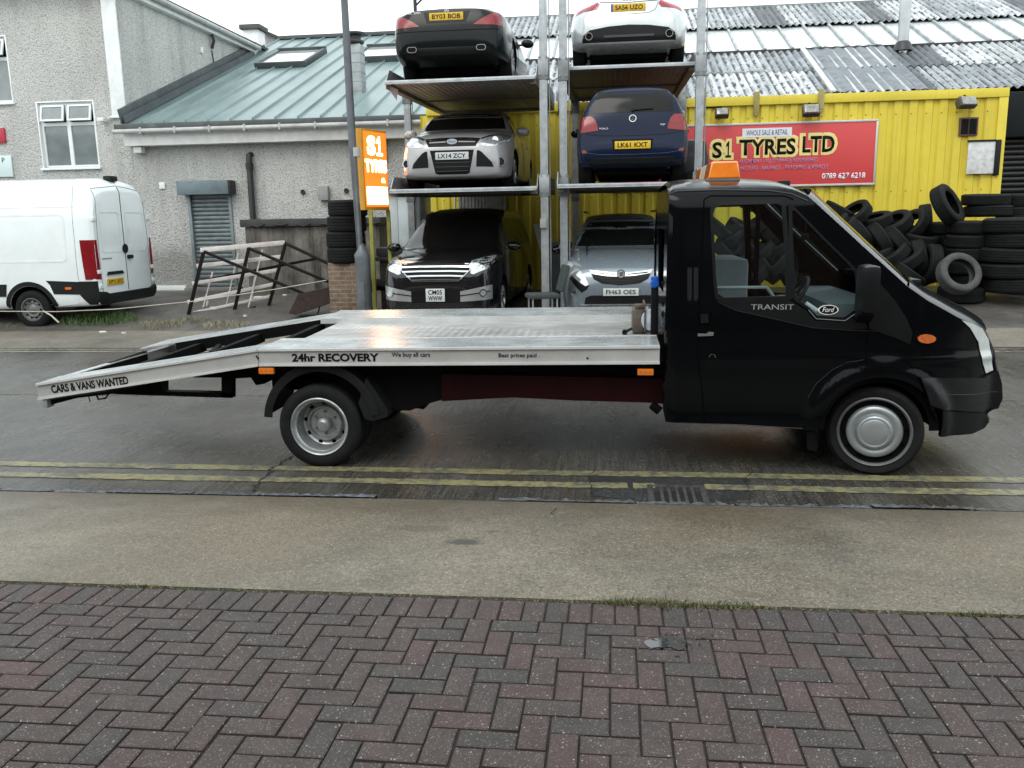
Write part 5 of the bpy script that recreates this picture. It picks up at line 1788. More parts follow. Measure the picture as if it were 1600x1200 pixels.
# --- dark blue small hatchback, tail to the road (middle deck, right lift)
M_blue = M_paint('navy_blue_paint', (.006, .012, .034), rough=.2, dirt=.1, dc=(.025, .025, .03))
L = 3.97
spp = hatch_tables(L, 1.68, 1.46, hood=.80, cowl=1.0, rt=1.9, rear_t=3.62, tail=.97)
spp['W'] = 1.68
spp['top'] = spp['top'][:10]+[(3.62, 1.41), (3.74, 1.30), (3.84, 1.06), (3.87, .98), (3.91, .80), (3.94, .64), (3.955, .60), (L, .56)]
spp['edge'] = [(0, .55), (.1, .71), (.5, .78), (1.12, .9), (1.9, .92), (2.8, .96), (3.6, .97), (3.86, .93), (3.92, .72), (L, .5)]
spp['wb'] = spp['wb'][:6]+[(L-.8, .84), (L-.35, .83), (L-.15, .80), (L-.06, .765), (L, .71)]
spp['we'] = spp['we'][:6]+[(L-.8, .79), (L-.35, .775), (L-.15, .75), (L-.05, .71), (L, .66)]
spp['wt'] = [(0, .42), (.12, .58), (1.12, .67), (1.9, .56), (3.0, .56), (3.6, .56), (3.85, .66), (L, .62)]
t, bv, xf, xr = make_car('small_hatchback_car', 'dark blue small hatchback parked tail out on the middle deck of the right lift', 'car', spp, M_blue, (.29, put(L, 13.00, 1), ZM+.03), REAR, (.8, 3.27), wr=.30)
patch('rear_window', bv, [(-.60, 1.03), (.60, 1.03), (.56, 1.2), (.50, 1.345), (-.50, 1.345), (-.56, 1.2)], 'rear', M_carglass, t, step=.05)
for s in (0, 1):
    patch('tail_light', bv, [(.50, .775), (.76, .745), (.785, .82), (.775, .94), (.70, .985), (.60, .985), (.545, .93), (.515, .85)], 'rear', M_redlamp, t, mirror=s, off=.008)
    s_ = -1 if s else 1
    c = hit(bv, s_*.70, .47, 'rear', .004)
    patch('reflector', bv, [(.66, .45), (.74, .46), (.74, .50), (.68, .49)], 'rear', M_redlamp, t, mirror=s)
patch('plate_recess', bv, [(-.30, .64), (.30, .64), (.28, .485), (-.28, .485)], 'rear', M_dark, t, off=.002)
c = hit(bv, 0, .555, 'rear', .018)
plate(t, 'LK61 KXT', c, (-1, 0, .05), .52, .111, M_platey)
seam('tailgate_seam', bv, [(-.74, .74), (-.50, .70), (-.2, .69), (.2, .69), (.50, .70), (.74, .74)], 'rear', t)
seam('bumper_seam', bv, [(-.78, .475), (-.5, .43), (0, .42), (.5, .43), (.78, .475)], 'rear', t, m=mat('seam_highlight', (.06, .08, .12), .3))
patch('lower_bumper', bv, [(-.66, .30), (.66, .30), (.60, .38), (-.60, .38)], 'rear', M_black, t, off=.004)
c = hit(bv, 0, .935, 'rear', .006)
m = MB(); ring(m, c, (-1, 0, .2), .045, .053, .008)
v0 = c+Vector((-.006, 0, 0))
for pts in (((-.022, .038), (0, .004)), ((.022, .038), (0, .004)), ((-.038, .012), (-.018, -.036)), ((-.018, -.036), (0, -.004)), ((0, -.004), (.018, -.036)), ((.018, -.036), (.038, .012))):
    m.bar(v0+Vector((0, *pts[0])), v0+Vector((0, *pts[1])), .007)
m.build('round_badge', M_chrome, t)
for tx, yy, zz, w_ in (('POLO', .42, .80, .13), ('TSI', -.43, .835, .075)):
    c = hit(bv, yy, zz, 'rear', .004)
    text('model_lettering', tx, face_M(c+Vector((-.002, 0, 0)), (0, -1, 0), (0, 0, 1)), w_, .026, M_chrome, t, False, bold=.02)
m = MB().bar(hit(bv, 0, 1.06, 'rear', .02), hit(bv, -.30, 1.075, 'rear', .02), .014).lathe([(0, 0), (.02, 0), (.02, -.03), (0, -.03)], 12, 'X', hit(bv, 0, 1.055, 'rear', .0)[:]); m.build('rear_wiper', M_black, t)
side_glass(bv, t, [[(.6, 1.0), (-.1, 1.0), (-.1, 1.36), (.3, 1.34)], [(-.16, 1.0), (-1.0, 1.03), (-1.1, 1.15), (-.9, 1.32), (-.16, 1.36)]])
for s in (1, -1): mirror_part(t, .62, s*.78, .98, s, M_blue)

# --- black people carrier, nose out at ground level (left lift)
M_blackm = mat('black_metallic_paint', (.006, .0065, .008), .10, coat=.6, var=.1, dirt=.08, dirtcol=(.02, .02, .02), spec=.4)
L, h = 4.92, .925
spe = dict(L=L, W=1.85,
    top=[(0, .72), (.03, .86), (.09, .99), (.3, 1.06), (.7, 1.13), (.95, 1.17), (1.3, 1.37), (1.8, 1.66), (2.1, 1.76), (2.6, 1.815), (4.3, 1.80), (4.65, 1.70), (L-.1, 1.2), (L, .8)],
    edge=[(0, .62), (.08, .88), (.4, .97), (.95, 1.05), (2, 1.08), (4, 1.10), (L-.3, 1.08), (L, .7)],
    bot=[(0, .26), (.05, .20), (.3, .18), (L-.3, .22), (L, .34)],
    wb=[(0, h*.66), (.04, h*.80), (.12, h*.89), (.28, h*.96), (.55, h*.99), (1, h), (L-.6, h), (L-.1, h*.9), (L, h*.8)],
    we=[(0, h*.62), (.04, h*.76), (.12, h*.84), (.3, h*.91), (.6, h*.95), (1, h*.97), (L-.5, h*.96), (L, h*.78)],
    wt=[(0, h*.55), (.05, h*.68), (.12, h*.76), (.5, h*.82), (.95, h*.85), (1.8, h*.74), (2.4, h*.73), (4.5, h*.73), (L, h*.7)],
    crown=[(0, .05), (L, .06)])
GE = gz(14.5)
t, bv, xf, xr = make_car('people_carrier', 'black people carrier with a wide chrome grille parked under the left lift', 'car', spe, M_blackm, (-2.60, put(L, 12.95, 0), .345), FRONT-R_(2.5), (.95, 3.9), wr=.34)
patch('windscreen', bv, [(-.77, 1.17), (.77, 1.17), (.69, 1.5), (.62, 1.72), (0, 1.745), (-.62, 1.72), (-.69, 1.5)], 'front', mat('clean_dark_glass', (.008, .008, .009), .05, var=.2, spec=.6), t, step=.06)
patch('grille_frame', bv, [(-.548, .992), (-.2, 1.01), (.2, 1.01), (.548, .992), (.55, .857), (.365, .682), (-.365, .682), (-.55, .857)], 'front', M_chrome, t, off=.002, step=.04)
patch('grille', bv, [(-.54, .985), (-.2, 1.0), (.2, 1.0), (.54, .985), (.54, .86), (.36, .69), (-.36, .69), (-.54, .86)], 'front', M_hexgrille, t, step=.04)
for i, (z, w_) in enumerate(((.975, .54), (.905, .54), (.835, .52), (.765, .45), (.705, .38))):
    patch('chrome_bar', bv, [(-w_, z-.013), (-w_, z+.011), (-w_/2, z+.019), (w_/2, z+.019), (w_, z+.011), (w_, z-.013), (w_/2, z-.004), (-w_/2, z-.004)], 'front', M_chrome, t, off=.02, step=.05)
for s in (0, 1):
    patch('headlight', bv, [(.555, .99), (.70, 1.035), (.865, 1.065), (.88, .98), (.80, .87), (.60, .79), (.555, .80)], 'front', M_lampglass, t, mirror=s, step=.03)
    patch('lamp_divider', bv, [(.555, .925), (.84, .97), (.85, .955), (.555, .905)], 'front', M_chrome, t, mirror=s, off=.009)
    patch('bumper_trim', bv, [(.39, .53), (.75, .60), (.86, .62), (.86, .40), (.39, .37)], 'front', mat('silver_trim', (.40, .41, .42), .35, metal=.6), t, mirror=s)
    patch('trim_slat', bv, [(.39, .47), (.84, .53), (.84, .515), (.39, .455)], 'front', M_dark, t, mirror=s, off=.010)
    s_ = -1 if s else 1
    c = hit(bv, s_*.74, .505, 'front', .01)
    m = MB(); ring(m, c, (1, s_*.4, 0), .045, .06, .012); m.build('fog_lamp_ring', M_chrome, t)
    m = MB(); disc(m, c, (1, s_*.4, 0), .046, .006); m.build('fog_lamp', M_lampglass, t)
patch('lower_intake', bv, [(-.39, .53), (.39, .53), (.39, .35), (-.39, .35)], 'front', M_dark, t)
c = hit(bv, 0, .475, 'front', .03)
plate(t, 'CM05', c, (1, 0, 0), .30, .20, M_platew, two='WWW')
side_glass(bv, t, [[(1.0, 1.12), (.3, 1.12), (.3, 1.62), (.55, 1.6)], [(.24, 1.12), (-.9, 1.14), (-.9, 1.62), (.24, 1.64)], [(-.96, 1.14), (-1.9, 1.16), (-1.9, 1.60), (-.96, 1.62)]])
for s in (1, -1): mirror_part(t, L/2-1.35, s*.90, 1.17, s, M_blackm)
for v in ('left', 'right'): seam('door_seam', bv, [(1.1, 1.0), (1.12, .35)], v, t, m=M_chrome); seam('door_seam', bv, [(.27, 1.1), (.27, .26)], v, t)

# --- blue-grey people carrier at ground level (right lift)
M_sblue = M_paint('blue_silver_paint', (.185, .225, .255), metal=.3, rough=.28, dirt=.12)
L = 4.66
spz = hatch_tables(L, 1.81, 1.66, hood=.84, cowl=1.13, ct=1.12, rt=2.1, rear_t=4.1, tail=1.1, beltz=1.02)
spz['W'] = 1.81
spz['top'][0] = (0, .64); spz['top'][1] = (.03, .75); spz['top'][2] = (.1, .85)
t, bv, xf, xr = make_car('family_car', 'blue grey family car with a winged chrome grille parked under the right lift', 'car', spz, M_sblue, (.13, put(L, 12.72, 0), .355), FRONT, (.95, 3.7), wr=.33)
patch('windscreen', bv, [(-.74, 1.15), (.74, 1.15), (.66, 1.4), (.57, 1.60), (0, 1.62), (-.57, 1.60), (-.66, 1.4)], 'front', M_carglass, t, step=.06)
patch('grille', bv, [(-.44, .785), (-.2, .755), (0, .745), (.2, .755), (.44, .785), (.40, .70), (.28, .635), (0, .61), (-.28, .635), (-.40, .70)], 'front', M_hexgrille, t)
patch('chrome_wing', bv, [(-.47, .835), (-.2, .80), (0, .79), (.2, .80), (.47, .835), (.43, .78), (.2, .745), (0, .735), (-.2, .745), (-.43, .78)], 'front', M_chrome, t, off=.012, step=.04)
patch('wing_slot', bv, [(-.40, .80), (-.1, .775), (-.1, .762), (-.38, .785)], 'front', M_dark, t, off=.016, thick=.01)
patch('wing_slot', bv, [(-.40, .80), (-.1, .775), (-.1, .762), (-.38, .785)], 'front', M_dark, t, off=.016, thick=.01, mirror=True)
m = MB()
for i in range(5):
    z = .72-.022*i
    w_ = .38-.05*i
    m.tube([hit(bv, w_*a/6, z+.01*abs(a)/6, 'front', .008) for a in range(-6, 7)], .004, 5)
m.build('grille_slats', mat('dark_grey_plastic', (.04, .04, .042)), t)
c = hit(bv, 0, .775, 'front', .02)
m = MB(); ring(m, c, (1, 0, .1), .052, .064, .012); m.bar(c+Vector((.01, -.02, -.03)), c+Vector((.01, .03, .03)), .014).bar(c+Vector((.01, -.03, .012)), c+Vector((.01, .012, .02)), .012).bar(c+Vector((.01, .0, -.03)), c+Vector((.01, .03, -.005)), .01)
m.build('round_badge', M_chrome, t)
m = MB(); disc(m, c, (1, 0, .1), .053, .006); m.build('badge_base', M_galv, t)
for s in (0, 1):
    patch('headlight', bv, [(.47, .62), (.52, .60), (.62, .66), (.80, .80), (.83, .90), (.76, .92), (.62, .84), (.54, .75)], 'front', M_lampglass, t, mirror=s, step=.03)
    patch('lamp_base', bv, [(.46, .62), (.60, .66), (.73, .76), (.77, .70), (.66, .58), (.58, .50), (.50, .55)], 'front', M_hexgrille, t, mirror=s, off=.003)
    s_ = -1 if s else 1
    c = hit(bv, s_*.70, .50, 'front', .006)
    m = MB(); ring(m, c, (1, s_*.4, 0), .035, .05, .01); disc(m, c, (1, s_*.4, 0), .036, .004); m.build('fog_lamp', M_chrome, t)
patch('lower_intake', bv, [(-.52, .43), (-.44, .46), (.44, .46), (.52, .43), (.54, .33), (-.54, .33)], 'front', M_hexgrille, t)
patch('lower_lip', bv, [(-.60, .325), (.60, .325), (.58, .305), (-.58, .305)], 'front', M_chrome, t, off=.02)
c = hit(bv, 0, .51, 'front', .024)
plate(t, 'FH63 OES', c, (1, 0, 0), .52, .111, M_platew)
side_glass(bv, t, [[(.9, 1.07), (.1, 1.08), (.1, 1.50), (.5, 1.46)], [(.04, 1.08), (-.9, 1.10), (-.9, 1.52), (.04, 1.52)]])
for s in (1, -1):
    mirror_part(t, L/2-1.35, s*.86, 1.10, s, M_blackm)
MB().tube([(.3, .60, 1.69), (-1.6, .60, 1.69)], .016, 8).tube([(.3, -.60, 1.69), (-1.6, -.60, 1.69)], .016, 8).build('roof_bars', M_black, t)

# --- unidentified dark shape behind the right post, built as an invented rounded box
cv = thing('dark_rounded_shape', 'unidentified dark rounded shape just right of the dark blue hatchback', 'cabinet', (1.4, 15.6, gz(15.6)))
a, b = P(1060, 218, 15.3), P(1105, 270, 15.3)
m = MB().box((a.x-.1, 15.3, .45), (b.x, 16.1, a.z), bev=.12).box((a.x-.12, 15.28, 2.2), (b.x+.03, 16.1, a.z-.15), bev=.14)
m.build('shape_body', mat('shape_black', (.008, .0085, .010), .35, var=.4, vscale=5, bmp=.4, bscale=9, spec=.3), cv, True, smooth=60)
MB().box((a.x+.02, 15.29, a.z-.14), (a.x+.14, 15.31, a.z-.06), bev=.008).build('grey_glint', mat('dull_grey_glint', (.18, .19, .20), .4), cv, True)  # small grey patch paints a glint on the dark shape

# ================================================================== LIFTS
M_deckdark = mat('deck_underside', (.21, .205, .20), .5, metal=.1, var=.2, vscale=2, dirt=.4, dirtcol=(.05, .045, .04))
M_beam = mat('worn_beam', (.22, .21, .16), .6, metal=.3, var=.3, dirt=.5, dirtcol=(.10, .085, .06))
def channel(mb, x, y, z0, z1, w_=.115, d=.11, face=-1):
    """C-section post with its open side to the rear"""
    mb.box((x-w_/2, y, z0), (x+w_/2, y+.012, z1)).box((x-w_/2, y+.012, z0), (x-w_/2+.012, y+d, z1)).box((x+w_/2-.012, y+.012, z0), (x+w_/2, y+d, z1))
    mb.box((x-w_/2+.012, y+d-.012, z0), (x-w_/2+.04, y+d, z1)).box((x+w_/2-.04, y+d-.012, z0), (x+w_/2-.012, y+d, z1))
def post(t, x, y, z1, name='post'):
    m = MB()
    channel(m, x, y, .1, z1)
    m.box((x-.03, y-.006, .1), (x+.03, y-.0, z1))
    po = m.build(name, M_galv, t, True)
    b = MB().box((x-.20, y-.12, .08), (x+.20, y+.25, .22), bev=.01)
    for dx in (-.14, .14): b.lathe([(0, .03), (.022, .03), (.022, 0)], 6, 'Z', (x+dx, y-.06, .22))
    b.build('base_plate', M_galv, po, True)
    k = MB()
    k.tube([(x+.085, y+.05, .2), (x+.09, y+.05, z1)], .008, 6)
    for z in (2.3, 4.0):
        k.box((x-.078, y-.016, z-.02), (x+.078, y+.10, z+.30), bev=.008)
        for q in (.05, .3): k.lathe([(0, -.035), (.016, -.035), (.016, -.02)], 8, 'Y', (x-.05, y, z+q)).lathe([(0, -.035), (.016, -.035), (.016, -.02)], 8, 'Y', (x+.05, y, z+q))
    k.build('carriage', mat('carriage_grey', (.30, .32, .33), .5, metal=.6, var=.3, dirt=.4), po, True)
    return po
def deck(t, x0, x1, y0, y1, z, dz=.10, fin=True):
    """vehicle tray: ribbed sheet with a bright front lip and side beams; rises dz to the back"""
    def zz(y): return z+dz*(y-y0)/(y1-y0)
    n = 22
    m = MB()
    xs = []
    for i in range(n):
        a = x0+.10+(x1-x0-.2)*i/n; w_ = (x1-x0-.2)/n
        xs += [(a, 0), (a+w_*.8, 0), (a+w_*.85, -.007), (a+w_*.95, -.007)]
    xs.append((x1-.10, 0))
    k = len(xs)
    vs = [(a, yy, zz(yy)-.03+b) for yy in (y0+.02, y1) for a, b in xs]+[(a, yy, zz(yy)-.055+b) for yy in (y0+.02, y1) for a, b in xs]
    fs = [[i, i+1, k+i+1, k+i] for i in range(k-1)]+[[2*k+i, 3*k+i, 3*k+i+1, 2*k+i+1] for i in range(k-1)]
    m.add(vs, fs)
    d = m.build('deck_sheet', M_deckdark, t, True, smooth=None)
    MB().box((x0, y0-.05, z-.055), (x1, y0+.03, z+.0), bev=.008).box((x0+.01, y0-.11, z-.062), (x1-.01, y0-.05, z-.052), bev=.003).build('front_lip', M_galv, t, True)
    s = MB()
    for xx in (x0, x1-.10):
        s.bar((xx+.05, y0+.03, z-.05), (xx+.05, y1, zz(y1)-.05), .10, .12)
        for i in range(30):
            yy = y0+.1+(y1-y0-.2)*i/30
            s.box((xx+(.10 if xx == x0 else -.012), yy, zz(yy)-.105), (xx+(.112 if xx == x0 else 0), yy+.05, zz(yy)-.06))
    s.bar((x0+.1, y1-.05, zz(y1)-.06), (x1-.1, y1-.05, zz(y1)-.06), .1, .1)
    for i in range(1):
        yy = lerp(y0, y1, .55)
        cbm = MB().bar((x0+.1, yy, zz(yy)-.070), (x1-.1, yy, zz(yy)-.070), .06, .02); cbm.build('cross_bar', M_deckdark, t, True)
    s.build('side_beam', M_beam, t, True)
    if fin:
        f = MB()
        for xx, sg in ((x0-.004, -1), (x1+.004, 1)):
            f.add([(xx, y0, z-.03), (xx, y0+.25, z+.20), (xx, y1, zz(y1)+.20), (xx, y1, zz(y1)-.03), (xx-.012*sg, y0, z-.03), (xx-.012*sg, y0+.25, z+.20), (xx-.012*sg, y1, zz(y1)+.20), (xx-.012*sg, y1, zz(y1)-.03)], [[0, 1, 2, 3], [7, 6, 5, 4], [0, 4, 5, 1], [1, 5, 6, 2], [2, 6, 7, 3], [3, 7, 4, 0]])
            f.build('side_fin', M_galv, t, True); f = MB()
    return d
l1 = thing('car_lift', 'left galvanised car lift holding the black roadster and the silver hatchback', 'car lift', (-2.2, 15, .2), 0, 'stacked car lifts')
xa = P(851, 300, 13.3).x
post(l1, xa, 13.25, 7.2)
post(l1, -3.62, 15.4, 4.05, 'post')
post(l1, xa+.05, 17.2, 4.6, 'post')
deck(l1, -3.40, xa-.10, 13.12, 17.3, P(720, 122, 13.1).z, .10)
deck(l1, -3.40, xa-.10, 13.12, 17.3, ZM+.03, .08)
MB().box((-3.5, 12.9, .12), (xa-.12, 17.6, .34), bev=.02).build('base_deck', M_deckdark, l1, True)
# torn strip hanging off the top deck, control box, top bracket
a = P(604, 128, 13.1); 
MB().add([P(607, 132, 13.1), P(622, 140, 13.1), P(620, 157, 13.1), P(612, 146, 13.1)], [[0, 1, 2, 3]]).build('torn_strip', mat('torn_plastic', (.25, .16, .15), .6), l1, True, smooth=None)
p = P(649, 20, 14.6)
MB().tube([(p.x, 14.6, p.z), (p.x, 14.6, p.z+1.4)], .03, 8).bar((p.x, 14.6, p.z+.28), (p.x+.4, 14.6, p.z+.36), .03).bar((p.x, 14.6, p.z+.1), (p.x+.25, 14.6, p.z+.32), .025).build('top_bracket', M_bplast, l1, True)
l2 = thing('car_lift', 'right galvanised car lift holding the pale coupe and the dark blue hatchback', 'car lift', (.3, 15, .2), 0, 'stacked car lifts')
xb = P(881, 300, 13.5).x; xc = P(1092, 200, 13.5).x
post(l2, xb, 13.45, 7.4)
post(l2, xc, 13.45, 7.4)
post(l2, xb+.0, 17.6, 4.7); post(l2, xc+.05, 17.6, 4.7)
deck(l2, xb-.08, xc-.04, 13.75, 17.7, P(980, 101, 13.75).z, .10)
deck(l2, xb-.08, xc-.02, 13.10, 17.4, ZM+.05, .08)
MB().box((xb+.1, 12.75, .12), (xc-.1, 17.6, .35), bev=.02).build('base_deck', M_deckdark, l2, True)
q = P(849, 349, 13.2)
MB().box((q.x-.05, 13.17, q.z-.07), (q.x+.05, 13.24, q.z+.07), bev=.01).build('control_box', mat('switch_grey', (.30, .29, .27), .5), l1, True)

# ================================================================== WHITE VAN
M_van = M_paint('white_van_paint', (.78, .85, .86), rough=.3, dirt=.12, dc=(.4, .4, .38))
YV = 14.15
vx = P(152, 470, YV).x
L, h = 6.0, 1.0
VZ = P(48, 514, YV).z
spv = dict(L=L, W=2.0, hubz=.345,
    top=[(0, .8), (.1, 1.05), (1.0, 1.35), (1.9, 2.35), (2.4, 2.62), (3, 2.66), (L-.35, 2.66), (L-.12, 2.60), (L-.02, 2.45), (L, 2.40)],
    edge=[(0, .6), (.2, .9), (1.0, 1.15), (1.9, 1.9), (2.5, 2.05), (L-.1, 2.05), (L, 2.0)],
    bot=[(0, .3), (.2, .28), (L-.2, .38), (L, .42)],
    wb=[(0, .75), (.3, .95), (.9, 1.0), (L-.3, 1.0), (L-.08, .985), (L-.02, .955), (L, .93)],
    we=[(0, .7), (.3, .86), (1, .93), (2.4, .94), (L-.25, .945), (L-.06, .93), (L, .89)],
    wt=[(0, .6), (.4, .72), (1.5, .72), (2.6, .80), (L-.3, .81), (L-.05, .80), (L, .77)],
    crown=[(0, .06), (2.5, .12), (L, .12)])
wx_ = P(48, 480, YV).x
van = thing('white_van', 'white high roof panel van parked at the left edge, rear doors showing', 'van', (vx-L/2+.02, YV+1.0, VZ), PI)
rx = (van.location.x)-wx_   # local x of the rear axle
body, bv = car_body(spv, [(L/2-1.0, .42, .72, 1.2), (rx, .42, .72, 1.2)], [M_van, M_dark], parent=van, nst=90)
for x in (L/2-1.0, rx):
    for s in (1, -1): wheel(van, x, s*.76, .345, .345, .215, s, rim=.60, style='steel', rmat=mat('dirty_grey_wheel', (.14, .145, .15), .5, metal=.3, var=.4, vscale=10, dirt=.5))
xb_ = -L/2
# black lower mouldings on both sides, with the arch lip
for s, view in ((1, 'left'), (-1, 'right')):
    patch('side_moulding', bv, [(xb_+.03, .60), (rx-.47, .62), (rx-.42, .78), (rx-.35, .86), (xb_+.03, .82)], view, M_black, van, off=.012, step=.08)
    patch('side_moulding', bv, [(rx+.46, .58), (2.2, .58), (2.2, .78), (rx+.42, .80)], view, M_black, van, off=.012, step=.1)
    patch('wheel_arch_lip', bv, arc_pl(rx, .345, .50, -8, 188, 24)+arc_pl(rx, .345, .425, 188, -8, 24), view, M_black, van, off=.014, step=.05)
    patch('bumper_corner', bv, [(xb_+.01, .84), (xb_+.34, .84), (xb_+.34, .60), (xb_+.20, .42), (xb_+.01, .42)], view, M_black, van, off=.016, step=.06)
    # stamped side panels
    for x0, x1 in ((xb_+.50, xb_+3.0),):
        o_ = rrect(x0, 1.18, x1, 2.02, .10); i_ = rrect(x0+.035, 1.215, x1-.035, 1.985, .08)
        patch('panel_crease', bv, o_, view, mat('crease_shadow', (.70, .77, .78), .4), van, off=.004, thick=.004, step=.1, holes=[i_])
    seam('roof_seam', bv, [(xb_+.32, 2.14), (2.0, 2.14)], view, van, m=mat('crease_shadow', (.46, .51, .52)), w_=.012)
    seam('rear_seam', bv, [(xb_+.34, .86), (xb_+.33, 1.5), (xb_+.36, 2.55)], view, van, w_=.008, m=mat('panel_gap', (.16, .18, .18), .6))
    patch('lamp_cluster', bv, [(xb_+.005, .87), (xb_+.20, .87), (xb_+.235, 1.56), (xb_+.005, 1.56)], view, M_redlamp, van, off=.012, step=.07)
    patch('marker_light', bv, rrect(xb_+.48, .70, xb_+.60, .745, .02), view, M_amber, van, off=.03)
    patch('slide_rail', bv, [(xb_+2.0, 1.08), (3.0, 1.08), (3.0, 1.02), (xb_+2.0, 1.02)], view, M_galv, van, off=.004)
    patch('sill_panel', bv, [(xb_+.40, .44), (rx-.50, .40), (rx-.47, .60), (xb_+.34, .60)], view, M_van, van, off=.006, step=.1)
for s in (0, 1):
    patch('rear_lamp', bv, [(.845, .87), (.93, .87), (.925, 1.56), (.875, 1.56)], 'rear', M_redlamp, van, mirror=s, off=.012, step=.07)
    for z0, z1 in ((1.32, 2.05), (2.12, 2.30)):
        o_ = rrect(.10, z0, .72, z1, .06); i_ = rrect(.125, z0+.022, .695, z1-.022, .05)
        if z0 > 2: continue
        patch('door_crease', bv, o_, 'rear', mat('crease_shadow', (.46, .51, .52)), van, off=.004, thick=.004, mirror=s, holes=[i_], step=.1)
    for z in (1.0, 1.92, .74):
        s_ = -1 if s else 1
        p = hit(bv, s_*.88, z, 'rear', .0)
        MB().box((p.x-.02, p.y-.05, p.z-.035), (p.x+.02, p.y+.05, p.z+.035), bev=.008).build('door_hinge', M_white, van)
seam('door_gap', bv, [(0, .62), (0, 2.50)], 'rear', van, w_=.016)
for s_ in (1, -1): seam('door_gap', bv, [(s_*.82, .64), (s_*.82, 1.6), (s_*.76, 2.45), (0, 2.52)], 'rear', van, w_=.012, m=mat('panel_gap', (.16, .18, .18)))
patch('rear_bumper', bv, [(-.94, .42), (.94, .42), (.96, .66), (.82, .64), (.72, .60), (-.72, .60), (-.82, .64), (-.96, .66)], 'rear', M_black, van, off=.07, thick=.07, step=.08)
c = hit(bv, .42, .80, 'rear', .02)
plate(van, 'KP71 SYC', c, (-1, 0, 0), .52, .111, M_platey)
patch('plate_light_bar', bv, [(.14, .93), (.66, .93), (.62, .985), (.18, .985)], 'rear', M_black, van, off=.03)
c = hit(bv, 0, 1.38, 'rear', .01)
m = MB(); disc(m, c, (-1, 0, 0), .085, .012); m.build('badge', M_black, van)
m = MB().box((c.x-.03, -.22, 1.19), (c.x+.01, -.05, 1.26), bev=.015); m.build('door_handle', M_black, van)
c = hit(bv, .60, 1.22, 'rear', .004)
text('model_lettering', 'SPRINTER', face_M(c+Vector((-.002, 0, 0)), (0, -1, 0), (0, 0, 1)), .30, .028, M_ink, van, False)
MB().box((xb_+.06, -.12, 2.60), (xb_+.22, .12, 2.70), bev=.03).build('roof_camera', M_black, van)
# ================================================================== RECOVERY TRUCK
YT = 6.40          # near side plane
YM = 7.42          # centre line
truck = thing('recovery_truck', 'black recovery truck with an aluminium car transporter bed on the wet road', 'truck', (0, YM, 0))
M_tp = mat('truck_black_paint', (.0016, .0021, .0028), .13, coat=.0, var=.2, vscale=1.2, dirt=.06, dirtcol=(.006, .0065, .007), rvar=.04, spec=.15)
M_clad = mat('truck_black_cladding', (.0045, .005, .0058), .42, var=.2, rvar=.08, spec=.2)
M_bumper = mat('truck_bumper_plastic', (.005, .0055, .0068), .28, var=.2, spec=.3)
M_under = mat('chassis_black', (.003, .003, .0033), .75, var=.4, vscale=4, spec=.1)
HX, HZ = 1.965, .342

def disp(x, z):
    d = 0.0
    if z > 1.10: d += .085*((z-1.10)/1.0)**1.4
    if z > 2.02:
        t = min(1, (z-2.02)/.155); d += .13*(1-math.sqrt(max(0, 1-t*t)))
    if z < .62: d += .035*((.62-z)/.25)**2
    if x > 2.05: d += .27*((x-2.05)/.78)**2.3
    if x < .50:
        t = min(1, (.50-x)/.12); d += .07*(1-math.sqrt(max(0, 1-t*t)))*sstep(2.16, 1.98, z)
    r = math.hypot(x-HX, z-HZ)
    if r < .60: d -= .034*(sstep(.565, .495, r))
    # body swage lines
    d -= .017*math.exp(-((z-(.905-.02*(x-1.5)))/.022)**2)*sstep(1.1, 1.9, x)+.006*math.exp(-((z-.905)/.022)**2)*sstep(.6, .8, x)
    return d

def T(u, v, off=0.0):
    """(x, z) on the near side of the cab for a photo pixel"""
    y = YT
    for _ in range(8):
        p = P(u, v, y)
        y = YT+disp(min(p.x, 2.84), p.z)+off
    return (p.x, p.z)
def side(off=0.0, s=1):
    def f(a, b):
        y = YT+disp(min(a, 2.84), b)-off
        return (a, y if s == 1 else 2*YM-y, b)
    return f
def TP(px): return [T(u, v) for u, v in px]

top_px = [(1046, 300), (1053, 294), (1075, 290.5), (1120, 289), (1180, 289), (1216, 291), (1240, 296), (1262, 306)]
ap_px = [(1262, 306), (1300, 340), (1350, 386), (1400, 431), (1420, 449)]
hood_px = [(1420, 449), (1450, 470), (1495, 495), (1522, 509), (1540, 521)]
nose_px = [(1540, 521), (1551, 545), (1557, 577)]
bump_px = [(1557, 577), (1563, 600), (1564, 622), (1558, 637), (1545, 644), (1541, 650), (1545, 658), (1538, 668), (1518, 677), (1468, 682)]
a_l = [T(1471, 655), T(1470, 640), T(1452, 634)]
arch = [(HX+.432*math.cos(R_(a)), HZ+.432*math.sin(R_(a))) for a in range(12, 176, 6)]
sill_px = [(1279, 700), (1275, 674), (1250, 669), (1150, 663), (1062, 661), (1040, 659)]
rear_px = [(1036, 640), (1037, 560), (1041, 450), (1043, 350)]
outline = TP(top_px)+TP(ap_px[1:])+TP(hood_px[1:])+TP(nose_px[1:])+TP(bump_px[1:])+a_l+arch+TP(sill_px)+TP(rear_px)
win1 = TP([(1112, 332), (1115, 323), (1123, 318), (1216, 315), (1224, 319), (1230, 400), (1231, 466), (1130, 469), (1120, 462), (1117, 440)])
win2 = TP([(1235, 324), (1240, 324), (1290, 375), (1338, 422), (1341, 450), (1338, 486), (1320, 499), (1276, 496), (1262, 481), (1241, 468), (1238, 400)])
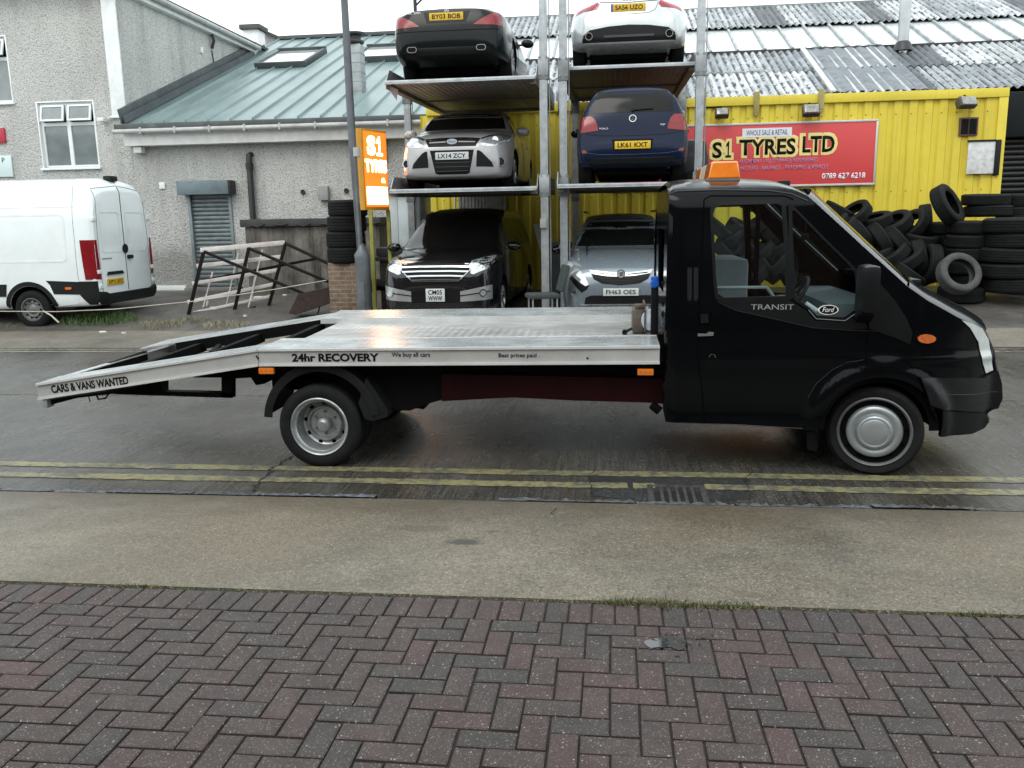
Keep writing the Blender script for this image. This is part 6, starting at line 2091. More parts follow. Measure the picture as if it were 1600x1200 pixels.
for s in (1, -1):
    me = surf_mesh('cab_side', outline, side(0, s), holes=[win1, win2], step=.032, thick=.03, tdir=(0, s, 0))
    link('cab_side', me, M_tp, truck, True, 50)
    for nm, wn in (('door_window', win1), ('quarter_window', win2)):
        me = surf_mesh(nm, wn, side(-.012, s), step=.12)
        link(nm, me, glass('cab_glass', (.86, .93, .93), .93), truck, True, 40)
        # rubber frame
        c = (sum(p[0] for p in wn)/len(wn), sum(p[1] for p in wn)/len(wn))
        k = 1.055 if nm == 'door_window' else 1.03
        big = [(c[0]+(p[0]-c[0])*k, c[1]+(p[1]-c[1])*k) for p in wn]
        sm = [(c[0]+(p[0]-c[0])*.955, c[1]+(p[1]-c[1])*.955) for p in wn]
        me = surf_mesh('window_rubber', big, side(.006, s), holes=[sm], step=.05, thick=.02, tdir=(0, s, 0))
        link('window_rubber', me, M_clad, truck, True, 40)

def bridge(name, px, bulge, m, n=28, thick=None, extra=None, y_in=0.0):
    """skin between the near outline and its mirror image, bowed by bulge(i, s)"""
    pts = []
    dens = []
    xz = [T(u, v) for u, v in px]
    for a, b in zip(xz, xz[1:]):
        k = max(1, int(math.hypot(b[0]-a[0], b[1]-a[1])/.05))
        dens += [(lerp(a[0], b[0], i/k), lerp(a[1], b[1], i/k)) for i in range(k)]
    dens.append(xz[-1])
    N_ = len(dens)-1
    def f(i, j):
        a, b = dens[min(N_, int(round(i*N_)))]
        y = side(0, 1)(a, b)[1]+y_in
        s_ = j
        bx, bz = bulge(a, b)
        q = (1-(2*s_-1)**2)
        q = q**.75
        return (a+bx*q, lerp(y, 2*YM-y, s_), b+bz*q)
    me = grid_mesh(name, f, N_, n)
    return link(name, me, m, truck, True, 60)
bridge('roof', top_px, lambda a, b: (0, .075), M_tp)
bridge('windscreen', ap_px, lambda a, b: (.15, .075), glass('windscreen_glass', (.80, .90, .90), .9), y_in=.03)
for s in (0, 1):
    xz = [T(u, v) for u, v in ap_px]
    pts_ = [Vector(side(0, 1)(a, b)) for a, b in xz]
    pa = [p+Vector((.004, .045, .004)) for p in pts_]
    if s: pts_ = [Vector((p.x, 2*YM-p.y, p.z)) for p in pts_]; pa = [Vector((p.x, 2*YM-p.y, p.z)) for p in pa]
    m = MB().tube([lerp(p, q, .5)+Vector((-.014, .0, -.014)) for p, q in zip(pts_, pa)], .022, 12)
    m.build('screen_pillar', mat('pillar_wet_black', (.03, .033, .035), .12, coat=1.0, var=.2), truck, True, smooth=60)
bridge('bonnet', hood_px, lambda a, b: (.12, .10), M_tp)
bridge('front_grille', nose_px, lambda a, b: (.13, 0), M_clad)
bridge('front_bumper', bump_px, lambda a, b: (.13, 0), M_bumper)
# rear wall of the cab with a window
xr_ = T(1041, 450)[0]
yb0 = side(0, 1)(xr_, 1.5)[1]
rw = [(yb0+.0, .45), (2*YM-yb0-.0, .45), (2*YM-yb0, 1.9), (2*YM-yb0-.10, 2.12), (2*YM-yb0-.22, 2.165), (yb0+.22, 2.165), (yb0+.10, 2.12), (yb0, 1.9)]
me = surf_mesh('cab_rear_wall', rw, lambda a, b: (xr_+.012, a, b), holes=[[(7.0, 1.35), (7.85, 1.35), (7.85, 1.85), (7.0, 1.85)]], step=.3, thick=.03, tdir=(1, 0, 0))
link('cab_rear_wall', me, M_tp, truck, True, 40)
# cab floor, sills
MB().box((xr_+.02, YT+.05, .44), (1.50, 2*YM-YT-.05, .50)).box((1.48, YT+.35, .35), (2.5, 2*YM-YT-.35, .95)).build('cab_floor', M_under, truck, True)


# interior
M_seat = mat('grey_seat_fabric', (.20, .23, .24), .8, var=.15, vscale=20)
M_dash = mat('dashboard_grey', (.075, .095, .10), .6, var=.1)
for yc in (6.95, 7.55, 7.98):
    st = MB()
    st.box((.72, yc-.24, .80), (1.22, yc+.24, .96), bev=.05)
    st.M = Matrix.Translation((.72, yc, .93)) @ Matrix.Rotation(R_(-12), 4, 'Y')
    st.box((-.10, -.23, 0), (.06, .23, .62), bev=.05).box((-.07, -.13, .63), (.03, .13, .80), bev=.03)
    st.M = None
    st.build('seat', M_seat, truck, True)
bb = MB().box((.76, 7.30, .80), (1.13, 8.05, 1.60), bev=.05)
bb.build('folded_bench', mat('pale_bench', (.20, .225, .235), .8, var=.1, vscale=12), truck, True)
ds = MB()
ds.box((1.60, YT+.22, .95), (2.05, 2*YM-YT-.22, 1.30), bev=.06).box((1.50, YT+.22, .80), (1.75, 2*YM-YT-.22, 1.22), bev=.05)
ds.build('dashboard', M_dash, truck, True)
sw_ = MB()
Mw = Matrix.Translation((1.42, 6.93, 1.30)) @ Matrix.Rotation(R_(-58), 4, 'Y')
k = 32
pts = [Mw @ Vector((.19*math.cos(2*PI*i/k), .19*math.sin(2*PI*i/k), 0)) for i in range(k+1)]
sw_.tube(pts, .016, 8, cap=False).bar(Mw @ Vector((-.18, 0, 0)), Mw @ Vector((.18, 0, 0)), .03).lathe([(0, 0), (.05, 0), (.05, .03), (0, .03)], 14, 'X', (1.41, 6.93, 1.30)).tube([(1.42, 6.93, 1.30), (1.62, 6.93, 1.12)], .03, 8)
sw_.build('steering_wheel', M_black, truck, True)
MB().box((1.36, YT+.10, .80), (1.42, YT+.16, 1.14)).box((.55, YT+.10, .50), (1.45, YT+.15, 1.10), bev=.02).build('door_card', mat('door_card', (.05, .055, .06), .7), truck, True)
MB().tube([(.70, YT+.16, 1.42), (1.15, YT+.16, 1.42), (1.28, YT+.16, 1.24)], .014, 8).build('grab_rail', M_seat, truck, True)
a = P(1192, 370, 7.9)
MB().box((a.x-.012, 8.24, 1.15), (a.x+.03, 8.26, 2.0)).build('far_pillar', M_under, truck, True)
p = P(1258, 365, 6.9)
MB().tube([(p.x, 6.9, p.z+.12), (p.x, 6.9, p.z)], .003, 5).box((p.x-.03, 6.89, p.z-.05), (p.x+.03, 6.91, p.z), bev=.01).build('air_freshener', M_dark, truck, True)
# papers / bottle on the dash seen through the quarter light
MB().tube([side(-.08)(*T(1262, 476)), side(-.08)(*T(1280, 488))], .022, 10).build('water_bottle', mat('bottle_plastic', (.45, .52, .53), .2, coat=.5), truck, True)

# ---- side details
def sp(name, px, m, off=.006, step=.04, thick=.01, holes=(), both=True, par=None):
    pl = TP(px)
    o = None
    for s in ((1, -1) if both else (1,)):
        me = surf_mesh(name, pl, side(off, s), step=step, thick=thick, tdir=(0, s, 0), holes=holes)
        q = link(name, me, m, par or truck, True, 50)
        o = o or q
    return o
sp('door_cladding', [(1119, 470), (1130, 473), (1236, 470), (1259, 485), (1274, 501), (1320, 503), (1341, 490), (1346, 484), (1355, 513), (1330, 515), (1270, 511), (1200, 495), (1150, 484)], M_clad, off=.004)
sp('wing_cladding', [(1357, 446), (1372, 440), (1398, 470), (1416, 498), (1425, 520), (1421, 538), (1405, 530), (1357, 513)], M_clad, off=.012)
sp('door_frame_trim', [(1232, 320), (1236, 318), (1239, 400), (1241, 466), (1233, 468), (1232, 400)], M_clad, off=.008)
bmp = sp('bumper_side', [(1437, 589), (1480, 590), (1535, 590), (1557, 578), (1563, 598), (1564, 622), (1557, 637), (1535, 642), (1500, 641), (1470, 638), (1452, 632), (1446, 612)], M_bumper, off=.030, thick=.03)
sp('bumper_valance', [(1472, 642), (1536, 644), (1541, 650), (1544, 658), (1537, 668), (1518, 677), (1468, 682), (1472, 660)], M_clad, off=.018, thick=.02)
hl = sp('headlight', [(1502, 500), (1518, 505), (1534, 513), (1544, 530), (1549, 556), (1551, 578), (1540, 583), (1534, 560), (1528, 534), (1515, 512)], mat('clear_headlight', (.50, .54, .53), .12, coat=1, var=.12, vscale=10), off=.010, thick=.02, step=.02)
def tube_side(name, px, w_, m, off=.001, both=False, par=None):
    xz = []
    q = TP(px)
    for a, b in zip(q, q[1:]):
        k = max(1, int(math.hypot(b[0]-a[0], b[1]-a[1])/.03))
        xz += [(lerp(a[0], b[0], i/k), lerp(a[1], b[1], i/k)) for i in range(k)]
    xz.append(q[-1])
    for s in ((1, -1) if both else (1,)):
        MB().tube([side(off, s)(*p) for p in xz], w_/2, 6).build(name, m, par or truck, True)
M_gap = mat('panel_gap_black', (.0015, .0015, .0015), 1.0, spec=.05)
M_hi = mat('edge_highlight_grey', (.018, .021, .023), .4)  # lighter grey for lines that paint sky highlights along the cab edges
tube_side('door_seam', [(1100, 312), (1096, 400), (1092, 470), (1090, 560), (1097, 612), (1100, 660)], .010, M_gap)
tube_side('door_seam', [(1355, 514), (1354, 560), (1352, 592)], .007, M_gap)
tube_side('door_seam', [(1100, 312), (1110, 306), (1225, 306), (1240, 312)], .009, M_gap)
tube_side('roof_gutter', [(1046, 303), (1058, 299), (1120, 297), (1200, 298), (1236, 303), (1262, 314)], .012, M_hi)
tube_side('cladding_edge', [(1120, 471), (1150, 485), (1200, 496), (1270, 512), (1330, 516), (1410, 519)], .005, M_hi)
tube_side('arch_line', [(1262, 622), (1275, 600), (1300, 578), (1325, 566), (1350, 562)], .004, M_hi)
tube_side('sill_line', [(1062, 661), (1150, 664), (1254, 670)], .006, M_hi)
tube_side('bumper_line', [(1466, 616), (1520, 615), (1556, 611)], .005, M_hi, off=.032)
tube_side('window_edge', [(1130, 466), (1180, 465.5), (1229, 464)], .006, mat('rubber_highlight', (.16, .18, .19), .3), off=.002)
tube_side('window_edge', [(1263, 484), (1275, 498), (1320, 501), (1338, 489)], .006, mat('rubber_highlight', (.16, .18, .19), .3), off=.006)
# lighter grey patches paint highlights on the vertical pressings behind the door
for u in (1077, 1087):
    sp('side_pressing', [(u-3, 418), (u+4, 418), (u+4, 466), (u+1, 471), (u-3, 468)], mat('pressing_highlight', (.009, .010, .012), .25), off=.002, step=.02, both=False)
hd = sp('door_handle', [(1090, 489), (1112, 487), (1114, 520), (1092, 522)], M_gap, off=.003, both=False)
sp('handle_lever', [(1090, 521), (1104, 521), (1107, 518), (1115, 519), (1114, 524), (1090, 525)], mat('worn_handle_silver', (.22, .23, .24), .3, metal=.5), off=.02, thick=.02, both=False, step=.01, par=hd)
sp('handle_lever', [(1094, 491), (1106, 490), (1107, 504), (1095, 505)], M_clad, off=.015, thick=.012, both=False, par=hd)
tube_side('lock_ring', [(1108, 559), (1109, 555), (1113, 553), (1117, 555), (1118, 559)], .003, mat('dull_chrome', (.3, .3, .3), .3, metal=.8))
# side repeater
rp_ = TP([(1447+14*math.cos(2*PI*i/18), 529+7*math.sin(2*PI*i/18)) for i in range(18)])
link('side_indicator', surf_mesh('side_indicator', rp_, side(.022), step=.02, thick=.02), mat('amber_dull', (.50, .12, .025), .3, coat=.5, var=.3, vscale=30), truck, True, 60)
# lettering on the door
def sidetext(name, body, u0, u1, vc, v_h, m, slope=0.0, bold=0.0, grow=0.0, shear=0.0, off=.008, y=None, par=None):
    if y is None:
        a, b = T(u0, vc), T(u1, vc+slope)
        A, B = Vector(side(off)(*a)), Vector(side(off)(*b))
    else:
        A, B = P(u0, vc, y), P(u1, vc+slope, y)
    c = (A+B)/2
    h = v_h/1330*math.hypot(c.x, c.y)*1.0
    return text(name, body, face_M(c, B-A, (0, 0, 1)), (B-A).length, h, m, par or truck, True, bold=bold, grow=grow, shear=shear, depth=.0015)
sidetext('door_lettering', 'TRANSIT', 1173, 1240, 479.5, 8, mat('letter_silver', (.42, .44, .45), .3, metal=.5), off=.007)
A = Vector(side(.003)(*T(1294, 484)))
m = MB(); disc(m, A, (0, -1, 0), .036, .003, sx=2.0, k=36); mo = m.build('oval_sticker', mat('sticker_white', (.8, .82, .82), .4), truck, True)
m = MB(); disc(m, A+Vector((0, -.003, 0)), (0, -1, 0), .031, .001, sx=2.05, k=36); m.build('oval_centre', M_ink, mo, True)
text('oval_lettering', 'Ford', face_M(A+Vector((0, -.0045, .002)), (1, 0, 0), (0, 0, 1)), .085, .036, mat('sticker_white', (.8, .82, .82)), mo, True, shear=.35, depth=.001)
# door mirror
mr = MB()
a, b = P(1345, 414, 6.20), P(1370, 489, 6.20)
mr.box((a.x, 6.10, b.z), (b.x-.005, 6.34, a.z), bev=.045)
mr.bar(((a.x+b.x)/2+.02, 6.30, b.z+.10), ((a.x+b.x)/2+.05, 6.46, b.z+.06), .10, .14, bev=.03)
mr.bar(((a.x+b.x)/2, 6.22, b.z+.03), ((a.x+b.x)/2+.04, 6.46, b.z-.06), .12, .10, bev=.03)
mr.build('door_mirror', M_clad, truck, True, smooth=50)
mr = MB().box((a.x, 2*YM-6.34, b.z), (b.x-.005, 2*YM-6.12, a.z), bev=.045).bar(((a.x+b.x)/2, 2*YM-6.30, b.z+.10), ((a.x+b.x)/2+.05, 2*YM-6.50, b.z+.06), .10, .12)
mr.build('door_mirror', M_clad, truck, True, smooth=50)
# wipers and cowl
w0 = P(1400, 431, 7.0)
wp = MB()
for ya, yb, dx in ((6.75, 7.35, 0), (7.45, 8.05, 0)):
    p0 = Vector((2.18, ya, 1.475)); p1 = Vector((2.02, yb, 1.66))
    wp.tube([p0, lerp(p0, p1, .5)+Vector((.03, 0, .03)), p1], .009, 6).bar(lerp(p0, p1, .35)+Vector((.02, 0, .02)), p1+Vector((-.12, .05, .10)), .012, .02)
wp.build('wiper', M_black, truck, True)
MB().box((2.10, 6.7, 1.40), (2.30, 8.14, 1.46), bev=.02).build('scuttle_panel', M_clad, truck, True)
# roof beacon bar
bc = MB()
by0, by1 = 6.85, 8.0
pa, pb = P(1102, 283, by0), P(1157, 282, by0)
zb = pa.z+.005
def wedge(mb, x0, x1, y0, y1, z0, z1, ins=.03, mi=0):
    mb.add([(x0, y0, z0), (x1, y0, z0), (x1, y1, z0), (x0, y1, z0), (x0+ins, y0, z1), (x1-ins, y0, z1), (x1-ins, y1, z1), (x0+ins, y1, z1)], [[0, 3, 2, 1], [4, 5, 6, 7], [0, 1, 5, 4], [1, 2, 6, 5], [2, 3, 7, 6], [3, 0, 4, 7]], mi)
xa_, xb2 = P(1107, 275, by0).x, P(1157, 275, by0).x
zt2 = P(1130, 252, by0).z
lb = thing('x', None, None); bpy.data.objects.remove(lb)
base = MB().box((xa_-.02, by0-.01, zb-.035), (xb2, by1+.01, zb+.012), bev=.01).box((xa_+.05, by0+.15, zb-.075), (xb2-.05, by0+.25, zb-.03)).box((xa_+.05, by1-.25, zb-.075), (xb2-.05, by1-.15, zb-.03))
bo_ = base.build('beacon_bar', mat('beacon_base', (.10, .10, .095), .5), truck, True)
for y0, y1, m in ((by0, by0+.38, mat('beacon_amber', (.95, .24, .02), .22, coat=1.0, var=.12, vscale=14)), (by0+.385, by1-.385, mat('beacon_cream', (.42, .38, .30), .4)), (by1-.38, by1, mat('beacon_amber', (.95, .24, .02)))):
    q = MB(); wedge(q, xa_, xb2, y0, y1, zb+.012, zt2, .022)
    o = q.build('beacon_lens', m, bo_, True)
    md = o.modifiers.new('b', 'BEVEL'); md.width = .012; md.segments = 3
for y in (by0+.06, by0+.32): pass
a = P(1224, 286, 7.0)
MB().box((a.x-.035, 6.98, a.z-.06), (a.x+.05, 7.05, a.z+.02), bev=.01).build('roof_aerial_base', M_black, truck, True)

# ---------------------------------------------------------------- bed
YB0, YB1 = 6.36, 8.52
XF = P(1031, 545, YB0).x
XH = P(402, 546, YB0).x
XE = P(56, 600, YB0).x
ZD = P(1030, 541, YB0).z
ZH = P(402, 546, YB0).z
ZE2 = P(56, 600, YB0).z
ZBOT = .135
DR = .045
def dz(y): return DR*(y-YB0)/(YB1-YB0)
def zdeck(x):
    if x >= XH: return lerp(ZH, ZD, (x-XH)/(XF-XH))
    return lerp(ZE2, ZH, (x-XE)/(XH-XE))
M_panel = mat('rail_panel', (.40, .405, .39), .5, metal=.15, var=.06, vscale=2, dirt=.4, dirtcol=(.20, .19, .175))
M_lip = mat('rail_lip', (.66, .68, .68), .35, metal=.4, var=.08, dirt=.25, dirtcol=(.3, .3, .29))
def rail(name, x0, x1, y, s, par=truck):
    """C-profile side rail; s=+1 faces the viewer"""
    z0, z1 = zdeck(x0)+dz(y), zdeck(x1)+dz(y)
    def q(x0_, x1_, ya, yb, ta, tb, m, nm, parent):
        mb = MB()
        a, b = min(ya, yb), max(ya, yb)
        mb.add([(x0_, a, z0+ta), (x1_, a, z1+ta), (x1_, b, z1+ta), (x0_, b, z0+ta), (x0_, a, z0+tb), (x1_, a, z1+tb), (x1_, b, z1+tb), (x0_, b, z0+tb)], [[0, 3, 2, 1], [4, 5, 6, 7], [0, 1, 5, 4], [1, 2, 6, 5], [2, 3, 7, 6], [3, 0, 4, 7]])
        return mb.build(nm, m, parent, True)
    r0 = q(x0, x1, y+.012*s, y+.03*s, -ZBOT+.018, -.016, M_panel, name, par)
    q(x0, x1, y-.004*s, y+.05*s, -.016, .002, M_lip, 'rail_lip', r0)
    q(x0, x1, y-.006*s, y+.05*s, -ZBOT, -ZBOT+.018, M_lip, 'rail_lip', r0)
    return r0
ra = rail('side_rail', XH+.003, XF, YB0, 1)
rb_ = rail('ramp_rail', XE, XH-.003, YB0, 1)
rail('side_rail', XH+.003, XF, YB1, -1); rail('ramp_rail', XE, XH-.003, YB1, -1)
# tracks and pan
def plank(name, xs, y0, y1, m, t=.012, up=0.0, grooves=0, lipz=.0):
    mb = MB()
    n = max(1, grooves)
    ys = []
    for i in range(n):
        a = lerp(y0, y1, i/n); b = lerp(y0, y1, (i+1)/n)
        if grooves:
            w_ = b-a
            ys += [(a, 0), (a+w_*.75, 0), (a+w_*.80, -.008), (a+w_*.95, -.008)]
        else: ys.append((a, 0))
    ys.append((y1, 0))
    k = len(ys)
    vs = [(x, y, zdeck(x)+dz(y)+up+h) for x in xs for y, h in ys]
    vs2 = [(x, y, zdeck(x)+dz(y)+up+h-t) for x in xs for y, h in ys]
    fs = [[j*k+i, j*k+i+1, (j+1)*k+i+1, (j+1)*k+i] for j in range(len(xs)-1) for i in range(k-1)]
    M_ = len(vs)
    fs2 = [[M_+c for c in f[::-1]] for f in fs]
    ed = [[i, M_+i, M_+i+1, i+1] for i in range(k-1)]+[[(len(xs)-1)*k+i, (len(xs)-1)*k+i+1, M_+(len(xs)-1)*k+i+1, M_+(len(xs)-1)*k+i] for i in range(k-1)]
    ed += [[j*k, (j+1)*k, M_+(j+1)*k, M_+j*k] for j in range(len(xs)-1)]+[[j*k+k-1, M_+j*k+k-1, M_+(j+1)*k+k-1, (j+1)*k+k-1] for j in range(len(xs)-1)]
    mb.add(vs+vs2, fs+fs2+ed)
    return mb.build(name, m, truck, True, smooth=None)
def alu_track():
    m, n, b = new_mat('wet_aluminium_track')
    c = coords(n)
    f = noise(n, coords(n, (.7, 4, 1)), 3, 6, .65)
    col = ramp(n, f, [(.3, (.36, .39, .40)), (.7, (.66, .70, .70))])
    d = noise(n, c, 5, 8, .75)
    col = mixc(n, ramp(n, d, [(.55, (0, 0, 0)), (.72, (.7, .7, .7))]), col, (.20, .20, .19))
    n.links.new(col, b.inputs['Base Color'])
    b.inputs['Metallic'].default_value = .55
    mr_ = N(n, 'MapRange'); n.links.new(noise(n, c, 3, 5), mr_.inputs[0]); mr_.inputs[3].default_value = .12; mr_.inputs[4].default_value = .42
    n.links.new(mr_.outputs[0], b.inputs['Roughness'])
    return m
def chequer():
    m, n, b = new_mat('chequer_plate')
    c = coords(n)
    f = noise(n, c, 2.2, 6, .7)
    col = ramp(n, f, [(.3, (.33, .34, .335)), (.7, (.56, .57, .56))])
    sx = N(n, 'SeparateXYZ'); n.links.new(c, sx.inputs[0])
    def tread(ang, sc):
        mp = N(n, 'Mapping'); mp.inputs['Rotation'].default_value = (0, 0, R_(ang)); mp.inputs['Scale'].default_value = (sc*.38, sc, sc)
        n.links.new(c, mp.inputs['Vector'])
        v = N(n, 'TexVoronoi', Scale=1.0, Randomness=.0); n.links.new(mp.outputs[0], v.inputs['Vector'])
        return ramp(n, v.outputs['Distance'], [(.16, (1, 1, 1)), (.24, (0, 0, 0))])
    t_ = mixc(n, 1.0, tread(45, 26), tread(-45, 26), 'ADD')
    col = mixc(n, mixc(n, 1.0, t_, (.5, .5, .5), 'MULTIPLY'), col, (.78, .80, .80))
    d = noise(n, coords(n, (.6, 2.5, 1)), 4, 7, .75)
    col = mixc(n, 1.0, col, ramp(n, d, [(.35, (.6, .6, .59)), (.62, (1.1, 1.1, 1.1))]), 'MULTIPLY')
    n.links.new(col, b.inputs['Base Color'])
    b.inputs['Metallic'].default_value = .4
    b.inputs['Roughness'].default_value = .3
    bump(n, t_, b, .5, .004)
    return m
M_track, M_cheq = alu_track(), chequer()
xsd = [XH, (XH+XF)/2, XF]
plank('near_track', xsd, YB0+.02, 6.84, M_track, up=.004)
plank('far_track', xsd, 7.88, YB1-.02, M_track, up=.035)
plank('centre_pan', [P(467, 526, 6.85).x, XF], 6.86, 7.86, M_cheq, up=-.012)
MB().bar((XH, 6.85, zdeck(XH)+.0), (XF, 6.85, ZD+.0), .02, .035).bar((XH, 7.87, zdeck(XH)+dz(7.87)+.012), (XF, 7.87, ZD+dz(7.87)+.012), .02, .05).build('track_edge', M_lip, truck, True)
xsr = [XE, (XE+XH)/2, XH]
plank('near_ramp_track', xsr, YB0+.02, 6.66, M_track, up=.003)
plank('far_ramp_track', xsr, 7.95, YB1-.02, M_track, up=.02)
cm = MB()
for i, x in enumerate((XE+.02, lerp(XE, XH, .34), lerp(XE, XH, .66), XH-.03)):
    cm.bar((x, 6.62, zdeck(x)-.06), (x, 8.0, zdeck(x)-.03), .05, .09)
cm.bar((XE+.4, 6.66, zdeck(XE+.4)-.05), (XH, 6.66, zdeck(XH)-.05), .035, .10).bar((XE+.4, 7.94, zdeck(XE+.4)), (XH, 7.94, zdeck(XH)), .035, .10)
cm.bar((lerp(XE, XH, .66), 6.9, zdeck(XH)-.12), (lerp(XE, XH, .45), 7.9, zdeck(XH)-.20), .04)
cm.build('cross_members', M_under, truck, True)
MB().box((XE-.0, YB0, ZE2-.005), (XE+.06, YB1, ZE2+.004)).box((XE+.0, YB0+.02, ZE2-.10), (XE+.02, YB1-.02, ZE2-.005)).build('ramp_end_plate', M_alu, truck, True)
MB().box((XE+.03, YB0+.01, ZE2-.205), (XE+.07, YB0+.10, ZE2-.135), bev=.004).build('ramp_foot', M_galv, truck, True)
# black wedge under the ramp nose and hanging strap
u_ = MB()
pp = [P(67, 636, YB0+.06), P(70, 626, YB0+.06), P(210, 606, YB0+.06), P(180, 615, YB0+.06), P(120, 622, YB0+.06)]
u_.wprism(pp, .35)
u_.wprism([P(205, 607, 6.6), P(250, 594, 6.6), P(255, 611, 6.6), P(140, 613, 6.6)], .06)
u_.wprism([P(140, 609, 6.62), P(362, 614, 6.62), P(362, 622, 6.62), P(300, 620, 6.62), P(180, 616, 6.62)], .08)
u_.wprism([P(346, 582, 6.62), P(362, 578, 6.62), P(362, 620, 6.62), P(346, 620, 6.62)], .08)
u_.wprism([P(246, 592, 6.64), P(256, 590, 6.64), P(256, 612, 6.64), P(246, 612, 6.64)], .08)
u_.wprism([P(300, 590, 6.64), P(402, 572, 6.64), P(415, 576, 6.64), P(412, 600, 6.64), P(400, 602, 6.64), P(392, 590, 6.64), P(362, 592, 6.64), P(346, 590, 6.64)], .6)
u_.build('rear_subframe', M_under, truck, True, smooth=None)
MB().tube([P(150, 616, 6.5), P(154, 624, 6.5), P(165, 622, 6.5), P(172, 612, 6.5)], .008, 6).tube([P(138, 618, 6.5), P(141, 628, 6.5)], .005, 5).build('hanging_strap', M_black, truck, True)
# chassis and maroon tray
ch_ = MB()
for y in (6.98, 7.80):
    ch_.box((XH+.1, y, .60), (.6, y+.07, .84))
ch_.box((XH+.15, 6.60, .74), (.42, 8.30, .855)).box((-2.9, 6.9, .55), (-2.6, 7.95, .86)).box((-2.0, 6.8, .50), (-1.3, 7.2, .66), bev=.04)
ch_.lathe([(.09, 6.75), (.11, 7.3), (.11, 7.6), (.09, 8.1)], 16, 'Y', (-2.34, 0, .34))
ch_.wprism([P(470, 574, 6.62), P(700, 574, 6.62), P(700, 622, 6.62), P(665, 632, 6.62), P(640, 642, 6.62), P(600, 640, 6.62), P(560, 620, 6.62)], .5)
ch_.wprism([P(606, 626, 6.7), P(668, 628, 6.7), P(662, 640, 6.7), P(640, 636, 6.7), P(610, 650, 6.7)], .3)
ch_.build('chassis', M_under, truck, True, smooth=None)
MB().wprism([P(690, 584, 6.55), P(1036, 592, 6.55), P(1036, 631, 6.55), P(1008, 629, 6.55), P(900, 626, 6.55), P(800, 621, 6.55), P(690, 627, 6.55)], .5).build('maroon_tray', mat('dark_maroon_paint', (.016, .0015, .003), .5, var=.35, vscale=2, dirt=.3, dirtcol=(.004, .003, .003), spec=.1), truck, True, smooth=None)
a = P(1022, 634, 6.6)
MB().tube([(a.x-.02, 6.55, a.z+.02), (a.x+.04, 6.55, a.z-.03)], .035, 14).build('exhaust_tip', M_under, truck, True)
for u0, v0, u1, v1 in ((405, 574, 429, 584), (996, 576, 1021, 586)):
    a, b = P(u0, v0, YB0+.02), P(u1, v1, YB0+.02)
    m = MB().box((a.x, YB0+.0, b.z), (b.x, YB0+.035, a.z), bev=.006); mo = m.build('marker_lamp', M_amber, truck, True)
    q = MB()
    for f_ in (.2, .5, .8):
        q.lathe([(0, -.002), (.005, -.002), (.006, 0)], 8, 'Y', (lerp(a.x, b.x, f_), YB0+.001, (a.z+b.z)/2))
    q.build('lamp_screw', mat('dull_orange', (.3, .06, .01), .5), mo, True)
    MB().box((a.x-.01, YB0+.036, b.z+.01), (b.x+.01, YB0+.07, a.z+.05)).build('lamp_bracket', M_under, truck, True)
# rear mudguard: curved strip of real width
def guard(r0, a0, a1, y0, y1, cx, cz, lipw=.02, par=truck):
    mb = MB()
    n = 36
    vs, fs = [], []
    prof = [(r0, y0), (r0+.018, y0+.004), (r0+.02, y0+.03), (r0+.02, y1), (r0+.006, y1), (r0+.006, y0+.03), (r0-.05, y0+.012), (r0-.05, y0+.0)]
    for i in range(n+1):
        t = R_(lerp(a0, a1, i/n))
        fl_ = 0
        for r, y in prof: vs.append((cx+r*math.cos(t), y, cz+r*math.sin(t)))
    k = len(prof)
    for i in range(n):
        for j in range(k): fs.append([i*k+j, (i+1)*k+j, (i+1)*k+(j+1) % k, i*k+(j+1) % k])
    fs.append(list(range(k))); fs.append([n*k+j for j in range(k)][::-1])
    mb.add(vs, fs)
    return mb
RX, RZ = P(498, 668, 6.42).x, .342
g = guard(.465, 175, 8, 6.44, 7.05, RX+.02, RZ+.035)
g.build('mudguard', mat('mudguard_plastic', (.008, .0085, .0095), .5, var=.3, dirt=.15, dirtcol=(.02, .02, .02), spec=.2), truck, True, smooth=40)
fl_ = MB().wprism([P(572, 590, 6.45), P(606, 640, 6.45), P(604, 652, 6.45), P(582, 658, 6.45), P(570, 655, 6.45), P(560, 630, 6.45)], .55)
fl_.build('mudguard_skirt', mat('mudguard_plastic', (.020, .021, .023)), truck, True, smooth=None)
guard(.465, 175, 8, 7.79, 8.40, RX+.02, RZ+.035).build('mudguard', mat('mudguard_plastic', (.02, .021, .023)), truck, True, smooth=40)
# lettering
sidetext('bed_lettering', '24hr RECOVERY', 456, 592, 559, 13, M_ink, grow=.042, y=YB0+.010, par=ra, slope=-.5)
sidetext('bed_lettering', 'We buy all cars', 612, 672, 555, 9.0, M_ink, bold=.008, y=YB0+.010, par=ra)
sidetext('bed_lettering', 'Best prices paid .', 779, 843, 556, 8.5, M_ink, bold=.008, y=YB0+.010, par=ra)
a = zdeck
sidetext('ramp_lettering', 'CARS & VANS WANTED', 80, 200, 608.5, 12, M_ink, slope=-14.5, grow=.036, y=YB0+.010, par=rb_)
m = MB()
for u, v in ((918, 560), (401, 557), (403, 560)):
    p = P(u, v, YB0+.012); m.lathe([(0, -.004), (.008, -.003), (.009, 0)], 10, 'Y', (p.x, YB0+.012, p.z))
m.build('rail_bolt', M_dark, ra, True)

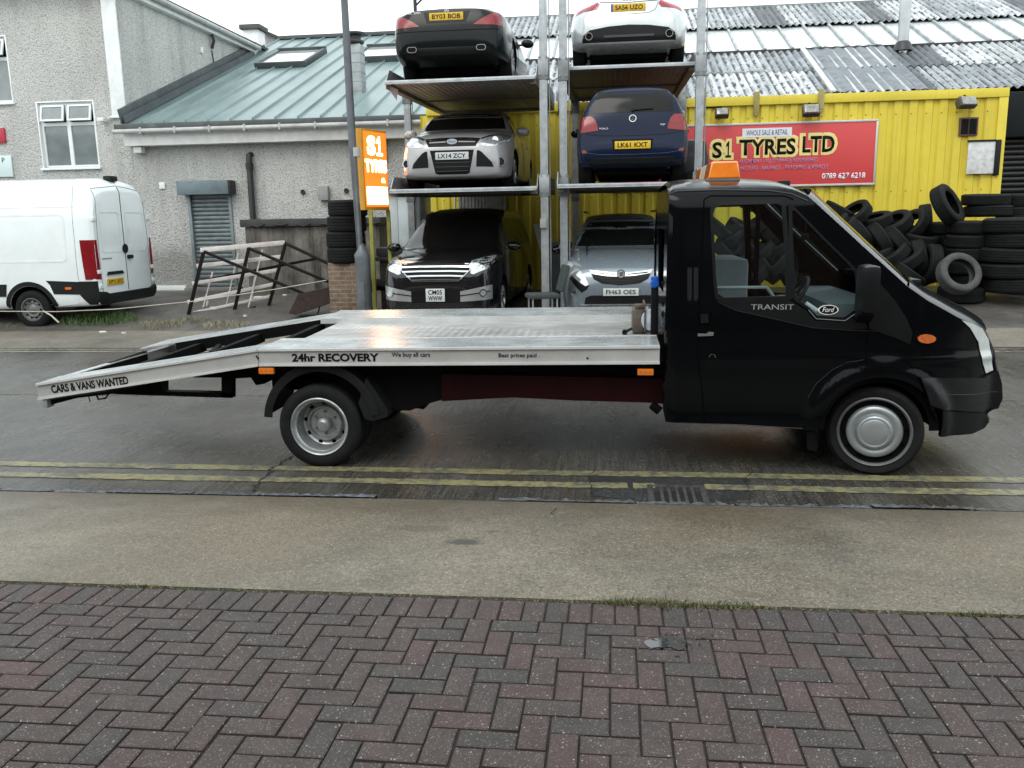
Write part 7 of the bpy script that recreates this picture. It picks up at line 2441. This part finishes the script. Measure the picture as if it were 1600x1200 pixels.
# ---------------------------------------------------------------- wheels
def truck_wheel(x, yf, sgn, kind):
    r = .342
    o = yf
    w_ = .185*sgn
    e = .02*sgn
    rr = .236 if kind == 'dual' else .262
    t = MB()
    t.lathe([(rr, o+e*1.0), (rr+.010, o+e*.2), (rr+.022, o), (rr+.05, o-e*.2), (r-.034, o+e*.1), (r-.012, o+e*.9), (r-.003, o+e*1.4), (r, o+e*2), (r, o+w_-e*2), (r-.012, o+w_-e*.9), (rr+.04, o+w_), (rr, o+w_-e)], 64, 'Y', (x, 0, r), closed=True)
    wo = t.build('wheel', M_tyre, truck, True, smooth=30)
    gr = MB()
    for q in (.28, .5, .72):
        gr.lathe([(r+.0006, o+w_*q-.004), (r+.0006, o+w_*q+.004)], 64, 'Y', (x, 0, r))
    gr.build('tread_groove', M_gap, wo, True)
    m = MB()
    if kind == 'dual':
        prof = [(rr+.004, o+e*.3), (rr-.004, o-e*.05), (rr-.014, o+e*.2), (rr-.020, o+e*1.2), (rr-.034, o+e*2.0), (rr-.040, o+e*5.0), (rr-.050, o+e*8.2), (.160, o+e*9.0), (.150, o+e*7.6), (.140, o+e*6.8), (.133, o+e*6.8), (.120, o+e*8.2), (.09, o+e*8.4), (.062, o+e*8.4), (.060, o+e*5.6), (.050, o+e*4.9), (.030, o+e*4.7), (.022, o+e*4.4), (0, o+e*4.4)]
        m.lathe(prof, 56, 'Y', (x, 0, r))
        ro = m.build('rim', M_steelrim, wo, True, smooth=35)
        for k in range(9 if yf < 6.5 else 0):
            t0 = 2*PI*k/9+.2
            h = MB()
            disc(h, (x+.173*math.cos(t0), o+e*8.50, r+.173*math.sin(t0)), (0, -1, 0), .017, .004, 14)
            h.build('rim_hole', M_gap, ro, True)
        nb2 = MB()
        for k in range(6):
            t0 = 2*PI*k/6+.5
            c = (x+.092*math.cos(t0), o+e*8.3, r+.092*math.sin(t0))
            nb2.lathe([(0, -.022*sgn*1.0), (.008, -.022*sgn), (.011, -.016*sgn), (.011, 0)], 6, 'Y', c)
        nb2.build('wheel_nuts', mat('dull_nut', (.22, .23, .23), .5, metal=.6), ro, True)
    else:
        prof = [(rr+.004, o+e*.3), (rr-.005, o-e*.1), (rr-.014, o+e*.3), (rr-.020, o+e*1.2)]
        m.lathe(prof, 56, 'Y', (x, 0, r)).lathe([(rr-.020, o+e*1.2), (rr-.030, o+e*2.4), (.15, o+e*2.4), (0, o+e*1.9)], 56, 'Y', (x, 0, r), mi=1)
        ro = m.build('rim', [mat('dull_steel_rim', (.16, .165, .17), .45, metal=.4, var=.3, dirt=.3), M_under], wo, True, smooth=35)
        for k in range(12 if yf < 6.5 else 0):
            t0 = 2*PI*k/12+.1
            h = MB()
            disc(h, (x+.217*math.cos(t0), o+e*2.3, r+.217*math.sin(t0)), (0, -1, 0), .010, .003, 12)
            h.build('rim_hole', M_gap, ro, True)
        cap = MB().lathe([(.200, o+e*1.9), (.198, o+e*1.2), (.190, o+e*.7), (.172, o+e*.35), (.160, o+e*.35), (.148, o+e*.75), (.140, o+e*.8), (.134, o+e*.3), (.128, o-e*.3), (.118, o-e*.8), (.105, o-e*.95), (.100, o-e*.8), (.094, o-e*.95), (.05, o-e*1.15), (0, o-e*1.2)], 56, 'Y', (x, 0, r))
        cap.build('hub_cap', mat('silver_hub_cap', (.33, .36, .375), .36, metal=.6, var=.08, vscale=9, dirt=.2, dirtcol=(.25, .25, .25)), ro, True, smooth=50)
    return wo
truck_wheel(RX, 6.425, 1, 'dual'); truck_wheel(RX, 6.66, 1, 'dual')
truck_wheel(RX, 2*YM-6.425, -1, 'dual'); truck_wheel(RX, 2*YM-6.66, -1, 'dual')
fw = truck_wheel(HX+.01, 6.44, 1, 'single')
Ms_ = Matrix.Translation((HX+.01, 6.53, .342)) @ Matrix.Rotation(R_(-15), 4, 'Z') @ Matrix.Translation((-HX-.01, -6.53, -.342))
for q in [fw]+list(fw.children_recursive): q.data.transform(Ms_)
guard(.43, 178, 2, YT+.05, YT+.36, HX, HZ).build('wheel_arch_liner', M_under, truck, True)
truck_wheel(HX+.01, 2*YM-6.44, -1, 'single')
a = T(1275, 675)
MB().wprism([P(1262, 676, 6.50), P(1278, 672, 6.50), P(1277, 700, 6.50), P(1275, 706, 6.50), P(1262, 702, 6.50)], .03).build('mud_flap', M_clad, truck, True, smooth=None)

# ---------------------------------------------------------------- winch on the bed head
wz = ZD+.03
yw = 7.05
wn = MB()
a = P(988, 490, yw); b = P(1006, 520, yw)
wn.box((a.x, yw-.02, wz-.02), (b.x, yw+.30, wz+.17), bev=.015).box((a.x+.02, yw+.02, wz+.17), (a.x+.09, yw+.12, wz+.21), bev=.01)
wn.box((b.x+.0, yw-.04, wz-.03), (b.x+.012, yw+.34, wz+.22)).box((b.x, yw-.04, wz-.03), (b.x+.22, yw+.36, wz-.015))
wob = wn.build('winch', mat('rusty_winch', (.10, .08, .065), .65, var=.5, vscale=14, dirt=.5, dirtcol=(.04, .03, .022), bmp=.3), truck, True)
c = P(1019, 503, yw-.02)
dm = MB()
dm.lathe([(0, -.01), (.035, -.01), (.05, .0), (.085, .004), (.092, .012), (.092, .05), (0, .05)], 32, 'Y', (c.x, yw-.03, wz+.085))
dm.build('winch_drum', mat('pale_blue_drum', (.42, .48, .54), .4, var=.15, dirt=.3), wob, True, smooth=40)
p0, p1 = P(1025, 528, 6.95), P(1023, 447, 6.95)
MB().box((p1.x-.028, 6.93, ZD-.01), (p1.x+.03, 6.99, p1.z), bev=.006).build('head_post', M_clad, truck, True)
c2 = P(1023, 443, 6.93)
MB().lathe([(0, -.03), (.030, -.028), (.038, -.012), (.038, .02), (0, .03)], 18, 'Y', (c2.x, 6.94, c2.z)).box((c2.x-.03, 6.92, c2.z+.02), (c2.x+.03, 6.97, c2.z+.055), bev=.008).build('blue_cap', mat('blue_plastic', (.01, .10, .48), .4), truck, True)
cb = MB().tube([P(1033, 470, 7.0), P(1038, 482, 7.0), P(1034, 492, 7.0), P(1040, 500, 7.0), P(1036, 515, 7.0)], .008, 6).tube([P(1035, 440, 7.0), P(1041, 460, 7.0), P(1038, 480, 7.0)], .007, 6)
cb.build('winch_cable', M_black, truck, True)
p0, p1 = P(988, 513, 6.98), P(976, 519, 6.98)
MB().tube([p0, p1], .012, 8).lathe([(0, 0), (.022, 0), (.022, .04), (0, .04)], 10, 'Y', (p1.x, p1.y-.02, p1.z)).build('winch_hook', M_clad, truck, True)
# ================================================================== LAMP POST, LIT SIGN, TYRES AND YARD THINGS
YL = 13.55
lp = thing('lamp_post', 'tall grey steel lamp post in front of the stacked tyres', 'lamp post', (P(567, 470, YL).x, YL, gz(YL)))
xb_, xt_ = P(570, 480, YL).x, P(538, 0, YL).x
z0_, zj, zt_ = gz(YL)-.05, P(560, 395, YL).z, P(538, 0, YL).z
M_post = mat('painted_steel_post', (.12, .135, .15), .5, metal=.2, var=.25, vscale=4, dirt=.35, dirtcol=(.09, .085, .08))
MB().tube([(xb_, YL, z0_), (xb_, YL, zj-.08), (xb_-.01, YL, zj-.02), (xb_-.02, YL, zj+.10), (xb_-.03, YL, zj+.1), ((xb_+xt_)/2-.03, YL, (zj+zt_)/2), (xt_, YL, zt_), (xt_-.03, YL, zt_+2.5)], [.125, .122, .122, .068, .066, .062, .055, .045], 20).build('post', M_post, lp, True, smooth=40)
p = P(551, 238, YL)
MB().lathe([(.068, -.07), (.068, .07)], 18, 'Z', (P(557, 238, YL).x, YL, p.z)).build('band', mat('pale_band', (.5, .5, .48), .6, dirt=.4), lp, True)
MB().box((xb_-.05, YL-.135, .5), (xb_+.05, YL-.118, 1.0), bev=.006).build('access_door', M_post, lp, True)

# lit sign on two yellow legs
ls = thing('lit_sign', 'tall lit orange tyre sign on two thin yellow legs beside the lamp post', 'sign', (-4, 13.8, gz(13.8)))
ya, yb = 13.75, 14.35
A = P(567, 200, ya); B = P(606, 208, yb); C = P(606, 328, yb); D = P(569, 328, ya)
# box: face turned away from straight on, with its left edge nearest
xn = (A.x+D.x)/2
xf_ = (B.x+C.x)/2
zt2_, zb2_ = A.z, D.z
d = Vector((xf_-xn, yb-ya, 0)); wl_ = d.length; d.normalize()
nrm = Vector((d.y, -d.x, 0))
Ms = Matrix(((d.x, -nrm.x, 0, xn), (d.y, -nrm.y, 0, ya), (0, 0, 1, zb2_), (0, 0, 0, 1)))
hh = zt2_-zb2_
cab_ = MB(); cab_.M = Ms
cab_.box((0, .0, 0), (wl_, .17, hh), bev=.01)
cab_.build('sign_case', mat('sign_case_yellow', (.62, .34, .02), .5, var=.1), ls, True)
M_glow = emis('lit_orange_panel', (1.0, .095, .008), 1.25, (.8, .25, .03))
M_glow2 = emis('lit_white_letters', (1.0, .66, .36), 6.0)
f = MB(); f.M = Ms
f.box((.03, -.006, .05), (wl_-.03, -.001, hh-.04))
f.build('sign_face', M_glow, ls, True)
MB_ = MB(); MB_.M = Ms
MB_.box((-.02, -.004, 0), (-.001, .172, hh)).build('side_panel', mat('amber_side', (.75, .36, .02), .4), ls, True)
Mf = Ms @ Matrix(((1, 0, 0, 0), (0, 0, -1, -.008), (0, 1, 0, 0), (0, 0, 0, 1)))
def st_(name, b_, cx, cz, w_, h, bold=.03):
    return text(name, b_, Mf @ Matrix.Translation((cx, cz, 0)), w_, h, M_glow2, ls, True, bold=bold, depth=.003)
st_('sign_lettering', 'S', wl_*.34, hh*.80, wl_*.34, hh*.24, .05)
figure_one('sign_lettering', Mf @ Matrix.Translation((wl_*.67, hh*.80, 0)), wl_*.34, hh*.24, M_glow2, ls, True, depth=.003)
st_('sign_lettering', 'TYRES', wl_*.5, hh*.55, wl_*.88, hh*.16, .04)
st_('sign_lettering', '&', wl_*.78, hh*.375, wl_*.16, hh*.06)
q = MB(); q.M = Ms
for i in range(4):
    q.box((wl_*(.08+.215*i), -.010, hh*.07), (wl_*(.08+.215*i+.205), -.007, hh*.29))
q.build('lit_block', M_glow2, ls, True)
for x0, y0, u1 in ((xn+.06, ya+.08, 0), (xf_-.04, yb+.06, 0)):
    MB().box((x0-.03, y0-.03, gz(14)-.05), (x0+.03, y0+.03, zb2_), bev=.006).build('leg', mat('mossy_yellow_paint', (.36, .36, .06), .55, var=.25, vscale=3, dirt=.4, dirtcol=(.10, .10, .05)), ls, True)

# ---------------------------------------------------------------- tyres
def tyre_mesh(name, r, w_, rim=.62, seed=0):
    rr = random.Random(seed)
    m = MB()
    ri = r*rim
    hw = w_/2
    prof = [(ri, -hw*.78), (ri+.012, -hw*.90), (ri+.035, -hw*.98), (r*.86, -hw), (r*.95, -hw*.90), (r*.985, -hw*.78)]
    # tread with circumferential grooves
    tr = []
    for g_ in (-.55, -.18, .18, .55):
        tr += [(r, hw*(g_-.05)), (r-.009, hw*(g_-.03)), (r-.009, hw*(g_+.03)), (r, hw*(g_+.05))]
    prof += [(r, -hw*.70)]+tr+[(r, hw*.70)]+[(a, -b) for a, b in prof[::-1]]
    prof += [(ri+.005, hw*.6), (ri+.02, hw*.5), (r*.93, hw*.55), (r*.93, -hw*.55), (ri+.02, -hw*.5), (ri+.005, -hw*.6)]
    m.lathe(prof, 48, 'Z', closed=True)
    me = m.mesh(name)
    me.materials.append(M_tyre)
    smooth_by_angle(me, 40)
    return me
TY = [tyre_mesh('tyre', .345, .22, .60), tyre_mesh('tyre', .32, .20, .62), tyre_mesh('tyre', .365, .25, .60), tyre_mesh('tyre', .33, .235, .66)]
def tyre(x, y, z, k=0, rx=0, ry=0, rz=0, label='', group=None, s=1.0):
    o = bpy.data.objects.new('tyre', TY[k]); COL.objects.link(o)
    o.location = (x, y, z)
    o.rotation_euler = (R_(rx), R_(ry), R_(rz))
    o.scale = (s, s, s)
    return tag(o, label, 'tyre', group)
# stack on the brick pillar by the lamp post
pil = thing('brick_pillar', 'short brown brick pillar carrying a stack of tyres beside the lamp post', 'pillar', (-4.55, 14.3, gz(14.3)))
def brick_wall_mat(name, c1, c2, mort, sc=1.0):
    m, n, b = new_mat(name)
    c = coords(n)
    sx = N(n, 'SeparateXYZ'); n.links.new(c, sx.inputs[0])
    cb = N(n, 'CombineXYZ')
    n.links.new(mathn(n, 'ADD', sx.outputs['X'], sx.outputs['Y']), cb.inputs[0]); n.links.new(sx.outputs['Z'], cb.inputs[1])
    bt = N(n, 'TexBrick', Scale=1.0)
    bt.inputs['Brick Width'].default_value = .225*sc; bt.inputs['Row Height'].default_value = .075*sc; bt.inputs['Mortar Size'].default_value = .009*sc
    bt.inputs['Color1'].default_value = (*c1, 1); bt.inputs['Color2'].default_value = (*c2, 1); bt.inputs['Mortar'].default_value = (*mort, 1)
    n.links.new(cb.outputs[0], bt.inputs['Vector'])
    col = mixc(n, 1.0, bt.outputs['Color'], ramp(n, noise(n, c, 12, 6, .7), [(.3, (.6, .6, .6)), (.7, (1.2, 1.2, 1.2))]), 'MULTIPLY')
    n.links.new(col, b.inputs['Base Color'])
    b.inputs['Roughness'].default_value = .85
    bump(n, mathn(n, 'SUBTRACT', 1.0, bt.outputs['Fac']), b, .7, .01)
    return m
a, b = P(512, 411, 14.2), P(560, 411, 14.2)
ztp = a.z
MB().box((a.x, 14.2, gz(14.2)-.05), (b.x, 14.2+.46, ztp), bev=.006).build('brickwork', brick_wall_mat('brown_brick', (.17, .105, .065), (.22, .15, .10), (.25, .23, .20)), pil, True)
xc_ = (a.x+b.x)/2
lab = ['bottom tyre of the stack on the brick pillar', 'second tyre from the bottom on the brick pillar', 'third tyre from the bottom on the brick pillar', 'top tyre of the stack on the brick pillar']
for i in range(4):
    z = ztp+.125+i*.262
    tyre(xc_+[-.0, -.0, .03, .06][i], 14.44, z, 2, 0, 0, 40*i, lab[i], 'tyres stacked on the brick pillar', s=.92).scale.z = 1.1
    TY
# second pillar with cap, tyre leaning, behind the sign
p2 = thing('brick_pillar', 'dark brick pillar with a wide stone cap behind the lit sign legs', 'pillar', (-3.9, 15, gz(15)))
a, b = P(588, 396, 15.0), P(634, 396, 15.0)
MB().box((a.x+.05, 15.0, gz(15)), (b.x-.03, 15.5, a.z-.02), bev=.006).build('brickwork', brick_wall_mat('dark_brick', (.06, .04, .032), (.08, .05, .04), (.07, .065, .06)), p2, True)
MB().box((a.x-.06, 14.92, a.z-.13), (b.x+.05, 15.58, a.z-.06), bev=.02).box((a.x+.0, 14.96, a.z-.055), (b.x-.01, 15.54, a.z+.10), bev=.03).build('cap_stone', mat('dark_cap', (.045, .045, .05), .6, var=.3), p2, True)
p = P(590, 437, 14.5)
tyre(p.x, 14.55, gz(14.5)+.36, 0, 62, 12, 15, 'tyre leaning against the dark brick pillar behind the lit sign', s=1.05)

# white double door of the store by the left lift
wd = thing('white_cabinet', 'tall white metal cabinet with a dark sloping top beside the left lift', 'cabinet', (-3.8, 15.6, gz(15.6)))
a, b = P(606, 303, 15.6), P(655, 303, 15.6)
MB().box((a.x, 15.6, gz(15.6)-.02), (b.x, 16.6, a.z), bev=.01).build('carcass', mat('cabinet_white', (.56, .64, .66), .35, var=.05, dirt=.15), wd, True)
MB().box((a.x+.012, 15.585, .5), (a.x+.17, 15.598, a.z-.02), bev=.003).box((a.x+.178, 15.585, .5), (b.x-.02, 15.598, a.z-.02), bev=.003).build('door_leaf', mat('cabinet_white', (.66, .72, .73)), wd, True)
MB().box((a.x+.15, 15.57, 1.45), (a.x+.165, 15.584, 1.55)).build('handle', M_dark, wd, True)
MB().wprism([(a.x-.05, 15.5, a.z+.002), (b.x+.05, 15.5, a.z+.002), (b.x+.05, 15.5, a.z+.22), (a.x+.2, 15.5, a.z+.22)], 1.1).build('sloping_top', mat('brown_black_top', (.035, .028, .026), .6), wd, True, smooth=None)
# grey ribbed door panel behind the left lift
rd = thing('ribbed_panel', 'pale grey ribbed sheet propped on the yellow front behind the left lift', 'panel', (-1.9, 17.7, .5))
a, b = P(716, 306, 17.75), P(790, 306, 17.75)
m = MB().box((a.x, 17.78, .5), (b.x, 17.80, a.z+.1))
for i in range(14): m.box((lerp(a.x, b.x, (i+.2)/14), 17.765, .5), (lerp(a.x, b.x, (i+.7)/14), 17.78, a.z+.1))
m.build('sheet', mat('ribbed_grey', (.62, .62, .60), .6, var=.12, dirt=.5), rd, True, smooth=None)
MB().tube([(a.x-.05, 17.7, a.z), (a.x-.1, 17.7, 1.2)], .02, 8).build('pipe', M_galv, rd, True)
# white board right of the black people carrier
wb_ = thing('white_board', 'white board standing between the two lifts behind the posts', 'board', (-1.1, 16.2, .5))
a, b = P(836, 350, 16.2), P(850, 350, 16.2)
MB().wprism([P(833, 350, 16.2), P(848, 350, 16.2), P(850, 460, 16.2), P(846, 460, 16.2), P(846, 395, 16.2), P(838, 370, 16.2)], .03).build('sheet', M_white, wb_, True, smooth=None)
gb_ = thing('grey_cabinet', 'dark grey cabinet in the shadow between the lifts', 'cabinet', (-.9, 16, .5))
a, b = P(861, 379, 16.0), P(876, 470, 16.0)
MB().box((a.x, 16, .45), (b.x+.2, 16.4, a.z), bev=.01).build('carcass', mat('cabinet_grey', (.12, .14, .145), .6, var=.2), gb_, True)

# office chair on the forecourt
oc = thing('office_chair', 'worn green grey chair standing between the lift posts', 'chair', (-1.0, 12.6, gz(12.6)), R_(15))
M_fab = mat('grey_green_fabric', (.035, .045, .045), .85, var=.2)
o_ = oc.location
zc_ = P(840, 458, 12.6).z-o_.z
m = MB(); m.box((-.26, -.22, zc_-.07), (.20, .22, zc_), bev=.03); m.build('seat', M_fab, oc)
m = MB(); m.M = Matrix.Translation((.24, 0, zc_+.02)) @ Matrix.Rotation(R_(14), 4, 'Y'); m.box((-.03, -.20, 0), (.03, .20, .40), bev=.04); m.build('backrest', M_fab, oc)
for sx_, sy_ in ((-.2, -.18), (-.2, .18), (.16, -.18), (.16, .18)):
    MB().tube([(sx_, sy_, 0), (sx_, sy_, zc_-.07)], .012, 8).build('leg', M_galv, oc)

# leaning railing frame: two lower edge-on barrier panels with black posts
rl = thing('leaning_railing', 'toppled railing with white horizontal bars and black posts on the forecourt', 'railing', (-7, 15.3, gz(15)))
def rp3(u, v, y): return P(u, v, y)
M_wr = mat('chipped_white_paint', (.74, .70, .67), .6, var=.12, dirt=.35, dirtcol=(.42, .24, .20), vscale=6)
M_br = mat('black_painted_bar', (.005, .0045, .004), .6, var=.3, dirt=.2, dirtcol=(.02, .011, .008), spec=.2)
y1_, y2_ = 15.2, 15.9
for (u0, v0, u1, v1, w_) in ((313, 391, 445, 379, .085), (307, 416, 440, 401, .075), (300, 443, 434, 422, .065), (293, 472, 427, 444, .065), (287, 492, 421, 463, .05)):
    MB().bar(rp3(u0, v0, y1_), rp3(u1, v1, y2_), .03, w_, bev=.006).build('white_bar', M_wr, rl, True)
for (u0, v0, u1, v1) in ((318, 394, 291, 507), (389, 387, 365, 491), (446, 381, 420, 478)):
    t_ = (u0-318)/128
    yy = lerp(y1_, y2_, t_)-.06
    MB().bar(rp3(u0, v0, yy), rp3(u1, v1, yy-.1), .06, .06, bev=.004).build('post', M_br, rl, True)
for (u0, v0, u1, v1, a_, b_) in ((319, 393, 504, 471, 15.0, 14.6), (389, 388, 512, 440, 15.4, 14.9), (446, 380, 516, 413, 15.8, 15.2), (308, 440, 495, 404, 15.5, 16.2), (292, 508, 400, 480, 15.15, 15.6)):
    MB().bar(rp3(u0, v0, a_), rp3(u1, v1, b_), .05, .05, bev=.004).build('brace', M_br, rl, True)
sb_ = MB()
for (u0, v0, u1, v1) in ((332, 425, 312, 500), (372, 395, 350, 492), (410, 390, 388, 480), (325, 470, 318, 500), (400, 425, 392, 470)):
    sb_.bar(rp3(u0, v0, 15.75), rp3(u1, v1, 15.6), .025, .025)
sb_.build('spindles', M_wr, rl, True)
# rusty metal box under the railing
rb2 = thing('rusty_box', 'dark rusty metal box lying tilted beside the brick pillar', 'box', (-5.5, 14.6, gz(14.6)))
m = MB().wprism([P(451, 490, 14.5), P(466, 459, 14.5), P(514, 449, 14.5), P(516, 474, 14.5), P(462, 492, 14.5)], .5)
m.build('box_shell', mat('rust_dark', (.026, .011, .008), .8, var=.5, vscale=9, dirt=.5, bmp=.4), rb2, True, smooth=None)
MB().bar(P(500, 478, 14.45), P(496, 492, 14.45), .02).build('bent_rod', M_br, rb2, True)
# rope barrier across to the van
rope = MB()
pts = [P(510, 438, 14.4), P(430, 452, 14.3), P(300, 471, 14.1), P(180, 483, 14.0), P(90, 487, 14.0), P(-60, 486, 14.0)]
rope.tube(pts, .008, 6).tube([P(68, 486, 14.0), P(80, 493, 13.9), P(92, 504, 13.8)], .014, 6)
tag(rope.build('rope', mat('dirty_rope', (.45, .42, .36), .8, var=.2)), 'thin pale rope strung from the brick pillar towards the white van', 'rope')

# ---- tyre pile against the yellow front
def pt_(u, v, y): return P(u, v, y)
G1 = 'tyres piled against the yellow front'
pile = [ # u, v, y, mesh, rx, ry, rz, label
 (1312, 332, 16.9, 1, 78, 30, 0, 'tyre at the upper left end of the pile by the windscreen top'),
 (1335, 335, 16.7, 1, 80, -40, 10, 'second tyre along the top of the pile from the windscreen'),
 (1364, 346, 16.8, 0, 82, -16, 0, 'third tyre along the top of the pile, nearly level'),
 (1396, 350, 16.7, 0, 80, -30, 10, 'fourth tyre along the top of the pile, tilted up to the right'),
 (1424, 352, 16.7, 1, 78, -52, 15, 'fifth tyre along the top of the pile, steeply tilted'),
 (1447, 348, 16.9, 0, 74, 82, 20, 'upright tyre at the right end of the pile top'),
 (1345, 368, 16.5, 0, 78, 52, 0, 'tyre tilted down right in the second row behind the pillar'),
 (1375, 376, 16.4, 0, 78, 58, 0, 'steep tyre in the middle of the second row of the pile'),
 (1405, 380, 16.4, 0, 80, 50, 0, 'tyre tilted down right in the second row above the dash'),
 (1440, 374, 16.5, 1, 84, 6, 0, 'level tyre in the second row beside the right hand stacks'),
 (1368, 398, 16.3, 1, 80, -20, 0, 'small showing tyre at the left of the third row'),
 (1392, 400, 16.2, 0, 80, -38, 0, 'tyre tilted up right in the third row of the pile'),
 (1415, 405, 16.1, 0, 80, -34, 5, 'tyre tilted up right low in the third row of the pile'),
 (1437, 404, 16.2, 0, 76, 76, 10, 'nearly upright tyre in the third row of the pile'),
 (1455, 412, 16.0, 0, 72, -84, 0, 'upright tyre at the right foot of the pile'),
 (1420, 430, 15.9, 1, 80, 36, 0, 'lowest tyre of the pile just above the bonnet'),
 (1300, 352, 16.6, 1, 80, -30, 0, 'tyre in the second row hidden partly by the windscreen'),
 (1320, 372, 16.4, 0, 82, 20, 0, 'tyre seen through the quarter window of the cab'),
 (1290, 345, 16.8, 0, 80, 44, 0, 'tyre behind the windscreen top of the cab'),
]
for i in range(34):
    u = 1128+(i % 12)*17+((i//12) % 2)*8
    v = 362+(i//12)*30+8*math.sin(i*1.7)
    pile.append((u, v, 16.6-.15*(i//12)-.1*(i % 2), i % 2, 80+6*math.sin(i), (-1)**i*40+10*math.sin(i*2.3), 0, 'tyre of the long pile seen only through the cab windows'))
for i in range(16):
    pile.append((1296+i*11, 366+10*math.sin(i*1.9)+i*.6, 17.25, i % 2, 86, 48*(-1)**i+8*math.sin(i), 0, 'dark tyre in the row against the yellow front behind the pile'))
for i in range(14):
    u = 1300+i*11
    pile.append((u, 420+12*math.sin(i*2.1), 16.45, i % 2, 82, 35*(-1)**i, 0, 'tyre in the dark bottom rows at the back of the pile'))
for (u, v, y, k, rx, ry, rz, lab) in pile:
    p = pt_(u, v, y)
    M = Matrix.Rotation(R_(ry), 3, 'Y') @ Matrix.Rotation(R_(rz), 3, 'X') @ Matrix.Rotation(R_(rx-80+6), 3, 'X')
    o = bpy.data.objects.new('tyre', TY[k]); COL.objects.link(o)
    o.location = (p.x, p.y, max(p.z, gz(y)+.2))
    o.rotation_euler = M.to_euler()
    o.scale = (1.0, 1.0, 1.0)
    tag(o, lab, 'tyre', G1)
# big stacks at the right
def stack(u, vtop, vbot, y, k, n_, desc, s=1.0, seed=0, group='tyre stacks at the right end'):
    rr = random.Random(seed)
    wb = P(u, vbot, y); wt_ = P(u, vtop, y)
    w_ = (wt_.z-wb.z)/n_
    for i in range(n_):
        o = tyre(wb.x+rr.gauss(0, .025), y+rr.gauss(0, .02), wb.z+w_*(i+.5), k, rr.gauss(0, 1.2), rr.gauss(0, 1.2), rr.uniform(0, 360), '%s tyre from the bottom of %s' % (['lowest', 'second', 'third', 'fourth', 'fifth', 'sixth', 'seventh', 'eighth'][i], desc), group, s)
        o.scale = (s, s, w_/[.22, .20, .25, .235][k]*.99)
stack(1510, 345, 448, 16.1, 2, 5, 'the middle stack behind the loose grey tyre', 1.12, 1)
stack(1574, 340, 456, 15.6, 2, 5, 'the large stack at the right picture edge', 1.30, 2)
stack(1476, 347, 440, 16.6, 0, 5, 'the shadowed stack behind the grey tyre', 1.0, 3)
p = P(1543, 318, 16.4)
stack(1543, 303, 339, 16.5, 2, 2, 'the pair lying on top of the right stacks', 1.10, 4)
stack(1592, 303, 345, 16.7, 2, 2, 'the rear pair at the right picture edge', 1.0, 5)
stack(1610, 345, 450, 16.4, 2, 5, 'the stack just beyond the right picture edge', 1.2, 6)
p = P(1480, 321, 16.2)
o = tyre(p.x, 16.2, p.z, 0, 0, 0, 0, 'loose tyre standing on edge on top of the right stacks', 'tyre stacks at the right end', 1.12)
o.rotation_euler = (Matrix.Rotation(R_(-28), 3, 'Y') @ Matrix.Rotation(R_(56), 3, 'Z') @ Matrix.Rotation(R_(84), 3, 'X')).to_euler()
p = P(1498, 425, 15.3)
o = tyre(p.x, 15.3, p.z-.03, 3, 0, 0, 0, 'pale grey dusty tyre leaning at the front of the stacks', 'tyre stacks at the right end', 1.06)
o.rotation_euler = (Matrix.Rotation(R_(8), 3, 'Z') @ Matrix.Rotation(R_(64), 3, 'X')).to_euler()
me = TY[3].copy(); me.materials.clear(); me.materials.append(mat('dusty_tyre', (.055, .056, .058), .8, var=.3, vscale=8, dirt=.3)); o.data = me
p = P(1500, 440, 15.7)
o = tyre(p.x+.05, 15.75, gz(15.6)+.14, 0, 4, 0, 0, 'flat dark tyre lying under the pale grey tyre', 'tyre stacks at the right end', 1.1)

# ---- unseen building added behind the viewer to cut low sky light and reflections
hb = thing('unseen_terrace', 'unseen brown brick block added behind the viewer to dim low light', 'building', (0, -11, .3))
m = MB().box((-32, -15, .2), (32, -9, 6.8))
m.build('wall', mat('terrace_brick', (.13, .085, .06), .8, var=.1, vscale=.3), hb, True, smooth=None)
m = MB()
for i in range(14):
    pass
    x = -29+i*4.4
    for z in (1.2, 3.9): m.box((x, -9.0, z), (x+1.4, -8.96, z+1.3))
m.build('window_panes', M_winglass, hb, True)
MB().wprism([(-32.3, -15.4, 6.81), (32.3, -15.4, 6.81), (32.3, -15.4, 7.0), (-32.3, -15.4, 7.0)], 6.8).build('roof', mat('roof_felt', (.05, .05, .052)), hb, True)
